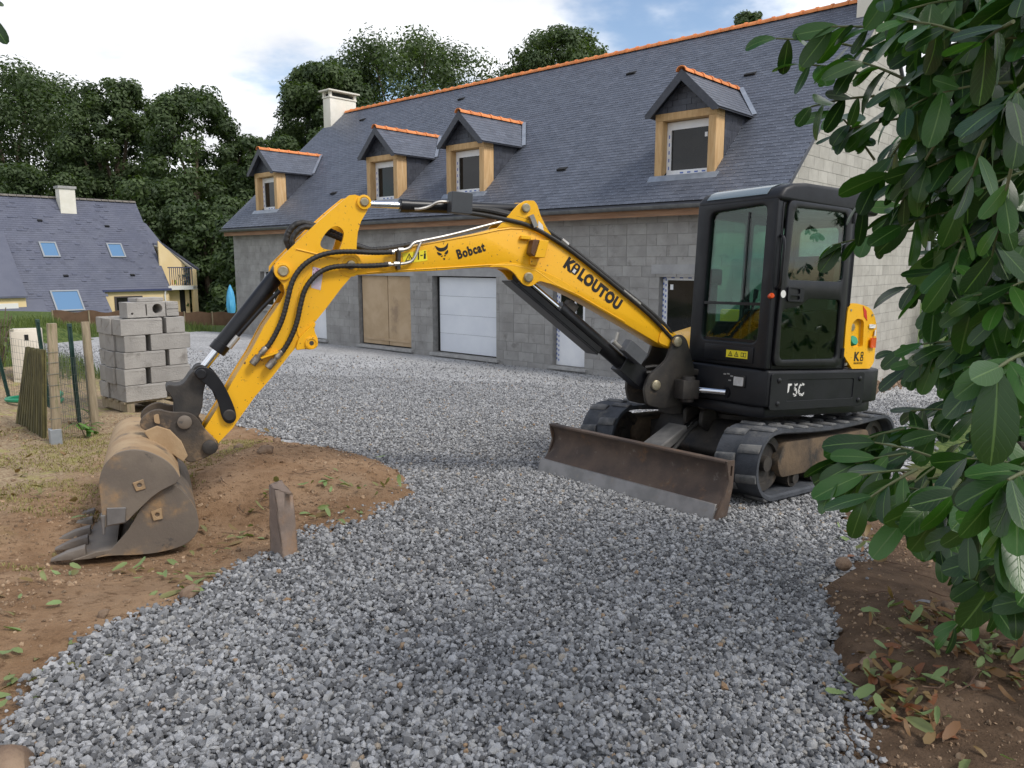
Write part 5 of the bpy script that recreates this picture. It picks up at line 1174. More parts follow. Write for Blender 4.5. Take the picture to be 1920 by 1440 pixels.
ribbed('loop_hose', [(3.43, .60), (3.47, .67), (3.43, .765), (3.35, .805), (3.25, .78), (3.10, .74), (2.95, .66), (2.80, .63), (2.62, .64)], .026, M_HOSE, arm, -.02)
ribbed('loop_hose', [(3.41, .60), (3.44, .66), (3.40, .74), (3.33, .775), (3.22, .745), (3.05, .69), (2.9, .63), (2.7, .66), (2.55, .70)], .02, M_HOSE, arm, .04)
for (x, z) in ((3.66, -.15), (3.555, -.175)):
    d = Vector((.06, 0, -.075)).normalized(); p = Vector((x - .02, .185, z + .03)); k = MB()
    k.lathe([(.016, -.03), (.022, -.02), (.022, .03), (.016, .032), (.016, .05), (.026, .052), (.026, .12), (.02, .125), (0, .125)], p, d, 14); k.build('coupling', mat('coupling_steel', (.16, .13, .1), (.34, .31, .27), scale=30, rough=.45, metal=.6), arm, smooth=True, angle=40)
q = MB(); q.box(-.07, .07, .141, .20, -.006, .006, m=Matrix.Translation((3.60, 0, -.15)) @ Matrix.Rotation(math.radians(20), 4, 'Y')); q.build('coupling_bracket', M_YEL, arm)
for nm, P_ in (('steel_pipe', [(2.738, .62, .15), (2.721, 0.636, .14), (2.597, 0.652, .14), (2.557, 0.707, .13), (2.494, 0.723, .12), (2.238, 0.791, .11), (1.884, 0.909, .1), (1.746, 0.945, .1)]), ('steel_pipe', [(2.765, .529, .16), (2.749, 0.531, .15), (2.597, 0.549, .14), (2.544, 0.588, .135), (2.498, 0.722, .12), (2.45, .74, .10)])):
    q = MB(); q.tube(smooth_open([(x, y, z) for x, z, y in P_], 2), .0115, 8); q.build(nm, M_PIPE, boom, smooth=True)
for x, z in ((2.73, .622), (2.66, .642), (2.755, .531), (2.69, .538)):
    q = MB(); q.cyl((x + .02, .15, z), (x - .02, .148, z + .004), .019, n=8); q.build('pipe_nut', M_PIPE, boom)
q = MB(); q.box(2.66, 2.685, .106, .16, .50, .65); q.build('pipe_clamp', M_CAST, boom)
for y, r, dz in ((.085, .024, 0.0), (.04, .024, .02), (.118, .018, -.045), (.0, .022, .03), (-.05, .022, .02)):
    pp = [(2.155, 1.0 + dz * .6), (1.985, 1.015 + dz), (1.754, .985 + dz), (1.60, .965 + dz), (1.412, 0.895 + dz), (1.23, 0.80 + dz * .8), (0.988, 0.655 + dz * .7), (0.643, 0.445 + dz * .7), (0.306, 0.245 + dz), (0.10, 0.09 + dz * 1.5), (.0, -.05), (-.06, -.22)]
    if y == .12: pp = pp[:9]
    q = MB(); q.tube(smooth_open([(x, y if x < 1.9 or abs(y) < .01 else y * .6, z) for x, z in pp], 2), r, 10); q.build('boom_hose', M_HOSE, boom, smooth=True)
q = MB(); q.box(-.02, .02, .09, .15, -.05, .05, m=Matrix.Translation((1.56, 0, .95)) @ Matrix.Rotation(.5, 4, 'Y')); q.build('hose_clamp', M_STEEL, boom)
for x, z in ((.62, .405), (.56, .37), (.50, .335), (1.25, .80)):
    q = MB(); q.cyl((x + .03, .10, z + .02), (x - .03, .10, z - .018), .028, n=8); q.build('hose_fitting', M_PIPE, boom)

# ---------- links, coupler and attached bucket
LK = [(4.10, -.29), (4.06, -.235), (3.99, -.245), (3.92, -.32), (3.86, -.44), (3.815, -.56), (3.82, -.62), (3.87, -.64), (3.91, -.60), (3.93, -.50), (3.97, -.40), (4.03, -.345)]
for y in (.145, -.17):
    q = MB(); q.prism(smooth_closed(LK, 2), y, y + .025, 'xz'); q.build('curved_link', M_BLK2, ex, BM_, bevel=.004, seg=1)
pin(4.045, -.286, .17, .035, .012, M_BLK2); pin(3.862, -.575, .17, .042, .008, M_CAST); 
HK = [(4.10, -.27), (4.03, -.25), (3.995, -.31), (4.03, -.42), (4.03, -.52), (4.06, -.60), (4.14, -.66), (4.22, -.60), (4.21, -.50), (4.235, -.44), (4.27, -.40), (4.25, -.36), (4.20, -.375), (4.15, -.36)]
q = MB(); q.prism(smooth_closed(HK, 2), -.11, .11, 'xz'); q.build('tipping_link', M_CAST, ex, BM_, bevel=.006, seg=1)
CP = [(3.93, -.80), (3.955, -.735), (4.02, -.67), (4.07, -.58), (4.13, -.545), (4.24, -.545), (4.32, -.515), (4.40, -.56), (4.43, -.62), (4.40, -.665), (4.30, -.675), (4.24, -.70), (4.20, -.76), (4.17, -.85), (4.12, -.90), (4.05, -.88), (3.97, -.845)]
cp = None
for y in (.145, -.185):
    q = MB(); q.prism(smooth_closed(CP, 2), y, y + .04, 'xz'); o = q.build('quick_coupler', M_COUP, ex, BM_, bevel=.005, seg=1); cp = cp or o
q = MB(); q.cyl((4.15, -.15, -.612), (4.15, .15, -.612), .06, n=20); q.cyl((3.99, -.15, -.79), (3.99, .15, -.79), .06, n=20); q.prism([(4.02, -.70), (4.16, -.66), (4.15, -.82), (4.05, -.84)], -.14, .14, 'xz'); q.build('coupler_core', M_CAST, ex, BM_, bevel=.004, seg=1)
pin(4.15, -.612, .185, .046, .02, M_BUCKET); pin(3.99, -.79, .185, .05, .022, M_CAST)
q = MB(); q.prism(roundpoly([(4.34, -.56), (4.31, -.55), (4.30, -.62), (4.335, -.61)], .012), .186, .20, 'xz'); q.build('coupler_latch', M_DUST, ex, BM_)
# bucket: side profile is a D; the curved back is swept across the width
BW = .65
side = [(4.62, -1.198), (4.63, -1.058), (4.634, -.975), (4.642, -.877), (4.612, -.78), (4.555, -.718), (4.483, -.694), (4.395, -.701), (4.306, -.745), (4.24, -.799), (4.192, -.886), (4.216, -.919), (4.307, -.964), (4.397, -1.042), (4.486, -1.136), (4.50, -1.15), (4.608, -1.164)]
back = [(4.620, -1.13), (4.63, -1.058), (4.634, -.975), (4.642, -.877), (4.612, -.78), (4.555, -.718), (4.483, -.694), (4.395, -.701), (4.306, -.745), (4.24, -.799), (4.192, -.886)]
back = [(v.x, v.y) for v in smooth_open([(x, z, 0) for x, z in back], 2)]
cc = Vector((4.42, -.92))
def inset(p, d=.014):
    v = cc - Vector(p); return tuple(Vector(p) + v.normalized() * d)
q = MB(); q.prism(back + [inset(p) for p in back[::-1]], -BW, BW, 'xz'); bk_ = q.build('bucket', M_DUST, ex, BM_, smooth=True, angle=40)
for y in (BW - .001, -BW - .017):
    q = MB(); q.prism([(4.62, -1.198)] + back + [(4.216, -.919), (4.26, -.94), (4.307, -.964), (4.355, -1.0), (4.397, -1.042), (4.445, -1.09), (4.486, -1.136), (4.50, -1.15), (4.606, -1.164)], y, y + .018, 'xz'); q.build('bucket_side', M_BUCKET, bk_, bevel=.003, seg=1)
q = MB(); q.prism([(4.622, -1.21), (4.632, -1.09), (4.607, -1.09), (4.612, -1.205)], -BW - .03, BW + .03, 'xz'); q.build('bucket_edge', M_EDGE, bk_, bevel=.003, seg=1)
q = MB(); q.prism([(4.60, -1.155), (4.50, -1.142), (4.495, -1.05), (4.60, -1.045)], BW + .0171, BW + .028, 'xz'); q.build('wear_plate', M_EDGE, bk_, bevel=.003, seg=1)
q = MB(); q.prism([(4.46, -.90), (4.40, -.88), (4.385, -.94), (4.44, -.955)], BW + .0171, BW + .026, 'xz', holes=[circle(4.422, -.917, .014, 10)]); q.build('side_lug', M_DUST, bk_, bevel=.003, seg=1)
q = MB(); q.prism([(4.40, -.665), (4.36, -.73), (4.22, -.83), (4.16, -.88), (4.13, -.84), (4.17, -.74), (4.24, -.66), (4.32, -.63)], -.20, -.165, 'xz'); q.prism([(4.40, -.665), (4.36, -.73), (4.22, -.83), (4.16, -.88), (4.13, -.84), (4.17, -.74), (4.24, -.66), (4.32, -.63)], .165 + .025, .22, 'xz'); q.build('bucket_ear', M_DUST, bk_, bevel=.004, seg=1)

# ---------- toothed bucket lying on the ground under the mounted one
tb = thing('digging_bucket', 'toothed digging bucket lying on the earth under the mounted bucket', 'bucket', UM @ BM_)
prof = [(4.70, -1.375), (4.605, -1.358), (4.429, -1.374), (4.278, -1.366), (4.154, -1.333), (4.085, -1.262), (4.079, -1.175), (4.117, -1.068), (4.185, -.97), (4.261, -.921)]
ps = [(v.x, v.y) for v in smooth_open([(x, z, 0) for x, z in prof], 2)]
cc = Vector((4.30, -1.15))
q = MB(); q.prism(ps + [inset(p, .016) for p in ps[::-1]], -.58, .60, 'xz'); q.build('shell', M_BUCKET, tb, smooth=True, angle=40)
sd = [(4.60, -1.352), (4.576, -1.319), (4.53, -1.265), (4.487, -1.209), (4.455, -1.155), (4.427, -1.096), (4.39, -1.035), (4.352, -.983), (4.31, -.945)] + ps[::-1][1:-3]
for y in (.60, -.618):
    q = MB(); q.prism(sd, y, y + .018, 'xz'); q.build('side_plate', M_BUCKET, tb, bevel=.003, seg=1)
q = MB(); q.prism([(4.36, -1.10), (4.30, -1.08), (4.29, -1.15), (4.345, -1.16)], .6185, .632, 'xz', holes=[circle(4.323, -1.122, .014, 10)]); q.build('side_lug', M_DUST, tb, bevel=.003, seg=1)
q = MB(); q.prism([(4.80, -1.378), (4.66, -1.335), (4.55, -1.325), (4.55, -1.362), (4.70, -1.378)], -.58, .60, 'xz'); q.build('lip_plate', M_BUCKET, tb, bevel=.004, seg=1)
tm = MB(); tm.add([(0, -.04, -.03), (0, .04, -.03), (0, .04, .035), (0, -.04, .035), (.10, -.034, -.026), (.10, .034, -.026), (.10, .034, .02), (.10, -.034, .02), (.19, -.026, -.022), (.19, .026, -.022), (.19, .026, -.012), (.19, -.026, -.012)],
   [(0, 3, 2, 1), (0, 1, 5, 4), (1, 2, 6, 5), (2, 3, 7, 6), (3, 0, 4, 7), (4, 5, 9, 8), (5, 6, 10, 9), (6, 7, 11, 10), (7, 4, 8, 11), (8, 9, 10, 11)])
tmesh = tm.mesh('tooth', bevel=.006, seg=2)
for y in np.linspace(-.54, .555, 6): obj('tooth', tmesh, M_TOOTH, tb, Matrix.Translation((4.72, y, -1.34)) @ Matrix.Rotation(math.radians(6), 4, 'Y'))
# ================================================================== NEIGHBOUR'S HOUSE
# frame: x along its front, y behind its front wall, z = world height
NM = Matrix(((D2[0], D1[0], 0, -22.587), (D2[1], D1[1], 0, 43.014), (0, 0, 1, 0), (0, 0, 0, 1)))
M_NSLATE = mat('old_slate', (0.088, 0.096, 0.135), (0.105, 0.113, 0.152), scale=1.2, rough=0.55, tone=0.14, spec=.4)
M_CREAM = mat('yellow_render', (0.72, 0.56, 0.30), (0.77, 0.61, 0.35), scale=.8, rough=0.9)
M_NWHITE = mat('white_paint', (0.74, 0.73, 0.70), rough=0.6)
M_NAVY = mat('blue_rail', (0.05, 0.06, 0.13), rough=0.5)
M_SKYPANE = mat('roof_window_glass', (0.10, 0.21, 0.36), rough=0.06, spec=1.0)  # blue base colour stands in for the sky mirrored in the panes
M_NGREY = mat('grey_frame', (0.25, 0.27, 0.29), rough=0.4)
M_RIDGE = mat('old_ridge_tile', (0.14, 0.125, 0.11), (0.2, 0.18, 0.16), scale=4, rough=.85)
nb = thing('neighbour_house', 'cream house with steep blue-grey slate roof, roof windows and corner balcony', 'house', NM)
NP = 1.28
def nz_(b): return 0.14 + NP * b
# walls
q = MB(); q.box(-.15, 3.5, .05, 8, -2.2, .10); nw = q.build('front_wall', M_CREAM, nb)
q = MB(); q.prism([(.05, -2.2), (7.95, -2.2), (7.95, .1), (4.0, 5.1), (.05, .1)], 3.46, 3.52, 'yz'); q.v = [(x, y, z) for x, y, z in q.v]; q.build('gable_wall', M_CREAM, nb)
q = MB(); q.box(-7.5, -.16, .6, 8, -2.2, .0); q.build('side_wall', M_CREAM, nb)
# main slope in small slates: upper part over the whole length, lower part runs down past the eave in the middle
def roof_slab(name, pts, th=.12):
    """pts: (a, b) corners on the front slope"""
    k = MB(); P = [(a, b, nz_(b)) for a, b in pts]; n = len(P); k.add(P + [(a, b, z - th) for a, b, z in P], [tuple(range(n)), tuple(range(2 * n - 1, n - 1, -1))] + [(i, i + n, (i + 1) % n + n, (i + 1) % n) for i in range(n)])
    return k.build(name, M_NSLATE, nb)
nr = roof_slab('roof', [(-9.0, -.30), (-3.3, -1.5), (-.05, -1.5), (-.18, -.02), (3.62, -.02), (3.60, 4.0), (-9.0, 4.0)])
k = MB(); k.add([(-9, 4.0, nz_(4)), (3.6, 4.0, nz_(4)), (3.6, 8.2, nz_(-.2)), (-9, 8.2, nz_(-.2))], [(0, 3, 2, 1)]); k.build('back_slope', M_NSLATE, nb)
rs = MB(); r5 = random.Random(5); UPN = Vector((0, 1, NP)).normalized(); NN = Vector((0, -NP, 1)).normalized(); row = 0; L = 0.0
while True:
    b0 = -1.5 + L * UPN.y
    if b0 > 3.95: break
    a = -9.0 + (.12 if row % 2 else 0)
    while a < 3.6:
        inside = (b0 > 0 and a < 3.5) or (-3.25 < a < -.42 and b0 <= 0) or (b0 > -.3 and a < -.15)
        if inside and a + .24 < 3.64:
            o = Vector((a, b0, nz_(b0))) + NN * .004; hgt = .012 if r5.random() < .955 else .035
            P = [o + NN * hgt, o + NN * hgt + Vector((.236, 0, 0)), o + Vector((.236, 0, 0)) + UPN * .2, o + UPN * .2, o, o + Vector((.236, 0, 0))]
            rs.add(P, [(0, 1, 2, 3), (4, 5, 1, 0)], r5.gauss(0, .28) if r5.random() < .97 else -1.4)
        a += .24
    L += .15; row += 1
tag(rs.build('old_slates', M_NSLATE, nr), kind='stuff')
for i in range(28):
    k = MB(); k.prism([(4.0 + .13 * math.cos(t), nz_(4) - .02 + .11 * math.sin(t)) for t in np.linspace(0, PI, 7)], -7.6 + i * .4, -7.6 + i * .4 + .37, 'yz'); k.build('ridge_tile', M_RIDGE, nr)
# lower roof of the garage wing on the left, standing forward
k = MB(); a0, a1 = -9.5, -4.1
P = [(a1 + .02, -.75, -.06 + .0), (a1 + .02, 2.2, nz_(2.2) + .25), (a0, 2.2, nz_(2.2) + .25), (a0, -.75, -.06)]
k.add(P + [(x, y, z - .1) for x, y, z in P], [(0, 1, 2, 3), (7, 6, 5, 4), (0, 4, 5, 1), (3, 7, 4, 0)] ); k.build('garage_roof', M_NSLATE, nb)
k = MB(); k.prism([(-.60, -2.2), (-.60, -.12), (0.6, 1.3), (0.6, -2.2)], a0, a1 - .03, 'yz'); gw = k.build('garage_wall', M_CREAM, nb)
k = MB(); k.box(-8, -4.50, -.64, -.601, -2.0, -.42); k.build('garage_door', M_NWHITE, gw)
# roof windows
def roof_window(a0, a1, b0, b1, name='roof_window'):
    def pt(a, b, o): return Vector((a, b, nz_(b))) + NN * o
    k = MB(); w_ = .08; dB_ = .08 * UPN.y
    for (x0, x1, y0, y1) in ((a0, a1, b0, b0 + dB_), (a0, a1, b1 - dB_, b1), (a0, a0 + w_, b0 + dB_, b1 - dB_), (a1 - w_, a1, b0 + dB_, b1 - dB_)):
        P = [pt(x0, y0, .02), pt(x1, y0, .02), pt(x1, y1, .02), pt(x0, y1, .02), pt(x0, y0, .09), pt(x1, y0, .09), pt(x1, y1, .09), pt(x0, y1, .09)]
        k.add(P, [(4, 5, 6, 7), (0, 1, 5, 4), (1, 2, 6, 5), (2, 3, 7, 6), (3, 0, 4, 7)])
    f = k.build('roof_window', M_NGREY, nb)
    k = MB(); k.add([pt(a0 + w_, b0 + dB_, .06), pt(a1 - w_, b0 + dB_, .06), pt(a1 - w_, b1 - dB_, .06), pt(a0 + w_, b1 - dB_, .06)], [(0, 1, 2, 3)]); k.build('pane', M_SKYPANE, f)
roof_window(-2.55, -1.70, 1.36, 2.0); roof_window(.92, 1.76, 1.36, 1.99); roof_window(-2.85, -1.45, -.85, -.02)
for a, b in ((-2.2, 2.9), (1.25, 2.75), (-1.9, .55), (1.6, .55)):
    o = Vector((a, b, nz_(b))) + NN * .02; k = MB(); k.add([o, o + Vector((.24, 0, 0)), o + Vector((.24, 0, 0)) + NN * .08, o + NN * .08, o + UPN * .16, o + UPN * .16 + Vector((.24, 0, 0))], [(0, 1, 2, 3), (3, 2, 5, 4), (0, 3, 4), (1, 5, 2)]); k.build('roof_vent', M_BLACK, nr)
# chimney
k = MB(); k.box(-.85, -.02, 3.3, 3.9, 3.5, 5.78); nc = k.build('chimney', M_RENDER, nb)
k = MB(); k.box(-.92, .05, 3.23, 3.97, 5.781, 5.92); k.build('chimney_cap', M_SILL, nc)
# eave, gutter pipe, window
k = MB(); k.box(-.2, 3.62, -.14, .0, .0, .12); k.build('gutter', M_NAVY, nb)
k = MB(); k.tube([(3.28, -.06, .0), (3.25, -.02, -.25), (3.25, -.02, -2.1)], .05, 8); k.build('downpipe', M_NWHITE, nb)
k = MB(); k.prism([(.42, -1.4), (1.96, -1.4), (1.96, -.26), (.42, -.26)], -.005, .045, 'xz', holes=[[(.52, -1.4 + .08), (1.86, -1.32), (1.86, -.34), (.52, -.34)]]); nwd = k.build('window', mat('brown_frame', (.06, .05, .05), rough=.5), nb)
k = MB(); k.box(.5, 1.88, .02, .03, -1.34, -.32); k.build('pane', M_DARKPANE, nwd)
k = MB(); k.box(1.12, 1.25, -.012, .019, -1.32, -.36); k.build('shutter_edge', mat('blue_shutter', (.02, .03, .2), rough=.5), nwd)
# balcony corner under a sloping roof
k = MB(); P = [(3.55, 1.98, 2.72), (4.55, 1.2, 2.74), (5.42, -.02, 1.22), (5.42, 4.5, 1.22), (3.55, 4.5, 4.1), (3.55, 3.1, 4.1)]
def slab(pts, th, m, name, parent):
    n = len(pts); kk = MB(); kk.add([tuple(p) for p in pts] + [(x, y, z - th) for x, y, z in pts], [tuple(range(n)), tuple(range(2 * n - 1, n - 1, -1))] + [(i, i + n, (i + 1) % n + n, (i + 1) % n) for i in range(n)]); return kk.build(name, m, parent)
br = slab([(3.4, 2.0, 2.74), (4.2, 2.0, 2.74), (3.75, 3.0, 3.95), (3.4, 3.2, 4.2)], .1, M_NSLATE, 'balcony_roof', nb)
slab([(3.62, 1.9, 2.78), (4.22, 1.9, 2.76), (5.42, .0, 1.28), (5.42, 4.0, 1.28), (3.62, 4.0, 3.2)], .12, M_NSLATE, 'balcony_side_roof', nb)
slab([(3.64, 1.92, 2.64), (4.2, 1.92, 2.62), (5.30, .1, 1.17), (5.30, 4.0, 1.17), (3.64, 4.0, 3.0)], .03, M_NWHITE, 'balcony_soffit', nb)
k = MB(); k.prism([(3.5, .2), (5.3, .2), (5.3, 1.2), (3.5, 2.9)], 1.0, 1.1, 'xz'); k.build('balcony_back_wall', M_CREAM, nb)
k = MB(); k.box(3.5, 5.25, 0, 2.4, .02, .25); bf = k.build('balcony_floor', M_NWHITE, nb)
k = MB(); k.box(5.0, 5.25, 0, .3, -2.2, 1.22); k.build('balcony_pillar', M_CREAM, nb)
for i in range(12):
    k = MB(); a = 3.62 + i * .122; k.box(a, a + .032, .03, .06, .30, 1.30); k.build('baluster', M_NAVY, bf)
k = MB(); k.box(3.55, 5.0, .015, .085, 1.301, 1.36); k.build('hand_rail', M_NAVY, bf)
k = MB(); k.box(3.52, 4.4, .6, .7, -2.2, .01); k.box(4.75, 5.0, .6, .7, -2.2, .01); k.build('porch_wall', M_CREAM, nb)
k = MB(); k.box(4.40, 4.75, .65, .69, -2.2, -.05); k.build('porch_door', M_BLACK, nb)
k = MB(); k.tube([(3.72, -.02, .35), (3.74, -.03, .62)], .03, 6); k.tube([(3.9, -.02, .35), (3.92, -.02, .6)], .05, 6); k.build('balcony_flower', mat('flowers', (.5, .12, .05), (.25, .35, .06), scale=12, rough=.8), bf)

# ================================================================== TREES
M_LEAF = leafmat('oak_leaf', (0.027, 0.05, 0.017), (0.085, 0.125, 0.042), rough=0.65, trans=.3)
M_BARK = mat('bark', (0.09, 0.065, 0.045), (0.16, 0.125, 0.09), scale=6, rough=.95, bump=.5, bscale=12)
def leaf_cloud(C, n, size, rng, spread, squash=.8):
    """n leaf quads spread through clumps C (x, y, z, r)"""
    C = np.asarray(C); wgt = C[:, 3] ** 2; ci = rng.choice(len(C), n, p=wgt / wgt.sum()); c = C[ci]
    d = rng.normal(size=(n, 3)); d /= np.linalg.norm(d, axis=1)[:, None]
    r = c[:, 3] * rng.random(n) ** .45; p = c[:, :3] + d * r[:, None] * np.array([1, 1, squash])
    nrm = d * 1.0 + rng.normal(size=(n, 3)) * .42 + np.array([0, 0, .35]); nrm /= np.linalg.norm(nrm, axis=1)[:, None]
    t = np.cross(nrm, rng.normal(size=(n, 3))); t /= np.linalg.norm(t, axis=1)[:, None]; b = np.cross(nrm, t)
    s = size * rng.uniform(.6, 1.35, n)[:, None]
    V = np.stack([p - t * s, p + b * s * .5, p + t * s, p - b * s * .5], 1).reshape(-1, 3)
    ctone = rng.random(len(C)); tone = np.clip(ctone[ci] * .55 + rng.random(n) * .45, 0, 1)
    return V, np.repeat(tone, 4)
def leaf_mesh(name, V, T):
    n = len(V) // 4; me = bpy.data.meshes.new(name); me.vertices.add(len(V)); me.vertices.foreach_set('co', V.astype(np.float32).ravel())
    me.loops.add(4 * n); me.loops.foreach_set('vertex_index', np.arange(4 * n, dtype=np.int32)); me.polygons.add(n); me.polygons.foreach_set('loop_start', np.arange(0, 4 * n, 4, dtype=np.int32))
    a = me.attributes.new('tone', 'FLOAT', 'POINT'); a.data.foreach_set('value', T.astype(np.float32)); me.update(); me.validate(); return me
def tree(label, x, y, h, rx, z0=-1.6, base=.25, seed=0, n=16000, leaf=.15, trunk_r=.35, shape='round', lean=(0, 0), group='trees behind the houses', m=None, clumps=46, crk=.30, name='tree'):
    rng = np.random.default_rng(seed); root = thing(name, label, 'tree', Matrix.Translation((x, y, z0)), group)
    zc0 = h * base; C = []
    for i in range(clumps):
        for _ in range(50):
            u = rng.random(); ang = rng.uniform(0, 2 * PI); zz = zc0 + (h - zc0) * u
            if shape == 'round': R_ = rx * math.sqrt(max(0, 1 - (2 * u - .95) ** 2 / 1.1)) if u > .45 else rx * (.55 + .45 * u / .45)
            elif shape == 'cone': R_ = rx * (1 - u * .78) * (0.75 + .25 * math.sin(i))
            else: R_ = rx * (1 - .35 * u)
            rr_ = R_ * math.sqrt(rng.uniform(.25, 1)); cr = max(rx * crk * rng.uniform(.65, 1.2), .55) * (1 if shape != 'cone' else (1.1 - .5 * u))
            if rr_ + cr * .5 <= R_ * 1.12 + .2: break
        C.append((rr_ * math.cos(ang) + lean[0] * u, rr_ * math.sin(ang) + lean[1] * u, min(zz, h - cr * .8), cr))
    V, T = leaf_cloud(C, n, leaf, rng, 1); obj('crown', leaf_mesh('crown', V, T), m or M_LEAF, root)
    k = MB(); top = h * .8; pts = [(0, 0, -.3)] + [(lean[0] * t + .18 * math.sin(3 * t + seed), lean[1] * t + .15 * math.cos(2.3 * t + seed) - .15, top * t) for t in (.15, .35, .55, .75, 1)]
    k.tube(pts, trunk_r, 9, radii=[trunk_r * 1.3, trunk_r, trunk_r * .85, trunk_r * .62, trunk_r * .4, trunk_r * .15]); k.build('trunk', M_BARK, root, smooth=True)
    lb = [C[i] for i in rng.choice(len(C), min(11, len(C)), replace=False)]
    for c in lb:
        t = min(.8, max(.12, (c[2] / h) * .62)); i0 = Vector((lean[0] * t, lean[1] * t, top * t)); e = Vector(c[:3]); mid = i0.lerp(e, .5) + Vector((0, 0, -.1 * h * .2))
        kk = MB(); kk.tube(smooth_open([i0, mid, e], 1), .1, 6, radii=[trunk_r * .42, trunk_r * .34, trunk_r * .24, trunk_r * .1]); kk.build('limb', M_BARK, root, smooth=True)
    return root
tree('tall spreading oak at the far left behind the cream house', -40.89, 64.0, 19.13, 7.33, z0=-1.7, seed=1, n=60000, base=0.3, clumps=161, crk=0.27)
tree('oak with a bare leaning trunk above the cream house roof', -30.75, 60.0, 16.82, 3.44, z0=-1.7, seed=2, n=34000, base=0.42, lean=(1.5, 0), clumps=110, crk=0.28, trunk_r=0.45)
tree('dark pointed tree between the cream house and the new house', -22.09, 56.0, 15.48, 3.89, z0=-1.7, seed=3, n=52000, base=.10, shape='round', clumps=172, crk=0.27)
tree("dark oak rising behind the new house's left chimney", -13.37, 58.0, 17.42, 3.83, z0=-1.7, seed=4, n=48000, base=0.25, clumps=138, crk=0.27)
tree("broad oak crown highest above the new house's ridge", -8.25, 66.0, 21.86, 7.56, z0=-1.7, seed=5, n=60000, base=0.35, clumps=161, crk=0.27)
tree("rounded oak crown over the middle of the new house's ridge", 3.44, 62.0, 20.93, 4.63, z0=-1.7, seed=6, n=40000, base=0.45, clumps=110, crk=0.28)
tree('single tree top just showing over the ridge near the right dormer', 17.29, 60.0, 21.53, 1.67, z0=-1.7, seed=7, n=14000, base=0.6, clumps=50, crk=0.34)
tree('tree crown half hidden behind the large oak, left of the gap', -14.83, 70.0, 20.71, 4.86, z0=-1.7, seed=8, n=32000, base=0.3, clumps=101, crk=0.28)
tree('bushy understorey tree left of the cream house chimney', -35.25, 54.0, 10.07, 3.56, z0=-1.7, seed=20, n=22000, base=.02, shape='bush', clumps=92, crk=.34, leaf=.15, trunk_r=.2, group='bushes in the dark wood edge', name='bush_tree')
tree("low leafy tree behind the cream house's right end", -23.83, 52.0, 8.81, 3.07, z0=-1.7, seed=21, n=22000, base=.02, shape='bush', clumps=92, crk=.34, leaf=.15, trunk_r=.2, group='bushes in the dark wood edge', name='bush_tree')
tree('dense bush under the pointed tree beside the balcony', -19.44, 50.0, 7.62, 2.60, z0=-1.7, seed=22, n=22000, base=.02, shape='bush', clumps=92, crk=.34, leaf=.15, trunk_r=.2, group='bushes in the dark wood edge', name='bush_tree')
tree("dark bush against the new house's left corner", -15.65, 46.0, 6.08, 1.92, z0=-1.7, seed=23, n=22000, base=.02, shape='bush', clumps=92, crk=.34, leaf=.15, trunk_r=.2, group='bushes in the dark wood edge', name='bush_tree')
tree('leafy bush behind the cream house chimney', -32.28, 56.0, 9.59, 2.92, z0=-1.7, seed=24, n=22000, base=.02, shape='bush', clumps=92, crk=.34, leaf=.15, trunk_r=.2, group='bushes in the dark wood edge', name='bush_tree')
tree('bush filling the gap behind the dormer nearest the far gable', -16.50, 54.0, 11.82, 2.44, z0=-1.7, seed=25, n=22000, base=.02, shape='bush', clumps=92, crk=.34, leaf=.15, trunk_r=.2, group='bushes in the dark wood edge', name='bush_tree')
# darker wood behind, reads as one mass
rng = np.random.default_rng(77); C = []
for x in np.arange(-62, 12, 2.4): C += [(x + rng.uniform(-1, 1), 74 + rng.uniform(-2, 2), z, 2.6) for z in (0, 2.5, 5, 7.5, 9.5)]
V, T = leaf_cloud(C, 46000, .3, rng, 1); wood = obj('far_wood', leaf_mesh('far_wood', V, T * .6), M_LEAF); tag(wood, 'dark wood edge closing the view behind the houses', None, None, 'stuff')
# ================================================================== SMALL THINGS ROUND THE DRIVE
M_POSTWOOD = mat('weathered_wood', (0.24, 0.19, 0.125), (0.34, 0.28, 0.19), scale=3, rough=.9, stretch=(8, 8, .8), bump=.4, bscale=14, dirt=[((0.17, 0.165, 0.08), 4, .52, .68)])
M_GREENMETAL = mat('green_metal', (0.018, 0.05, 0.042), (0.03, 0.07, 0.06), scale=9, rough=.5)
M_MOSS = mat('mossy_wood', (0.075, 0.068, 0.026), (0.13, 0.115, 0.045), scale=4, rough=.95, stretch=(3, 3, 1), bump=.5, bscale=25, rnd=.25, dirt=[((0.045, 0.04, 0.02), 3, .5, .68)])
M_GALV = mat('galvanised', (0.3, 0.33, 0.36), (0.38, 0.41, 0.44), scale=6, rough=.5, metal=.5)
M_WIRE = mat('fence_wire', (0.12, 0.135, 0.12), rough=.5, metal=.3)
M_STONEPOST = mat('brown_stone', (0.21, 0.16, 0.13), (0.29, 0.225, 0.185), scale=5, rough=.9, bump=.35, bscale=26, dirt=[((0.32, 0.2, 0.12), 3, .58, .75)])
M_FIELD = mat('field_stone', (0.2, 0.13, 0.085), (0.3, 0.21, 0.14), scale=2.5, rough=.9, rnd=.5, bump=.4, bscale=14)
M_DEADLEAF = leafmat('fallen_leaf', (0.2, 0.075, 0.03), (0.2, 0.29, 0.11), rough=.6, trans=.15)
def gz1(x, y): return float(soil_z(np.array([x]), np.array([y]))[0])

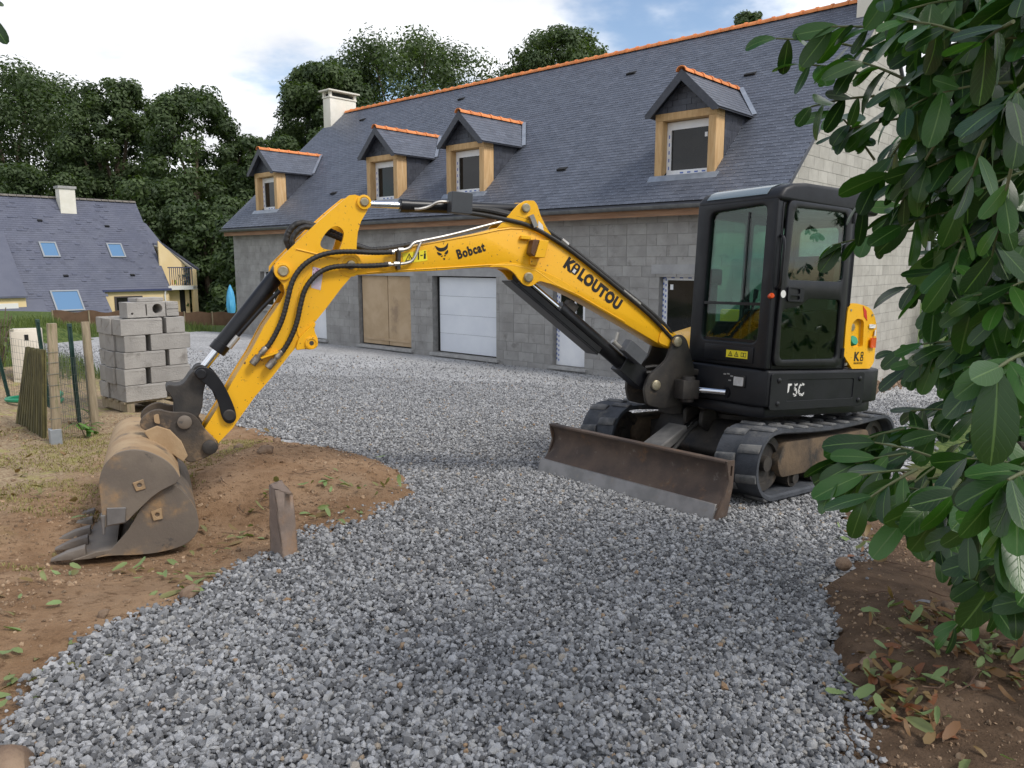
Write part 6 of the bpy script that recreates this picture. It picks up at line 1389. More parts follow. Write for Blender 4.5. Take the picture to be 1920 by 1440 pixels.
def post(name, label, base, top, r, m, n=12, cat='post', square=None):
    root = thing(name, label, cat, Matrix.Translation(base)); t = Vector(top) - Vector(base); k = MB()
    if square:
        a = Matrix.Rotation(.7, 3, 'Z'); c = [a @ Vector((sx * square / 2, sy * square / 2, 0)) for sx, sy in ((-1, -1), (1, -1), (1, 1), (-1, 1))]
        k.add([p + Vector((0, 0, -.2)) for p in c] + [p + t for p in c], [(0, 3, 2, 1), (4, 5, 6, 7), (0, 1, 5, 4), (1, 2, 6, 5), (2, 3, 7, 6), (3, 0, 4, 7)])
    else: k.tube([Vector((0, 0, -.2)), t * .33, t * .66, t], r, n, radii=[r * 1.05, r, r * .97, r * .92])
    k.build('shaft', m, root, bevel=.006, seg=2); return root
sq = post('square_post', 'square weathered wooden post with a grey metal foot', (-4.46, 7.33, gz1(-4.46, 7.33)), (-4.40, 7.34, 1.03), 0, M_POSTWOOD, square=.078)
k = MB(); a = Matrix.Rotation(.7, 4, 'Z'); k.box(-.05, .05, -.05, .05, -.05, .15, m=a); k.build('metal_foot', M_GALV, sq, bevel=.004, seg=1)
for h in (.25, .36, .47, .58, .69, .8, .9):
    k = MB(); k.tube([a @ Vector(p) + Vector((.05 * h, 0, h)) for p in ((-.043, -.043, 0), (.043, -.043, .004), (.043, .043, 0), (-.043, .043, -.004), (-.043, -.043, 0))], .0022, 5); k.build('wire_band', M_WIRE, sq)
post('round_post', 'round weathered wooden post leaning left beside the block stack', (-4.60, 8.3, gz1(-4.60, 8.3)), (-4.64, 8.35, .97), .046, M_POSTWOOD, 14)
def tpost(label, base, top):
    root = thing('metal_fence_post', label, 'post', Matrix.Translation(base), 'green metal fence posts'); t = Vector(top) - Vector(base); k = MB()
    for (sx, sy) in ((.024, .006), (.006, .024)):
        c = [Vector((x, y, 0)) for x, y in ((-sx, -sy), (sx, -sy), (sx, sy), (-sx, sy))]
        k.add([p + Vector((0, 0, -.2)) for p in c] + [p + t for p in c], [(0, 3, 2, 1), (4, 5, 6, 7), (0, 1, 5, 4), (1, 2, 6, 5), (2, 3, 7, 6), (3, 0, 4, 7)])
    k.build('shaft', M_GREENMETAL, root)
    k = MB(); k.cyl(t * .98, t + Vector((0, 0, .012)), .026, n=10); k.build('cap', M_GREENMETAL, root); return root
tpost('dark green metal post standing between the square and the round wooden post', (-4.90, 8.53, gz1(-4.9, 8.53)), (-4.93, 8.55, .92))
tpost('dark green metal post rising behind the cream meter box', (-5.93, 9.7, gz1(-5.93, 9.7)), (-5.93, 9.6, .89))
tpost('dark green metal post leaning at the left edge of the picture', (-6.75, 10.2, gz1(-6.75, 10.2)), (-6.78, 10.0, .70))
# wire mesh between the posts
wf_ = thing('wire_fence', 'thin welded wire mesh fence strung between the posts', 'fence', Matrix.Translation((-4.5, 8.0, gz1(-4.5, 8.0))))
line = [Vector((-4.44, 7.42, 0)), Vector((-4.62, 8.25, 0)), Vector((-4.93, 8.58, 0)), Vector((-5.90, 9.64, 0)), Vector((-6.70, 10.1, 0))]; k = MB(); oo = Vector(wf_.location)
for i in range(len(line) - 1):
    A_, B_ = line[i], line[i + 1]; L_ = (B_ - A_).length; n = max(2, int(L_ / .055))
    for j in range(n + 1):
        p = A_.lerp(B_, j / n); g0 = gz1(p.x, p.y); k.tube([Vector((p.x, p.y, g0)) - oo, Vector((p.x + .01 * math.sin(j), p.y, g0 + .84)) - oo], .0017, 3, cap=False)
    for h in np.arange(.03, .86, .09):
        k.tube([Vector((A_.x, A_.y, gz1(A_.x, A_.y) + h)) - oo, Vector((B_.x, B_.y, gz1(B_.x, B_.y) + h)) - oo], .0019, 3, cap=False)
tag(k.build('wire_mesh', M_WIRE, wf_), kind='stuff')
# mossy ribbed board leaning on the fence
BLc, BRc, TRc, TLc = Vector((-5.58, 8.50, gz1(-5.58, 8.5))), Vector((-4.76, 7.66, gz1(-4.76, 7.66) - .02)), Vector((-4.72, 7.72, .73)), Vector((-5.37, 8.48, .68))
mb_ = thing('mossy_board', 'mossy ribbed wooden board propped upright by the fence', 'board', Matrix.Translation(BRc)); nrm = (BRc - BLc).cross(TLc - BLc).normalized()
if nrm.y > 0: nrm = -nrm
def bq(u0, u1, o0, o1, v0=0.0, v1=1.0):
    kk = MB(); P = []
    for o in (o0, o1):
        for u, v in ((u0, v0), (u1, v0), (u1, v1), (u0, v1)): P.append(BLc.lerp(BRc, u).lerp(TLc.lerp(TRc, u), v) + nrm * o - BRc)
    kk.add(P, [(0, 3, 2, 1), (4, 5, 6, 7), (0, 1, 5, 4), (1, 2, 6, 5), (2, 3, 7, 6), (3, 0, 4, 7)]); return kk
bq(0, 1, -.012, 0).build('backing', M_MOSS, mb_)
for i in range(11):
    u0 = i / 11 + .012; bq(u0, u0 + .062, .001, .028, .0, 1.0 + .008 * math.sin(i * 2.1)).build('slat', M_MOSS, mb_, bevel=.005, seg=1)
# meter box
mx_ = thing('meter_box', 'cream electricity meter box standing in the grass', 'meter box', Matrix.Translation((-7.1, 11.2, gz1(-7.1, 11.2))) @ Matrix.Rotation(.35, 4, 'Z')); M_BOX = mat('cream_plastic', (.66, .6, .5), (.72, .66, .56), scale=3, rough=.6)
k = MB(); k.box(-.19, .19, -.1, .1, -.1, .78); k.build('box', M_BOX, mx_, bevel=.012); k = MB(); k.box(-.17, .17, -.112, -.101, .06, .75); dr = k.build('box_door', M_BOX, mx_, bevel=.006)
k = MB(); k.box(.0, .05, -.12, -.1125, .62, .70); k.build('lock', M_BLACK, mx_)
# hose
k = MB(); k.tube([(.32 * math.cos(t), .26 * math.sin(t), .02 + .012 * t) for t in np.linspace(0, 8.2, 60)], .028, 8); hs = k.build('garden_hose', mat('green_hose', (.01, .22, .11), rough=.4), None, Matrix.Translation((-6.22, 9.85, gz1(-6.22, 9.85) + .02)), smooth=True); tag(hs, 'coiled green hose lying behind the mossy board', 'hose')
# brown screen fence
sf = thing('screen_fence', 'long brown fabric screen in front of the cream house', 'fence', Matrix.Translation((-16.3, 28.0, -1.6))); M_SCREEN = mat('brown_screen', (.105, .06, .035), (.135, .08, .048), scale=3, rough=.9, rnd=.12)
A_, B_ = Vector((-16.75, 28.0, 0)), Vector((-12.2, 34.2, 0)); n = 6
for i in range(n):
    p0, p1 = A_.lerp(B_, i / n), A_.lerp(B_, (i + 1) / n); k = MB(); m_ = 8; vs = []
    for j in range(m_ + 1):
        p = p0.lerp(p1, j / m_) - Vector((-16.3, 28, -1.6)); z = -.11 - .44 * (i + j / m_) / n + .04 * math.sin(j * .9 + i) - .03 * math.sin(PI * j / m_)
        for d in (0, .03): vs += [(p.x + d * .8, p.y - d * .6, -.6), (p.x + d * .8, p.y - d * .6, z + 1.6)]
    fs = []
    for j in range(m_):
        o = j * 4; fs += [(o + 2, o + 6, o + 7, o + 3), (o, o + 1, o + 5, o + 4), (o + 1, o + 3, o + 7, o + 5)]
    k.add(vs, fs); k.build('panel', M_SCREEN, sf)
    k = MB(); p = p0 - Vector((-16.3, 28, -1.6)); k.cyl((p.x + .05, p.y - .04, -.5), (p.x + .05, p.y - .04, 1.5 - .44 * i / n), .03, n=8); k.build('stake', M_POSTWOOD, sf)
# closed parasol
pa = thing('closed_parasol', 'closed garden parasol under a bright blue cover', 'parasol', Matrix.Translation((-14.58, 40, -1.72)) @ Matrix.Scale(.96, 4))
k = MB(); k.lathe([(.02, 2.30), (.06, 2.2), (.14, 1.95), (.21, 1.6), (.24, 1.25), (.22, .95), (.15, .68), (.08, .56)][::-1], (0, 0, 0), (0, 0, 1), 14); k.v = [(x * (1 + .12 * math.sin(6 * math.atan2(y, x) + z * 3)), y * (1 + .12 * math.sin(6 * math.atan2(y, x) + z * 3)), z) for x, y, z in k.v]; k.build('cover', mat('blue_cover', (.05, .33, .62), (.12, .45, .72), scale=3, rough=.45, stretch=(3, 3, .6)), pa, smooth=True)
k = MB(); k.cyl((0, 0, -.2), (0, 0, .7), .04, n=10); k.build('pole', M_NWHITE, pa)
# leaning stone post
k = MB(); P = [(-1.482, 4.47, -.30), (-1.352, 4.36, -.30), (-1.298, 4.47, -.30), (-1.42, 4.58, -.30), (-1.473, 4.50, .275), (-1.405, 4.38, .285), (-1.328, 4.50, .215), (-1.415, 4.56, .29)]
P = [tuple(Vector(p) - Vector((-1.39, 4.46, -.15))) for p in P]; k.add(P, [(0, 3, 2, 1), (4, 5, 6, 7), (0, 1, 5, 4), (1, 2, 6, 5), (2, 3, 7, 6), (3, 0, 4, 7)])
me = k.mesh('stone_post', bevel=.008, seg=2); bm = bmesh.new(); bm.from_mesh(me); bmesh.ops.subdivide_edges(bm, edges=bm.edges[:], cuts=4, use_grid_fill=True); rs_ = random.Random(4)
for v in bm.verts: v.co += Vector((rs_.gauss(0, .0016), rs_.gauss(0, .0016), rs_.gauss(0, .0016)))
bm.to_mesh(me); bm.free(); sp1 = obj('stone_post', me, M_STONEPOST, None, Matrix.Translation((-1.39, 4.46, -.15))); tag(sp1, 'short tapered brown stone post standing at the gravel edge', 'stone post')

# ------------------------------------------------------------------ stack of concrete blocks on a pallet
SM = Matrix(((D2[0], D1[0], 0, -4.74), (D2[1], D1[1], 0, 9.30), (0, 0, 1, 0), (0, 0, 0, 1))); SZ = gz1(-4.74, 9.3) + .02
M_PILE = mat('grey_block', (.30, .285, .265), (.37, .352, .325), scale=3, rough=.95, rnd=.16, bump=.5, bscale=60, dirt=[((.2, .185, .168), 4, .55, .72)])
pal = thing('wooden_pallet', 'low wooden pallet under the stack of concrete blocks', 'pallet', SM @ Matrix.Translation((0, 0, SZ)))
for i in range(4):
    k = MB(); k.box(-.02, .84, .03 + i * .2, .15 + i * .2, .075, .098); k.build('deck_board', M_POSTWOOD, pal)
for x in (0, .36, .72):
    k = MB(); k.box(x, x + .09, .0, .80, -.03, .074); k.build('bearer', M_POSTWOOD, pal)
LAY = ['bottom', 'second', 'third', 'fourth', 'fifth']; hb = .205
def hollow(L_, W_, H_):
    """block with recessed cells in its end and top"""
    k = MB(); n = 3; cells = [[(L_ * (i + .14) / n, .035), (L_ * (i + .86) / n, .035), (L_ * (i + .86) / n, W_ - .035), (L_ * (i + .14) / n, W_ - .035)] for i in range(n)] if L_ > .3 else [[(.04, .04), (L_ - .04, .04), (L_ - .04, W_ - .04), (.04, W_ - .04)]]
    k.prism([(0, 0), (L_, 0), (L_, W_), (0, W_)], .0, H_ - .03, 'xy'); k.prism([(0, 0), (L_, 0), (L_, W_), (0, W_)], H_ - .03, H_, 'xy', holes=cells); return k.mesh('concrete_block', bevel=.004, seg=1, smooth=False, weld=1e-5)
MB50, MB27, MB25 = hollow(.5, .262, hb - .006), hollow(.255, .262, hb - .006), hollow(.235, .5, hb - .006)
rs_ = random.Random(9)
def blk(me, x, y, z, label, turn=0.0, sc=None):
    M = SM @ Matrix.Translation((x, y, z)) @ Matrix.Rotation(turn, 4, 'Z')
    o = obj('concrete_block', me, M_PILE); o.matrix_world = M; return tag(o, label, 'concrete block', 'concrete blocks stacked on the pallet')
for l in range(5):
    z = SZ + .10 + l * hb; odd = l % 2 == 0; w_ = LAY[l]; dx = rs_.uniform(-.02, .02) + (.0 if odd else .015)
    if odd:
        blk(MB50, dx, 0, z, 'long-faced grey block at the front of the %s layer of the stack' % w_, rs_.uniform(-.01, .01))
        blk(MB25, dx + .555, 0, z, 'end-on grey block right of the slot in the %s layer of the stack' % w_, rs_.uniform(-.01, .01))
    else:
        blk(MB27, dx, 0, z, 'short grey block at the near corner of the %s layer of the stack' % w_, rs_.uniform(-.01, .01))
        blk(MB50, dx + .32, 0, z, 'long-faced grey block right of the slot in the %s layer of the stack' % w_, rs_.uniform(-.01, .01))
    for r_, wd in ((1, 'middle'), (2, 'far')):
        blk(MB50 if odd else MB27, dx + rs_.uniform(-.03, .02), .27 * r_, z, '%s block on the shaded left side of the stack, %s layer' % (wd, w_), rs_.uniform(-.012, .012))
        if r_ == 2: pass
z = SZ + .10 + 5 * hb
# top pieces: block with round and slot openings, ribbed block, flat slab
k = MB(); k.prism([(0, 0), (.47, 0), (.47, .19), (0, .19)], 0, .22, 'xz', holes=[circle(.37, .10, .062, 20), [(.225, .02), (.24, .02), (.24, .16), (.225, .16)], circle(.06, .05, .014, 10)])
k.box(.001, .469, .2201, .24, .001, .189); o = k.build('cored_block', M_PILE, None, None, bevel=.003, seg=1, smooth=False); o.matrix_world = SM @ Matrix.Translation((.11, .06, z + .004)); tag(o, 'block with a round duct hole lying on top of the stack', 'concrete block', 'concrete blocks stacked on the pallet')
k = MB(); 
for i in range(4): k.box(0, .16, .0 + .008 * (i % 2), .3, i * .045, i * .045 + .044)
o = k.build('ribbed_block', M_PILE, None, None, bevel=.004, seg=1); o.matrix_world = SM @ Matrix.Translation((.60, .08, z + .004)); tag(o, 'ribbed concrete piece at the right of the stack top', 'concrete block', 'concrete blocks stacked on the pallet')
k = MB(); k.box(0, .34, 0, .24, 0, .045); o = k.build('concrete_slab', M_PILE, None, None, bevel=.004, seg=1); o.matrix_world = SM @ Matrix.Translation((.25, .10, z + .197)) @ Matrix.Rotation(.05, 4, 'Z'); tag(o, 'thin concrete slab lying highest on the stack', 'concrete slab')

# ------------------------------------------------------------------ loose stones
for i, (x, y, s_, lab) in enumerate([(2.11, 4.62, .13, 'rounded reddish stone sitting on the gravel edge near the laurel'), (1.60, 3.22, .11, 'flat buff stone half sunk at the right edge of the drive'), (2.10, 3.44, .16, 'round brown stone among fallen leaves under the laurel'),
    (2.33, 3.60, .17, 'largest brown stone under the laurel, upper of the pair'), (2.62, 3.82, .16, 'pale brown stone lying at the right edge under the laurel'), (2.32, 3.86, .1, 'small grey stone beside the stones under the laurel'), (-2.50, 6.86, .14, 'brown stone just behind the bucket hinge on the spoil'),
    (-2.3, 7.35, .11, 'small stone on the spoil nearest the arm tip'), (-2.15, 6.55, .17, 'buff stone bedded in the spoil right of the bucket'), (-1.62, 2.22, .30, 'broad flat stone at the bottom left corner of the drive'), (-1.66, 3.75, .12, 'brown stone at the gravel edge below the buckets'), (-1.95, 3.45, .1, 'small buff stone on bare earth left of the drive'), (2.0, 3.05, .09, 'small dark stone between leaf heaps at the lower right')]):
    o = obj('field_stone', stone_mesh('field_stone', 500 + i, 2, .8, .5), M_FIELD, None, Matrix.Translation((x, y, gz1(x, y) + s_ * .12)) @ Matrix.Rotation(i * 1.3, 4, 'Z') @ Matrix.Scale(s_, 4)); o.data.polygons.foreach_set('use_smooth', [True] * len(o.data.polygons)); tag(o, lab, 'stone', 'loose field stones')
o = obj('slate_chip', stone_mesh('slate_chip', 77, 1, .25, .3), mat('grey_chip', (.2, .2, .21), rough=.8), None, Matrix.Translation((2.25, 3.98, gz1(2.25, 3.98) + .01)) @ Matrix.Scale(.09, 4)); tag(o, 'flat grey chip of slate under the laurel', 'stone chip')

# ------------------------------------------------------------------ leaves on the ground, twigs, grass
def leaf_verts(L_, W_, bend_, fold, n=5, twist=0.0):
    """laurel leaf in its own frame: x along the midrib, y across, z up; returns verts, quads, uv"""
    vs = []; uv = []
    for i in range(n + 1):
        t = .5 - .5 * math.cos(PI * i / n); w2 = W_ / 2 * max(.03, 2.16 * t ** .7 * (1 - t) ** .45)
        ang = bend_ * t; x = L_ * (math.sin(ang) / bend_ if abs(bend_) > 1e-3 else t); z = -L_ * ((1 - math.cos(ang)) / bend_ if abs(bend_) > 1e-3 else 0)
        for s_ in (-1, 0, 1):
            tw = twist * t; yy = s_ * w2; zz = abs(s_) * w2 * fold
            vs.append((x, yy * math.cos(tw) - zz * math.sin(tw), z + zz * math.cos(tw) + yy * math.sin(tw))); uv.append((t, .5 + s_ * .5))
    fs = []
    for i in range(n):
        for j in range(2): fs.append((i * 3 + j, (i + 1) * 3 + j, (i + 1) * 3 + j + 1, i * 3 + j + 1))
    return vs, fs, uv
LITL = [(-1.52, 5.87), (-1.38, 5.98), (-1.13, 6.02), (-0.94, 5.97), (-1.4, 5.21), (-1.64, 5.68), (-1.33, 5.43), (-1.18, 5.25), (-1.78, 3.86), (-2.04, 4.09), (-1.78, 3.97), (-1.91, 2.98), (-1.92, 2.84), (-2.51, 3.63), (-1.93, 2.8), (-1.89, 5.34), (-2.02, 4.99), (-1.32, 7.11), (-2.02, 4.2), (-1.76, 4.85), (-1.95, 4.71), (-2.51, 4.14), (-2.99, 5.17), (-2.21, 3.32)]
LITR = [(1.55, 3.04), (1.62, 3.09), (1.65, 3.0), (2.03, 3.61), (2.15, 3.62), (2.28, 3.76), (2.36, 3.7), (1.56, 2.83), (1.67, 2.69), (2.1, 3.23), (2.09, 3.13), (2.33, 3.4), (2.1, 3.74), (1.51, 2.91), (1.77, 3.2), (2.24, 3.29), (1.96, 3.32), (2.31, 4.95), (2.51, 5.33), (2.64, 5.34)]
rl = random.Random(21)
def litter(name, spots, per, spread, label, tones, extra=()):
    k = MB()
    for (x0, y0) in spots:
        for _ in range(per):
            x, y = x0 + rl.gauss(0, spread), y0 + rl.gauss(0, spread)
            if in_poly(GRAVEL, np.array([x]), np.array([y]))[0] and rl.random() < .8: continue
            L_ = rl.uniform(.05, .125); vs, fs, uv = leaf_verts(L_, L_ * rl.uniform(.3, .42), rl.uniform(-1.3, 1.3), rl.uniform(.05, .6), 4, rl.uniform(-.6, .6))
            M = Matrix.Translation((x, y, gz1(x, y) + .012 + rl.uniform(0, .018))) @ Matrix.Rotation(rl.uniform(0, 6.3), 4, 'Z') @ Matrix.Rotation(rl.gauss(0, .35), 4, 'X') @ Matrix.Rotation(rl.gauss(0, .3), 4, 'Y')
            k.add([M @ Vector(p) for p in vs], fs, rl.choice(tones) + .001)
    return tag(k.build(name, M_DEADLEAF, smooth=True, angle=80), label, None, None, 'stuff')
litter('leaf_litter', LITL, 6, .11, 'cut green laurel leaves scattered on the earth left of the drive', (.7, .85, 1.0, .9, .55, .3))
litter('leaf_litter', LITR, 15, .10, 'green and rust-brown fallen leaves under the laurel', (.0, .1, .15, .7, .85, .95, .25))
n = 60; litter('dry_leaves', [(rl.uniform(-5.5, -2.6), rl.uniform(4.5, 8.5)) for _ in range(70)], 2, .15, 'dry leaves and chips on the trodden ground by the fence', (.2, .3, .4, .5))
k = MB()
for _ in range(46):
    if rl.random() < .6: x, y = rl.uniform(-2.4, -.9), rl.uniform(5.0, 8.0)
    else: x, y = rl.uniform(1.5, 2.7), rl.uniform(2.7, 5.2)
    if in_poly(GRAVEL, np.array([x]), np.array([y]))[0]: continue
    a = rl.uniform(0, 6.3); L_ = rl.uniform(.06, .32); P = []
    for t in (0, .35, .7, 1): xx, yy = x + math.cos(a + .5 * t) * L_ * t, y + math.sin(a + .5 * t) * L_ * t; P.append((xx, yy, gz1(xx, yy) + .012 + .02 * rl.random()))
    k.tube(P, .003, 5, radii=[.004, .0035, .003, .0015])
tag(k.build('twigs', mat('twig', (.1, .055, .035), (.17, .11, .07), scale=10, rough=.9)), 'dead twigs and roots lying on the earth', None, None, 'stuff')
M_GRASS = leafmat('grass_blade', (.05, .085, .018), (.16, .2, .055), rough=.6, trans=.3)
def grass(name, n, xr, yr, hmin, hmax, label, cond, m=None, lean=(.1, .6), wide=.018):
    x = RNG.uniform(*xr, n); y = RNG.uniform(*yr, n); k_ = cond(x, y) & ~in_poly(GRAVEL, x, y); x, y = x[k_], y[k_]; n = len(x); z = soil_z(x, y)
    h_ = RNG.uniform(hmin, hmax, n); a = RNG.uniform(0, 6.28, n); w_ = .003 + h_ * wide; l = h_ * RNG.uniform(*lean, n); lx, ly = np.cos(a) * l, np.sin(a) * l; px, py = -np.sin(a) * w_, np.cos(a) * w_
    V = np.stack([np.stack(c, 1) for c in ((x - px, y - py, z - .02), (x + px, y + py, z - .02), (x + lx * .4 + px * .7, y + ly * .4 + py * .7, z + h_ * .65), (x + lx * .4 - px * .7, y + ly * .4 - py * .7, z + h_ * .65), (x + lx, y + ly, z + h_))], 1).reshape(-1, 3)
    i = np.arange(n) * 5; F = np.concatenate([np.stack([i, i + 1, i + 2, i + 3], 1), np.stack([i + 3, i + 2, i + 4, i + 4], 1)])
    me = bpy.data.meshes.new(name); me.from_pydata(V.tolist(), [], [tuple(f[:4]) if f[2] != f[3] else tuple(f[:3]) for f in F.tolist()])
    at = me.attributes.new('tone', 'FLOAT', 'POINT'); at.data.foreach_set('value', np.repeat(RNG.random(n), 5).astype(np.float32)); me.update()
    return tag(obj(name, me, m or M_GRASS), label, None, None, 'stuff')
M_STRAW = leafmat('dry_grass', (.2, .15, .065), (.3, .28, .1), rough=.8, trans=.15)
grass('rough_grass', 60000, (-19, -6.5), (11.5, 27), .08, .30, 'rough green grass behind the fence', lambda x, y: (vnoise(x, y, 1.3, 4) > -.25) & (-x > .42 * y))
grass('short_grass', 26000, (-5.8, -2.4), (4.2, 8.0), .008, .026, 'thin dry grass on the trodden ground at left', lambda x, y: vnoise(x, y, .6, 14) + .5 * vnoise(x, y, .17, 15) > .0, M_STRAW, (.6, 2.2), .06)
grass('wall_grass', 6000, (-14.5, -9.8), (26, 33), .1, .35, 'grass strip at the foot of the brown screen', lambda x, y: (D2[0] * x + D2[1] * y) < 14.0)

# small laurel seedling and the weedy bush by the meter box
def sprig(name, label, cat, pos, n, L_, h_, m, spread=1.0, seed=0, group=None):
    r = random.Random(seed); root = thing(name, label, cat, Matrix.Translation(pos), group); k = MB(); stems = max(1, n // 7)
    for s_ in range(stems):
        a = r.uniform(0, 6.3); tip = Vector((math.cos(a) * .25 * h_ * spread, math.sin(a) * .25 * h_ * spread, h_ * r.uniform(.6, 1))); k.tube([(0, 0, -.03), tip * .5, tip], .006, 5)
        for j in range(n // stems):
            t = r.uniform(.25, 1); b2 = r.uniform(0, 6.3); vs, fs, uv = leaf_verts(L_ * r.uniform(.7, 1.2), L_ * .38, r.uniform(.2, 1.2), .25, 4)
            M = Matrix.Translation(tip * t) @ Matrix.Rotation(b2, 4, 'Z') @ Matrix.Rotation(r.uniform(-.7, .5), 4, 'Y'); q = MB(); q.add([M @ Vector(p) for p in vs], fs, r.random() + .001); q.build('leaf', m, root, smooth=True, angle=80)
    k.build('stem', M_BARK, root); return root
M_SPRIG = leafmat('sprig_leaf', (.05, .13, .02), (.13, .26, .05), rough=.4, trans=.3)
sprig('laurel_seedling', 'small bright green laurel seedling at the foot of the round post', 'plant', (-4.42, 7.8, gz1(-4.42, 7.8)), 16, .13, .2, M_SPRIG, 2.0, 3)
sprig('weedy_bush', 'straggling reddish-green bush left of the meter box', 'bush', (-7.45, 11.0, gz1(-7.45, 11.0)), 130, .09, 1.1, leafmat('weed_leaf', (.05, .06, .015), (.11, .14, .04), rough=.6), .9, 5)
sprig('low_weed', 'low green weed behind the square post', 'plant', (-4.95, 8.9, gz1(-4.95, 8.9)), 21, .09, .16, M_SPRIG, 2.2, 8)
# ================================================================== CHERRY LAUREL AT THE RIGHT, IN THE FOREGROUND
M_LAUREL = leafmat('laurel_leaf', (0.0105, 0.036, 0.0075), (0.047, 0.14, 0.019), vein=(0.09, 0.17, 0.045), rough=0.31, trans=.2, tr_col=(1.8, 2.1, .5), uvvein=True, coat=.0, spec=.46)
M_LSTEM = mat('laurel_stem', (.07, .1, .03), (.12, .13, .06), scale=12, rough=.7)
M_LWOOD = mat('laurel_wood', (.05, .04, .03), (.1, .08, .06), scale=8, rough=.9)
rL = random.Random(42)
def laurel_mesh(name, L_, tone, bend_, fold, twist, W_=.40, n=8):
    vs, fs, uv = leaf_verts(L_, L_ * W_, bend_, fold, n, twist); me = bpy.data.meshes.new(name); me.from_pydata(vs, [], fs)
    lay = me.uv_layers.new(name='UVMap')
    for lp in me.loops: lay.data[lp.index].uv = uv[lp.vertex_index]
    a = me.attributes.new('tone', 'FLOAT', 'POINT'); a.data.foreach_set('value', [tone] * len(vs)); me.polygons.foreach_set('use_smooth', [True] * len(me.polygons)); me.materials.append(M_LAUREL); me.update(); return me
KIND = [laurel_mesh('laurel_leaf', .142 * rL.uniform(.82, 1.12), rL.random() ** 1.2 + .001, rL.uniform(-.1, .7), rL.uniform(.0, .24), rL.uniform(-.4, .4), rL.uniform(.38, .47)) for _ in range(28)]
laurel = thing('cherry_laurel', 'large cherry laurel with glossy dark leaves overhanging the right side of the drive', 'bush', Matrix.Translation((2.55, 2.9, float(soil_z(np.array([2.55]), np.array([2.9]))[0]))))
LO = Vector(laurel.location); leaves = []; stems = MB()
def place_leaf(p, d, kind=None, up=None):
    d = d.normalized(); u = (up or Vector((rL.gauss(-.1, .55), rL.gauss(-.5, .5), .8))); z = (u - d * u.dot(d)).normalized(); y = z.cross(d)
    M = Matrix(((d.x, y.x, z.x, p.x - LO.x), (d.y, y.y, z.y, p.y - LO.y), (d.z, y.z, z.z, p.z - LO.z), (0, 0, 0, 1)))
    s_ = rL.uniform(.58, 1.02); leaves.append((M @ Matrix.Scale(s_, 4), kind if kind is not None else rL.randrange(len(KIND)), p))
def spray(base, tip, n=8, droop=.35, r0=.0045, free=.25):
    base, tip = Vector(base), Vector(tip); mid = base.lerp(tip, .5) + Vector((0, 0, .04 * (tip - base).length)); P = smooth_open([base, mid, tip], 2)
    stems.tube([p - LO for p in P], r0, 6, radii=[r0 * (1 - .5 * i / (len(P) - 1)) for i in range(len(P))])
    ax = (tip - base).normalized(); s1 = ax.cross(Vector((0, 0, 1))).normalized(); s2 = s1.cross(ax); a = rL.uniform(0, 6.3)
    for i in range(n):
        t = free + (1 - free) * i / (n - 1) if n > 1 else 1; p = base.lerp(mid, t * 2) if t < .5 else mid.lerp(tip, t * 2 - 1); a += 2.4
        rad = s1 * math.cos(a) + s2 * math.sin(a) * .7; fwd = .55 + .6 * max(0, t - .75) * 4 * .5
        place_leaf(p, ax * fwd * rL.uniform(.6, 1.3) + rad * rL.uniform(.5, 1.1) + Vector((rL.gauss(0, .2), rL.gauss(0, .2), -droop - rL.uniform(0, .55))))
SPRAYS = [((1.163, 2.6, 2.273), (0.861, 2.65, 2.323)), ((1.113, 2.55, 2.188), (0.926, 2.6, 2.232)), ((1.128, 2.5, 2.113), (0.95, 2.55, 2.091)), ((1.282, 2.6, 2.067), (1.101, 2.7, 2.033)), ((1.488, 2.8, 1.719), (1.189, 2.9, 1.665)), ((1.234, 2.7, 1.946), (1.078, 2.7, 2.12)), ((1.149, 2.4, 2.273), (0.982, 2.5, 2.317)), ((1.126, 2.3, 2.116), (0.996, 2.4, 2.198)), ((1.431, 2.6, 1.552), (1.377, 2.7, 1.514)), ((1.522, 2.6, 1.337), (1.498, 3.0, 1.254)), ((1.448, 2.5, 1.33), (1.348, 2.6, 1.245)), ((1.395, 2.3, 1.367), (1.307, 2.4, 1.323)), ((1.055, 2.0, 1.097), (0.917, 2.1, 1.026)), ((1.033, 1.9, 1.08), (0.853, 1.95, 1.038)), ((0.979, 1.8, 1.108), (0.856, 1.8, 1.027)), ((0.979, 1.75, 1.095), (0.939, 1.75, 1.01)), ((1.024, 1.7, 1.11), (0.953, 1.65, 1.05)), ((0.987, 1.5, 1.19), (0.9, 1.45, 1.07)), ((1.142, 2.0, 1.082), (1.016, 2.1, 1.103)), ((1.224, 2.1, 1.118), (1.155, 2.2, 1.127)), ((0.907, 1.3, 1.196), (0.84, 1.25, 1.15)), ((0.847, 1.25, 1.456), (0.765, 1.2, 1.436)), ((0.877, 1.25, 1.258), (0.8, 1.2, 1.254)), ((1.237, 2.5, 2.001), (1.163, 2.6, 1.797)), ((1.178, 2.2, 1.939), (1.138, 2.3, 1.774)), ((1.131, 1.9, 1.905), (1.13, 2.0, 1.698)), ((1.074, 1.7, 1.818), (1.11, 1.8, 1.616)), ((1.046, 1.9, 2.133), (0.968, 2.0, 2.186)), ((0.984, 1.6, 2.068), (0.983, 1.7, 2.056)), ((0.963, 1.5, 1.936), (0.918, 1.5, 1.889))]
for a, b in SPRAYS: spray(a, b, rL.choice((6, 7, 8, 9)))
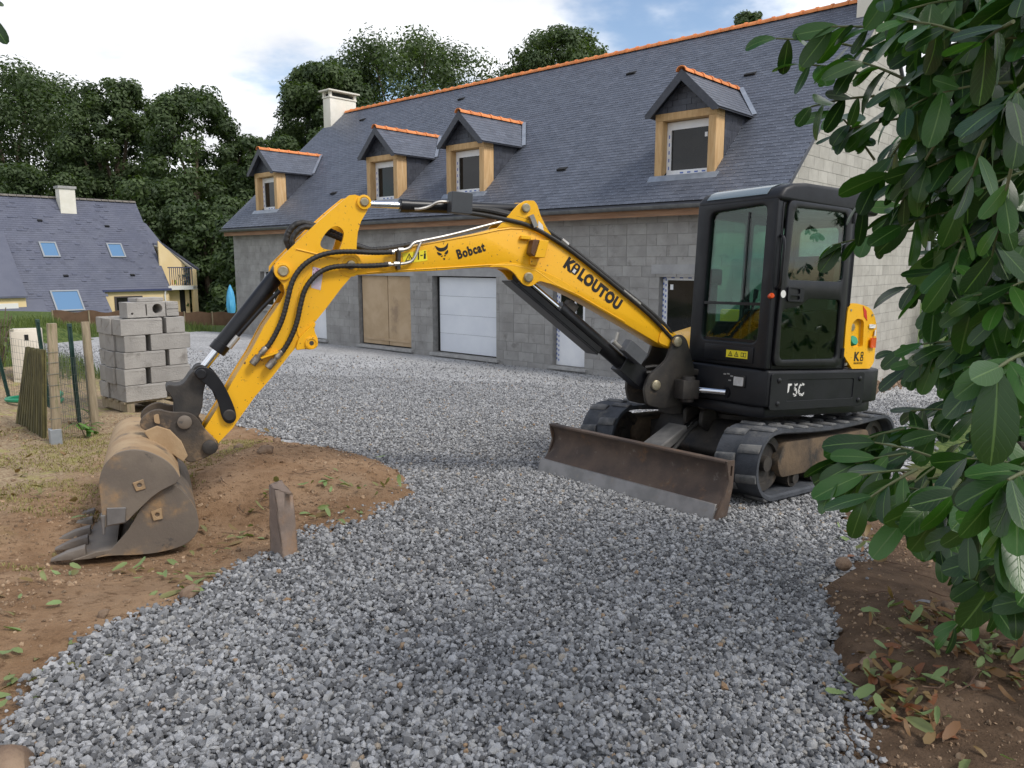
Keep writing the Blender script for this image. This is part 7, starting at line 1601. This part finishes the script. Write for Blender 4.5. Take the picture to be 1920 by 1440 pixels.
UPPER = [((1.225, 2.1, 2.189), 0.39, 0.22), ((1.25, 2.4, 2.22), 0.18, 0.15), ((1.36, 2.3, 1.85), 0.27, 0.25), ((1.41, 2.6, 1.98), 0.14, 0.17), ((1.315, 2.1, 1.561), 0.17, 0.19), ((1.60, 2.9, 1.84), 0.12, 0.12), ((1.64, 2.7, 1.64), 0.12, 0.13), ((1.554, 2.5, 1.312), 0.19, 0.16), ((1.424, 2.4, 1.153), 0.15, 0.07)]
LOWER = [((1.063, 1.95, 1.038), 0.20, 0.10), ((0.998, 1.55, 1.06), 0.11, 0.14), ((1.1, 1.75, 1.147), 0.13, 0.07), ((1.006, 2.1, 1.041), 0.09, 0.06), ((0.953, 1.4, 1.006), 0.06, 0.08)]
def fill(ell, per, dy):
    for (c, rx, rz_) in ell:
        for _ in range(int(per * rx * rz_ / .04) + 2):
            while True:
                u, v, w_ = rL.uniform(-1, 1), rL.uniform(-1, 1), rL.uniform(-1, 1)
                if u * u + v * v + w_ * w_ < 1: break
            tip = Vector(c) + Vector((u * rx, w_ * dy, v * rz_)); base = tip + Vector((rL.uniform(.08, .22), rL.uniform(-.05, .12), rL.uniform(-.03, .10))); spray(base, tip, rL.choice((4, 5, 6, 7)))
fill(UPPER, 15, .3); fill([((1.42, 2.35, 1.95), .22, .3), ((1.5, 2.5, 1.6), .18, .2), ((1.32, 2.2, 2.2), .25, .2), ((1.62, 2.6, 1.28), .15, .16)], 12, .25); fill(LOWER, 12, .16)
# deeper part of the bush, away to the right and behind
for _ in range(800):
    tip = Vector((rL.uniform(1.75, 3.4), rL.uniform(2.6, 4.6), rL.uniform(.05, 3.1)))
    if tip.x < .52 * tip.y + .10 or (tip.z < 1.0 and tip.x < .56 * tip.y + .05): continue
    spray(tip + Vector((.2, rL.uniform(-.1, .2), .08)), tip, 6)
for _ in range(680):
    tip = Vector((rL.uniform(.9, 4.2), rL.uniform(-.2, 4.4), rL.uniform(2.25, 5.2)))
    if tip.z < CAM_H + .34 * tip.y + .12: continue
    spray(tip + Vector((.2, .05, .08)), tip, 6)
# the hedge goes on along the drive outside the picture and is mirrored in the cab door
for _ in range(130):
    tip = Vector((rL.uniform(5.0, 6.6), rL.uniform(4.6, 7.2), rL.uniform(.2, 3.0))); spray(tip + Vector((.2, .0, .08)), tip, 6)
# wood
for a, b, r in (((2.55, 2.9, -.3), (2.2, 2.6, 1.6), .05), ((2.2, 2.6, 1.6), (1.55, 2.5, 2.25), .03), ((2.4, 2.75, .7), (1.35, 2.0, 1.12), .022), ((2.3, 2.7, 1.2), (1.5, 2.6, 1.65), .024), ((2.6, 3.0, -.3), (2.9, 3.6, 2.4), .05), ((2.2, 2.6, 1.6), (1.3, 2.0, 2.1), .022), ((1.9, 2.4, .95), (1.1, 1.55, 1.25), .016), ((2.45, 2.8, .4), (2.0, 3.4, 1.2), .02)):
    q = MB(); A_, B_ = Vector(a), Vector(b); m_ = A_.lerp(B_, .5) + Vector((.05, .02, .08)); P = smooth_open([A_ - LO, m_ - LO, B_ - LO], 2); q.tube(P, r, 8, radii=[r * (1 - .55 * i / (len(P) - 1)) for i in range(len(P))]); q.build('branch', M_LWOOD, laurel, smooth=True)
stems.build('twigs', M_LSTEM, laurel, smooth=True)
# the 300 leaves nearest the viewer are parts of their own, the rest is joined
def seen(p): return (abs(p.x) < .69 * p.y) and (-.75 * p.y < p.z - CAM_H < .40 * p.y)
leaves.sort(key=lambda l: (0 if seen(l[2]) else 1, (l[2] - Vector((0, 0, CAM_H))).length))
for M, k_, p in leaves[:300]: obj('leaf', KIND[k_], None, laurel, M)
VV, FF, UU, TT = [], [], [], []
for M, k_, p in leaves[300:]:
    me = KIND[k_]; o = len(VV); VV += [tuple(M @ v.co) for v in me.vertices]; tn = me.attributes['tone'].data[0].value; TT += [tn] * len(me.vertices)
    for f in me.polygons: FF.append([i + o for i in f.vertices]); UU += [tuple(me.uv_layers[0].data[l].uv) for l in f.loop_indices]
me = bpy.data.meshes.new('foliage'); me.from_pydata(VV, [], FF); lay = me.uv_layers.new(name='UVMap'); lay.data.foreach_set('uv', np.array(UU, dtype=np.float32).ravel())
a = me.attributes.new('tone', 'FLOAT', 'POINT'); a.data.foreach_set('value', np.array(TT, dtype=np.float32)); me.polygons.foreach_set('use_smooth', [True] * len(me.polygons)); me.update()
tag(obj('foliage', me, M_LAUREL, laurel), kind='stuff')
# leaf tips of a branch hanging in at the top left corner
lb = thing('overhanging_branch', 'dark leaf tips of a branch hanging in at the top left corner', 'branch', Matrix.Translation((-1.62, 2.2, 2.32)))
q = MB(); q.tube([(-.3, 0, .08), (0, 0, 0), (.16, 0, -.04)], .004, 6); q.build('twig', M_LSTEM, lb)
for x, z, ang, s_ in ((.195, -.05, .95, .62), (.205, -.02, .2, .3), (.135, -.02, 1.3, .5)):
    obj('leaf', KIND[3], None, lb, Matrix.Translation((x, 0, z)) @ Matrix.Rotation(ang, 4, 'Y') @ Matrix.Rotation(1.1, 4, 'X') @ Matrix.Scale(s_, 4))
# ground vegetation beyond the gable on the right
rng = np.random.default_rng(5); C = [(rng.uniform(13, 24), rng.uniform(19, 28), rng.uniform(-1, 4.5), rng.uniform(.7, 1.3)) for _ in range(70)]
V, T = leaf_cloud(C, 26000, .11, rng, 1); hd = thing('garden_hedge', 'dark overgrown hedge beyond the right gable of the new house', 'hedge', Matrix.Identity(4)); obj('foliage', leaf_mesh('hedge', V, T), M_LEAF, hd)
q = MB()
for i in range(6): q.tube([(14 + i * 1.8, 22 + (i % 3), -1.8), (14 + i * 1.8 + .2, 22 + (i % 3), 2.5)], .09, 7)
q.build('stem', M_BARK, hd)
# rubble strip at the foot of the gable
RUB = bpy.data.collections.new('rubble_kinds')
for i in range(4):
    me = stone_mesh('rubble', 700 + i, 1); me.materials.append(M_FIELD); RUB.objects.link(bpy.data.objects.new('rubble_kind', me))
n = 900; s_ = RNG.uniform(.3, 9.5, n); o_ = RNG.normal(.55, .22, n); x = 5.097 + D2[0] * s_ - D1[0] * o_; y = 14.635 + D2[1] * s_ - D1[1] * o_
scatter('rubble', np.stack([x, y, ground_z(x, y) + .03 + RNG.uniform(0, .05, n)], 1), RNG.uniform(.04, .16, n), RNG.uniform(0, 6.28, (n, 3)), RNG.integers(0, 4, n), RUB, 'brown rubble along the foot of the gable wall')
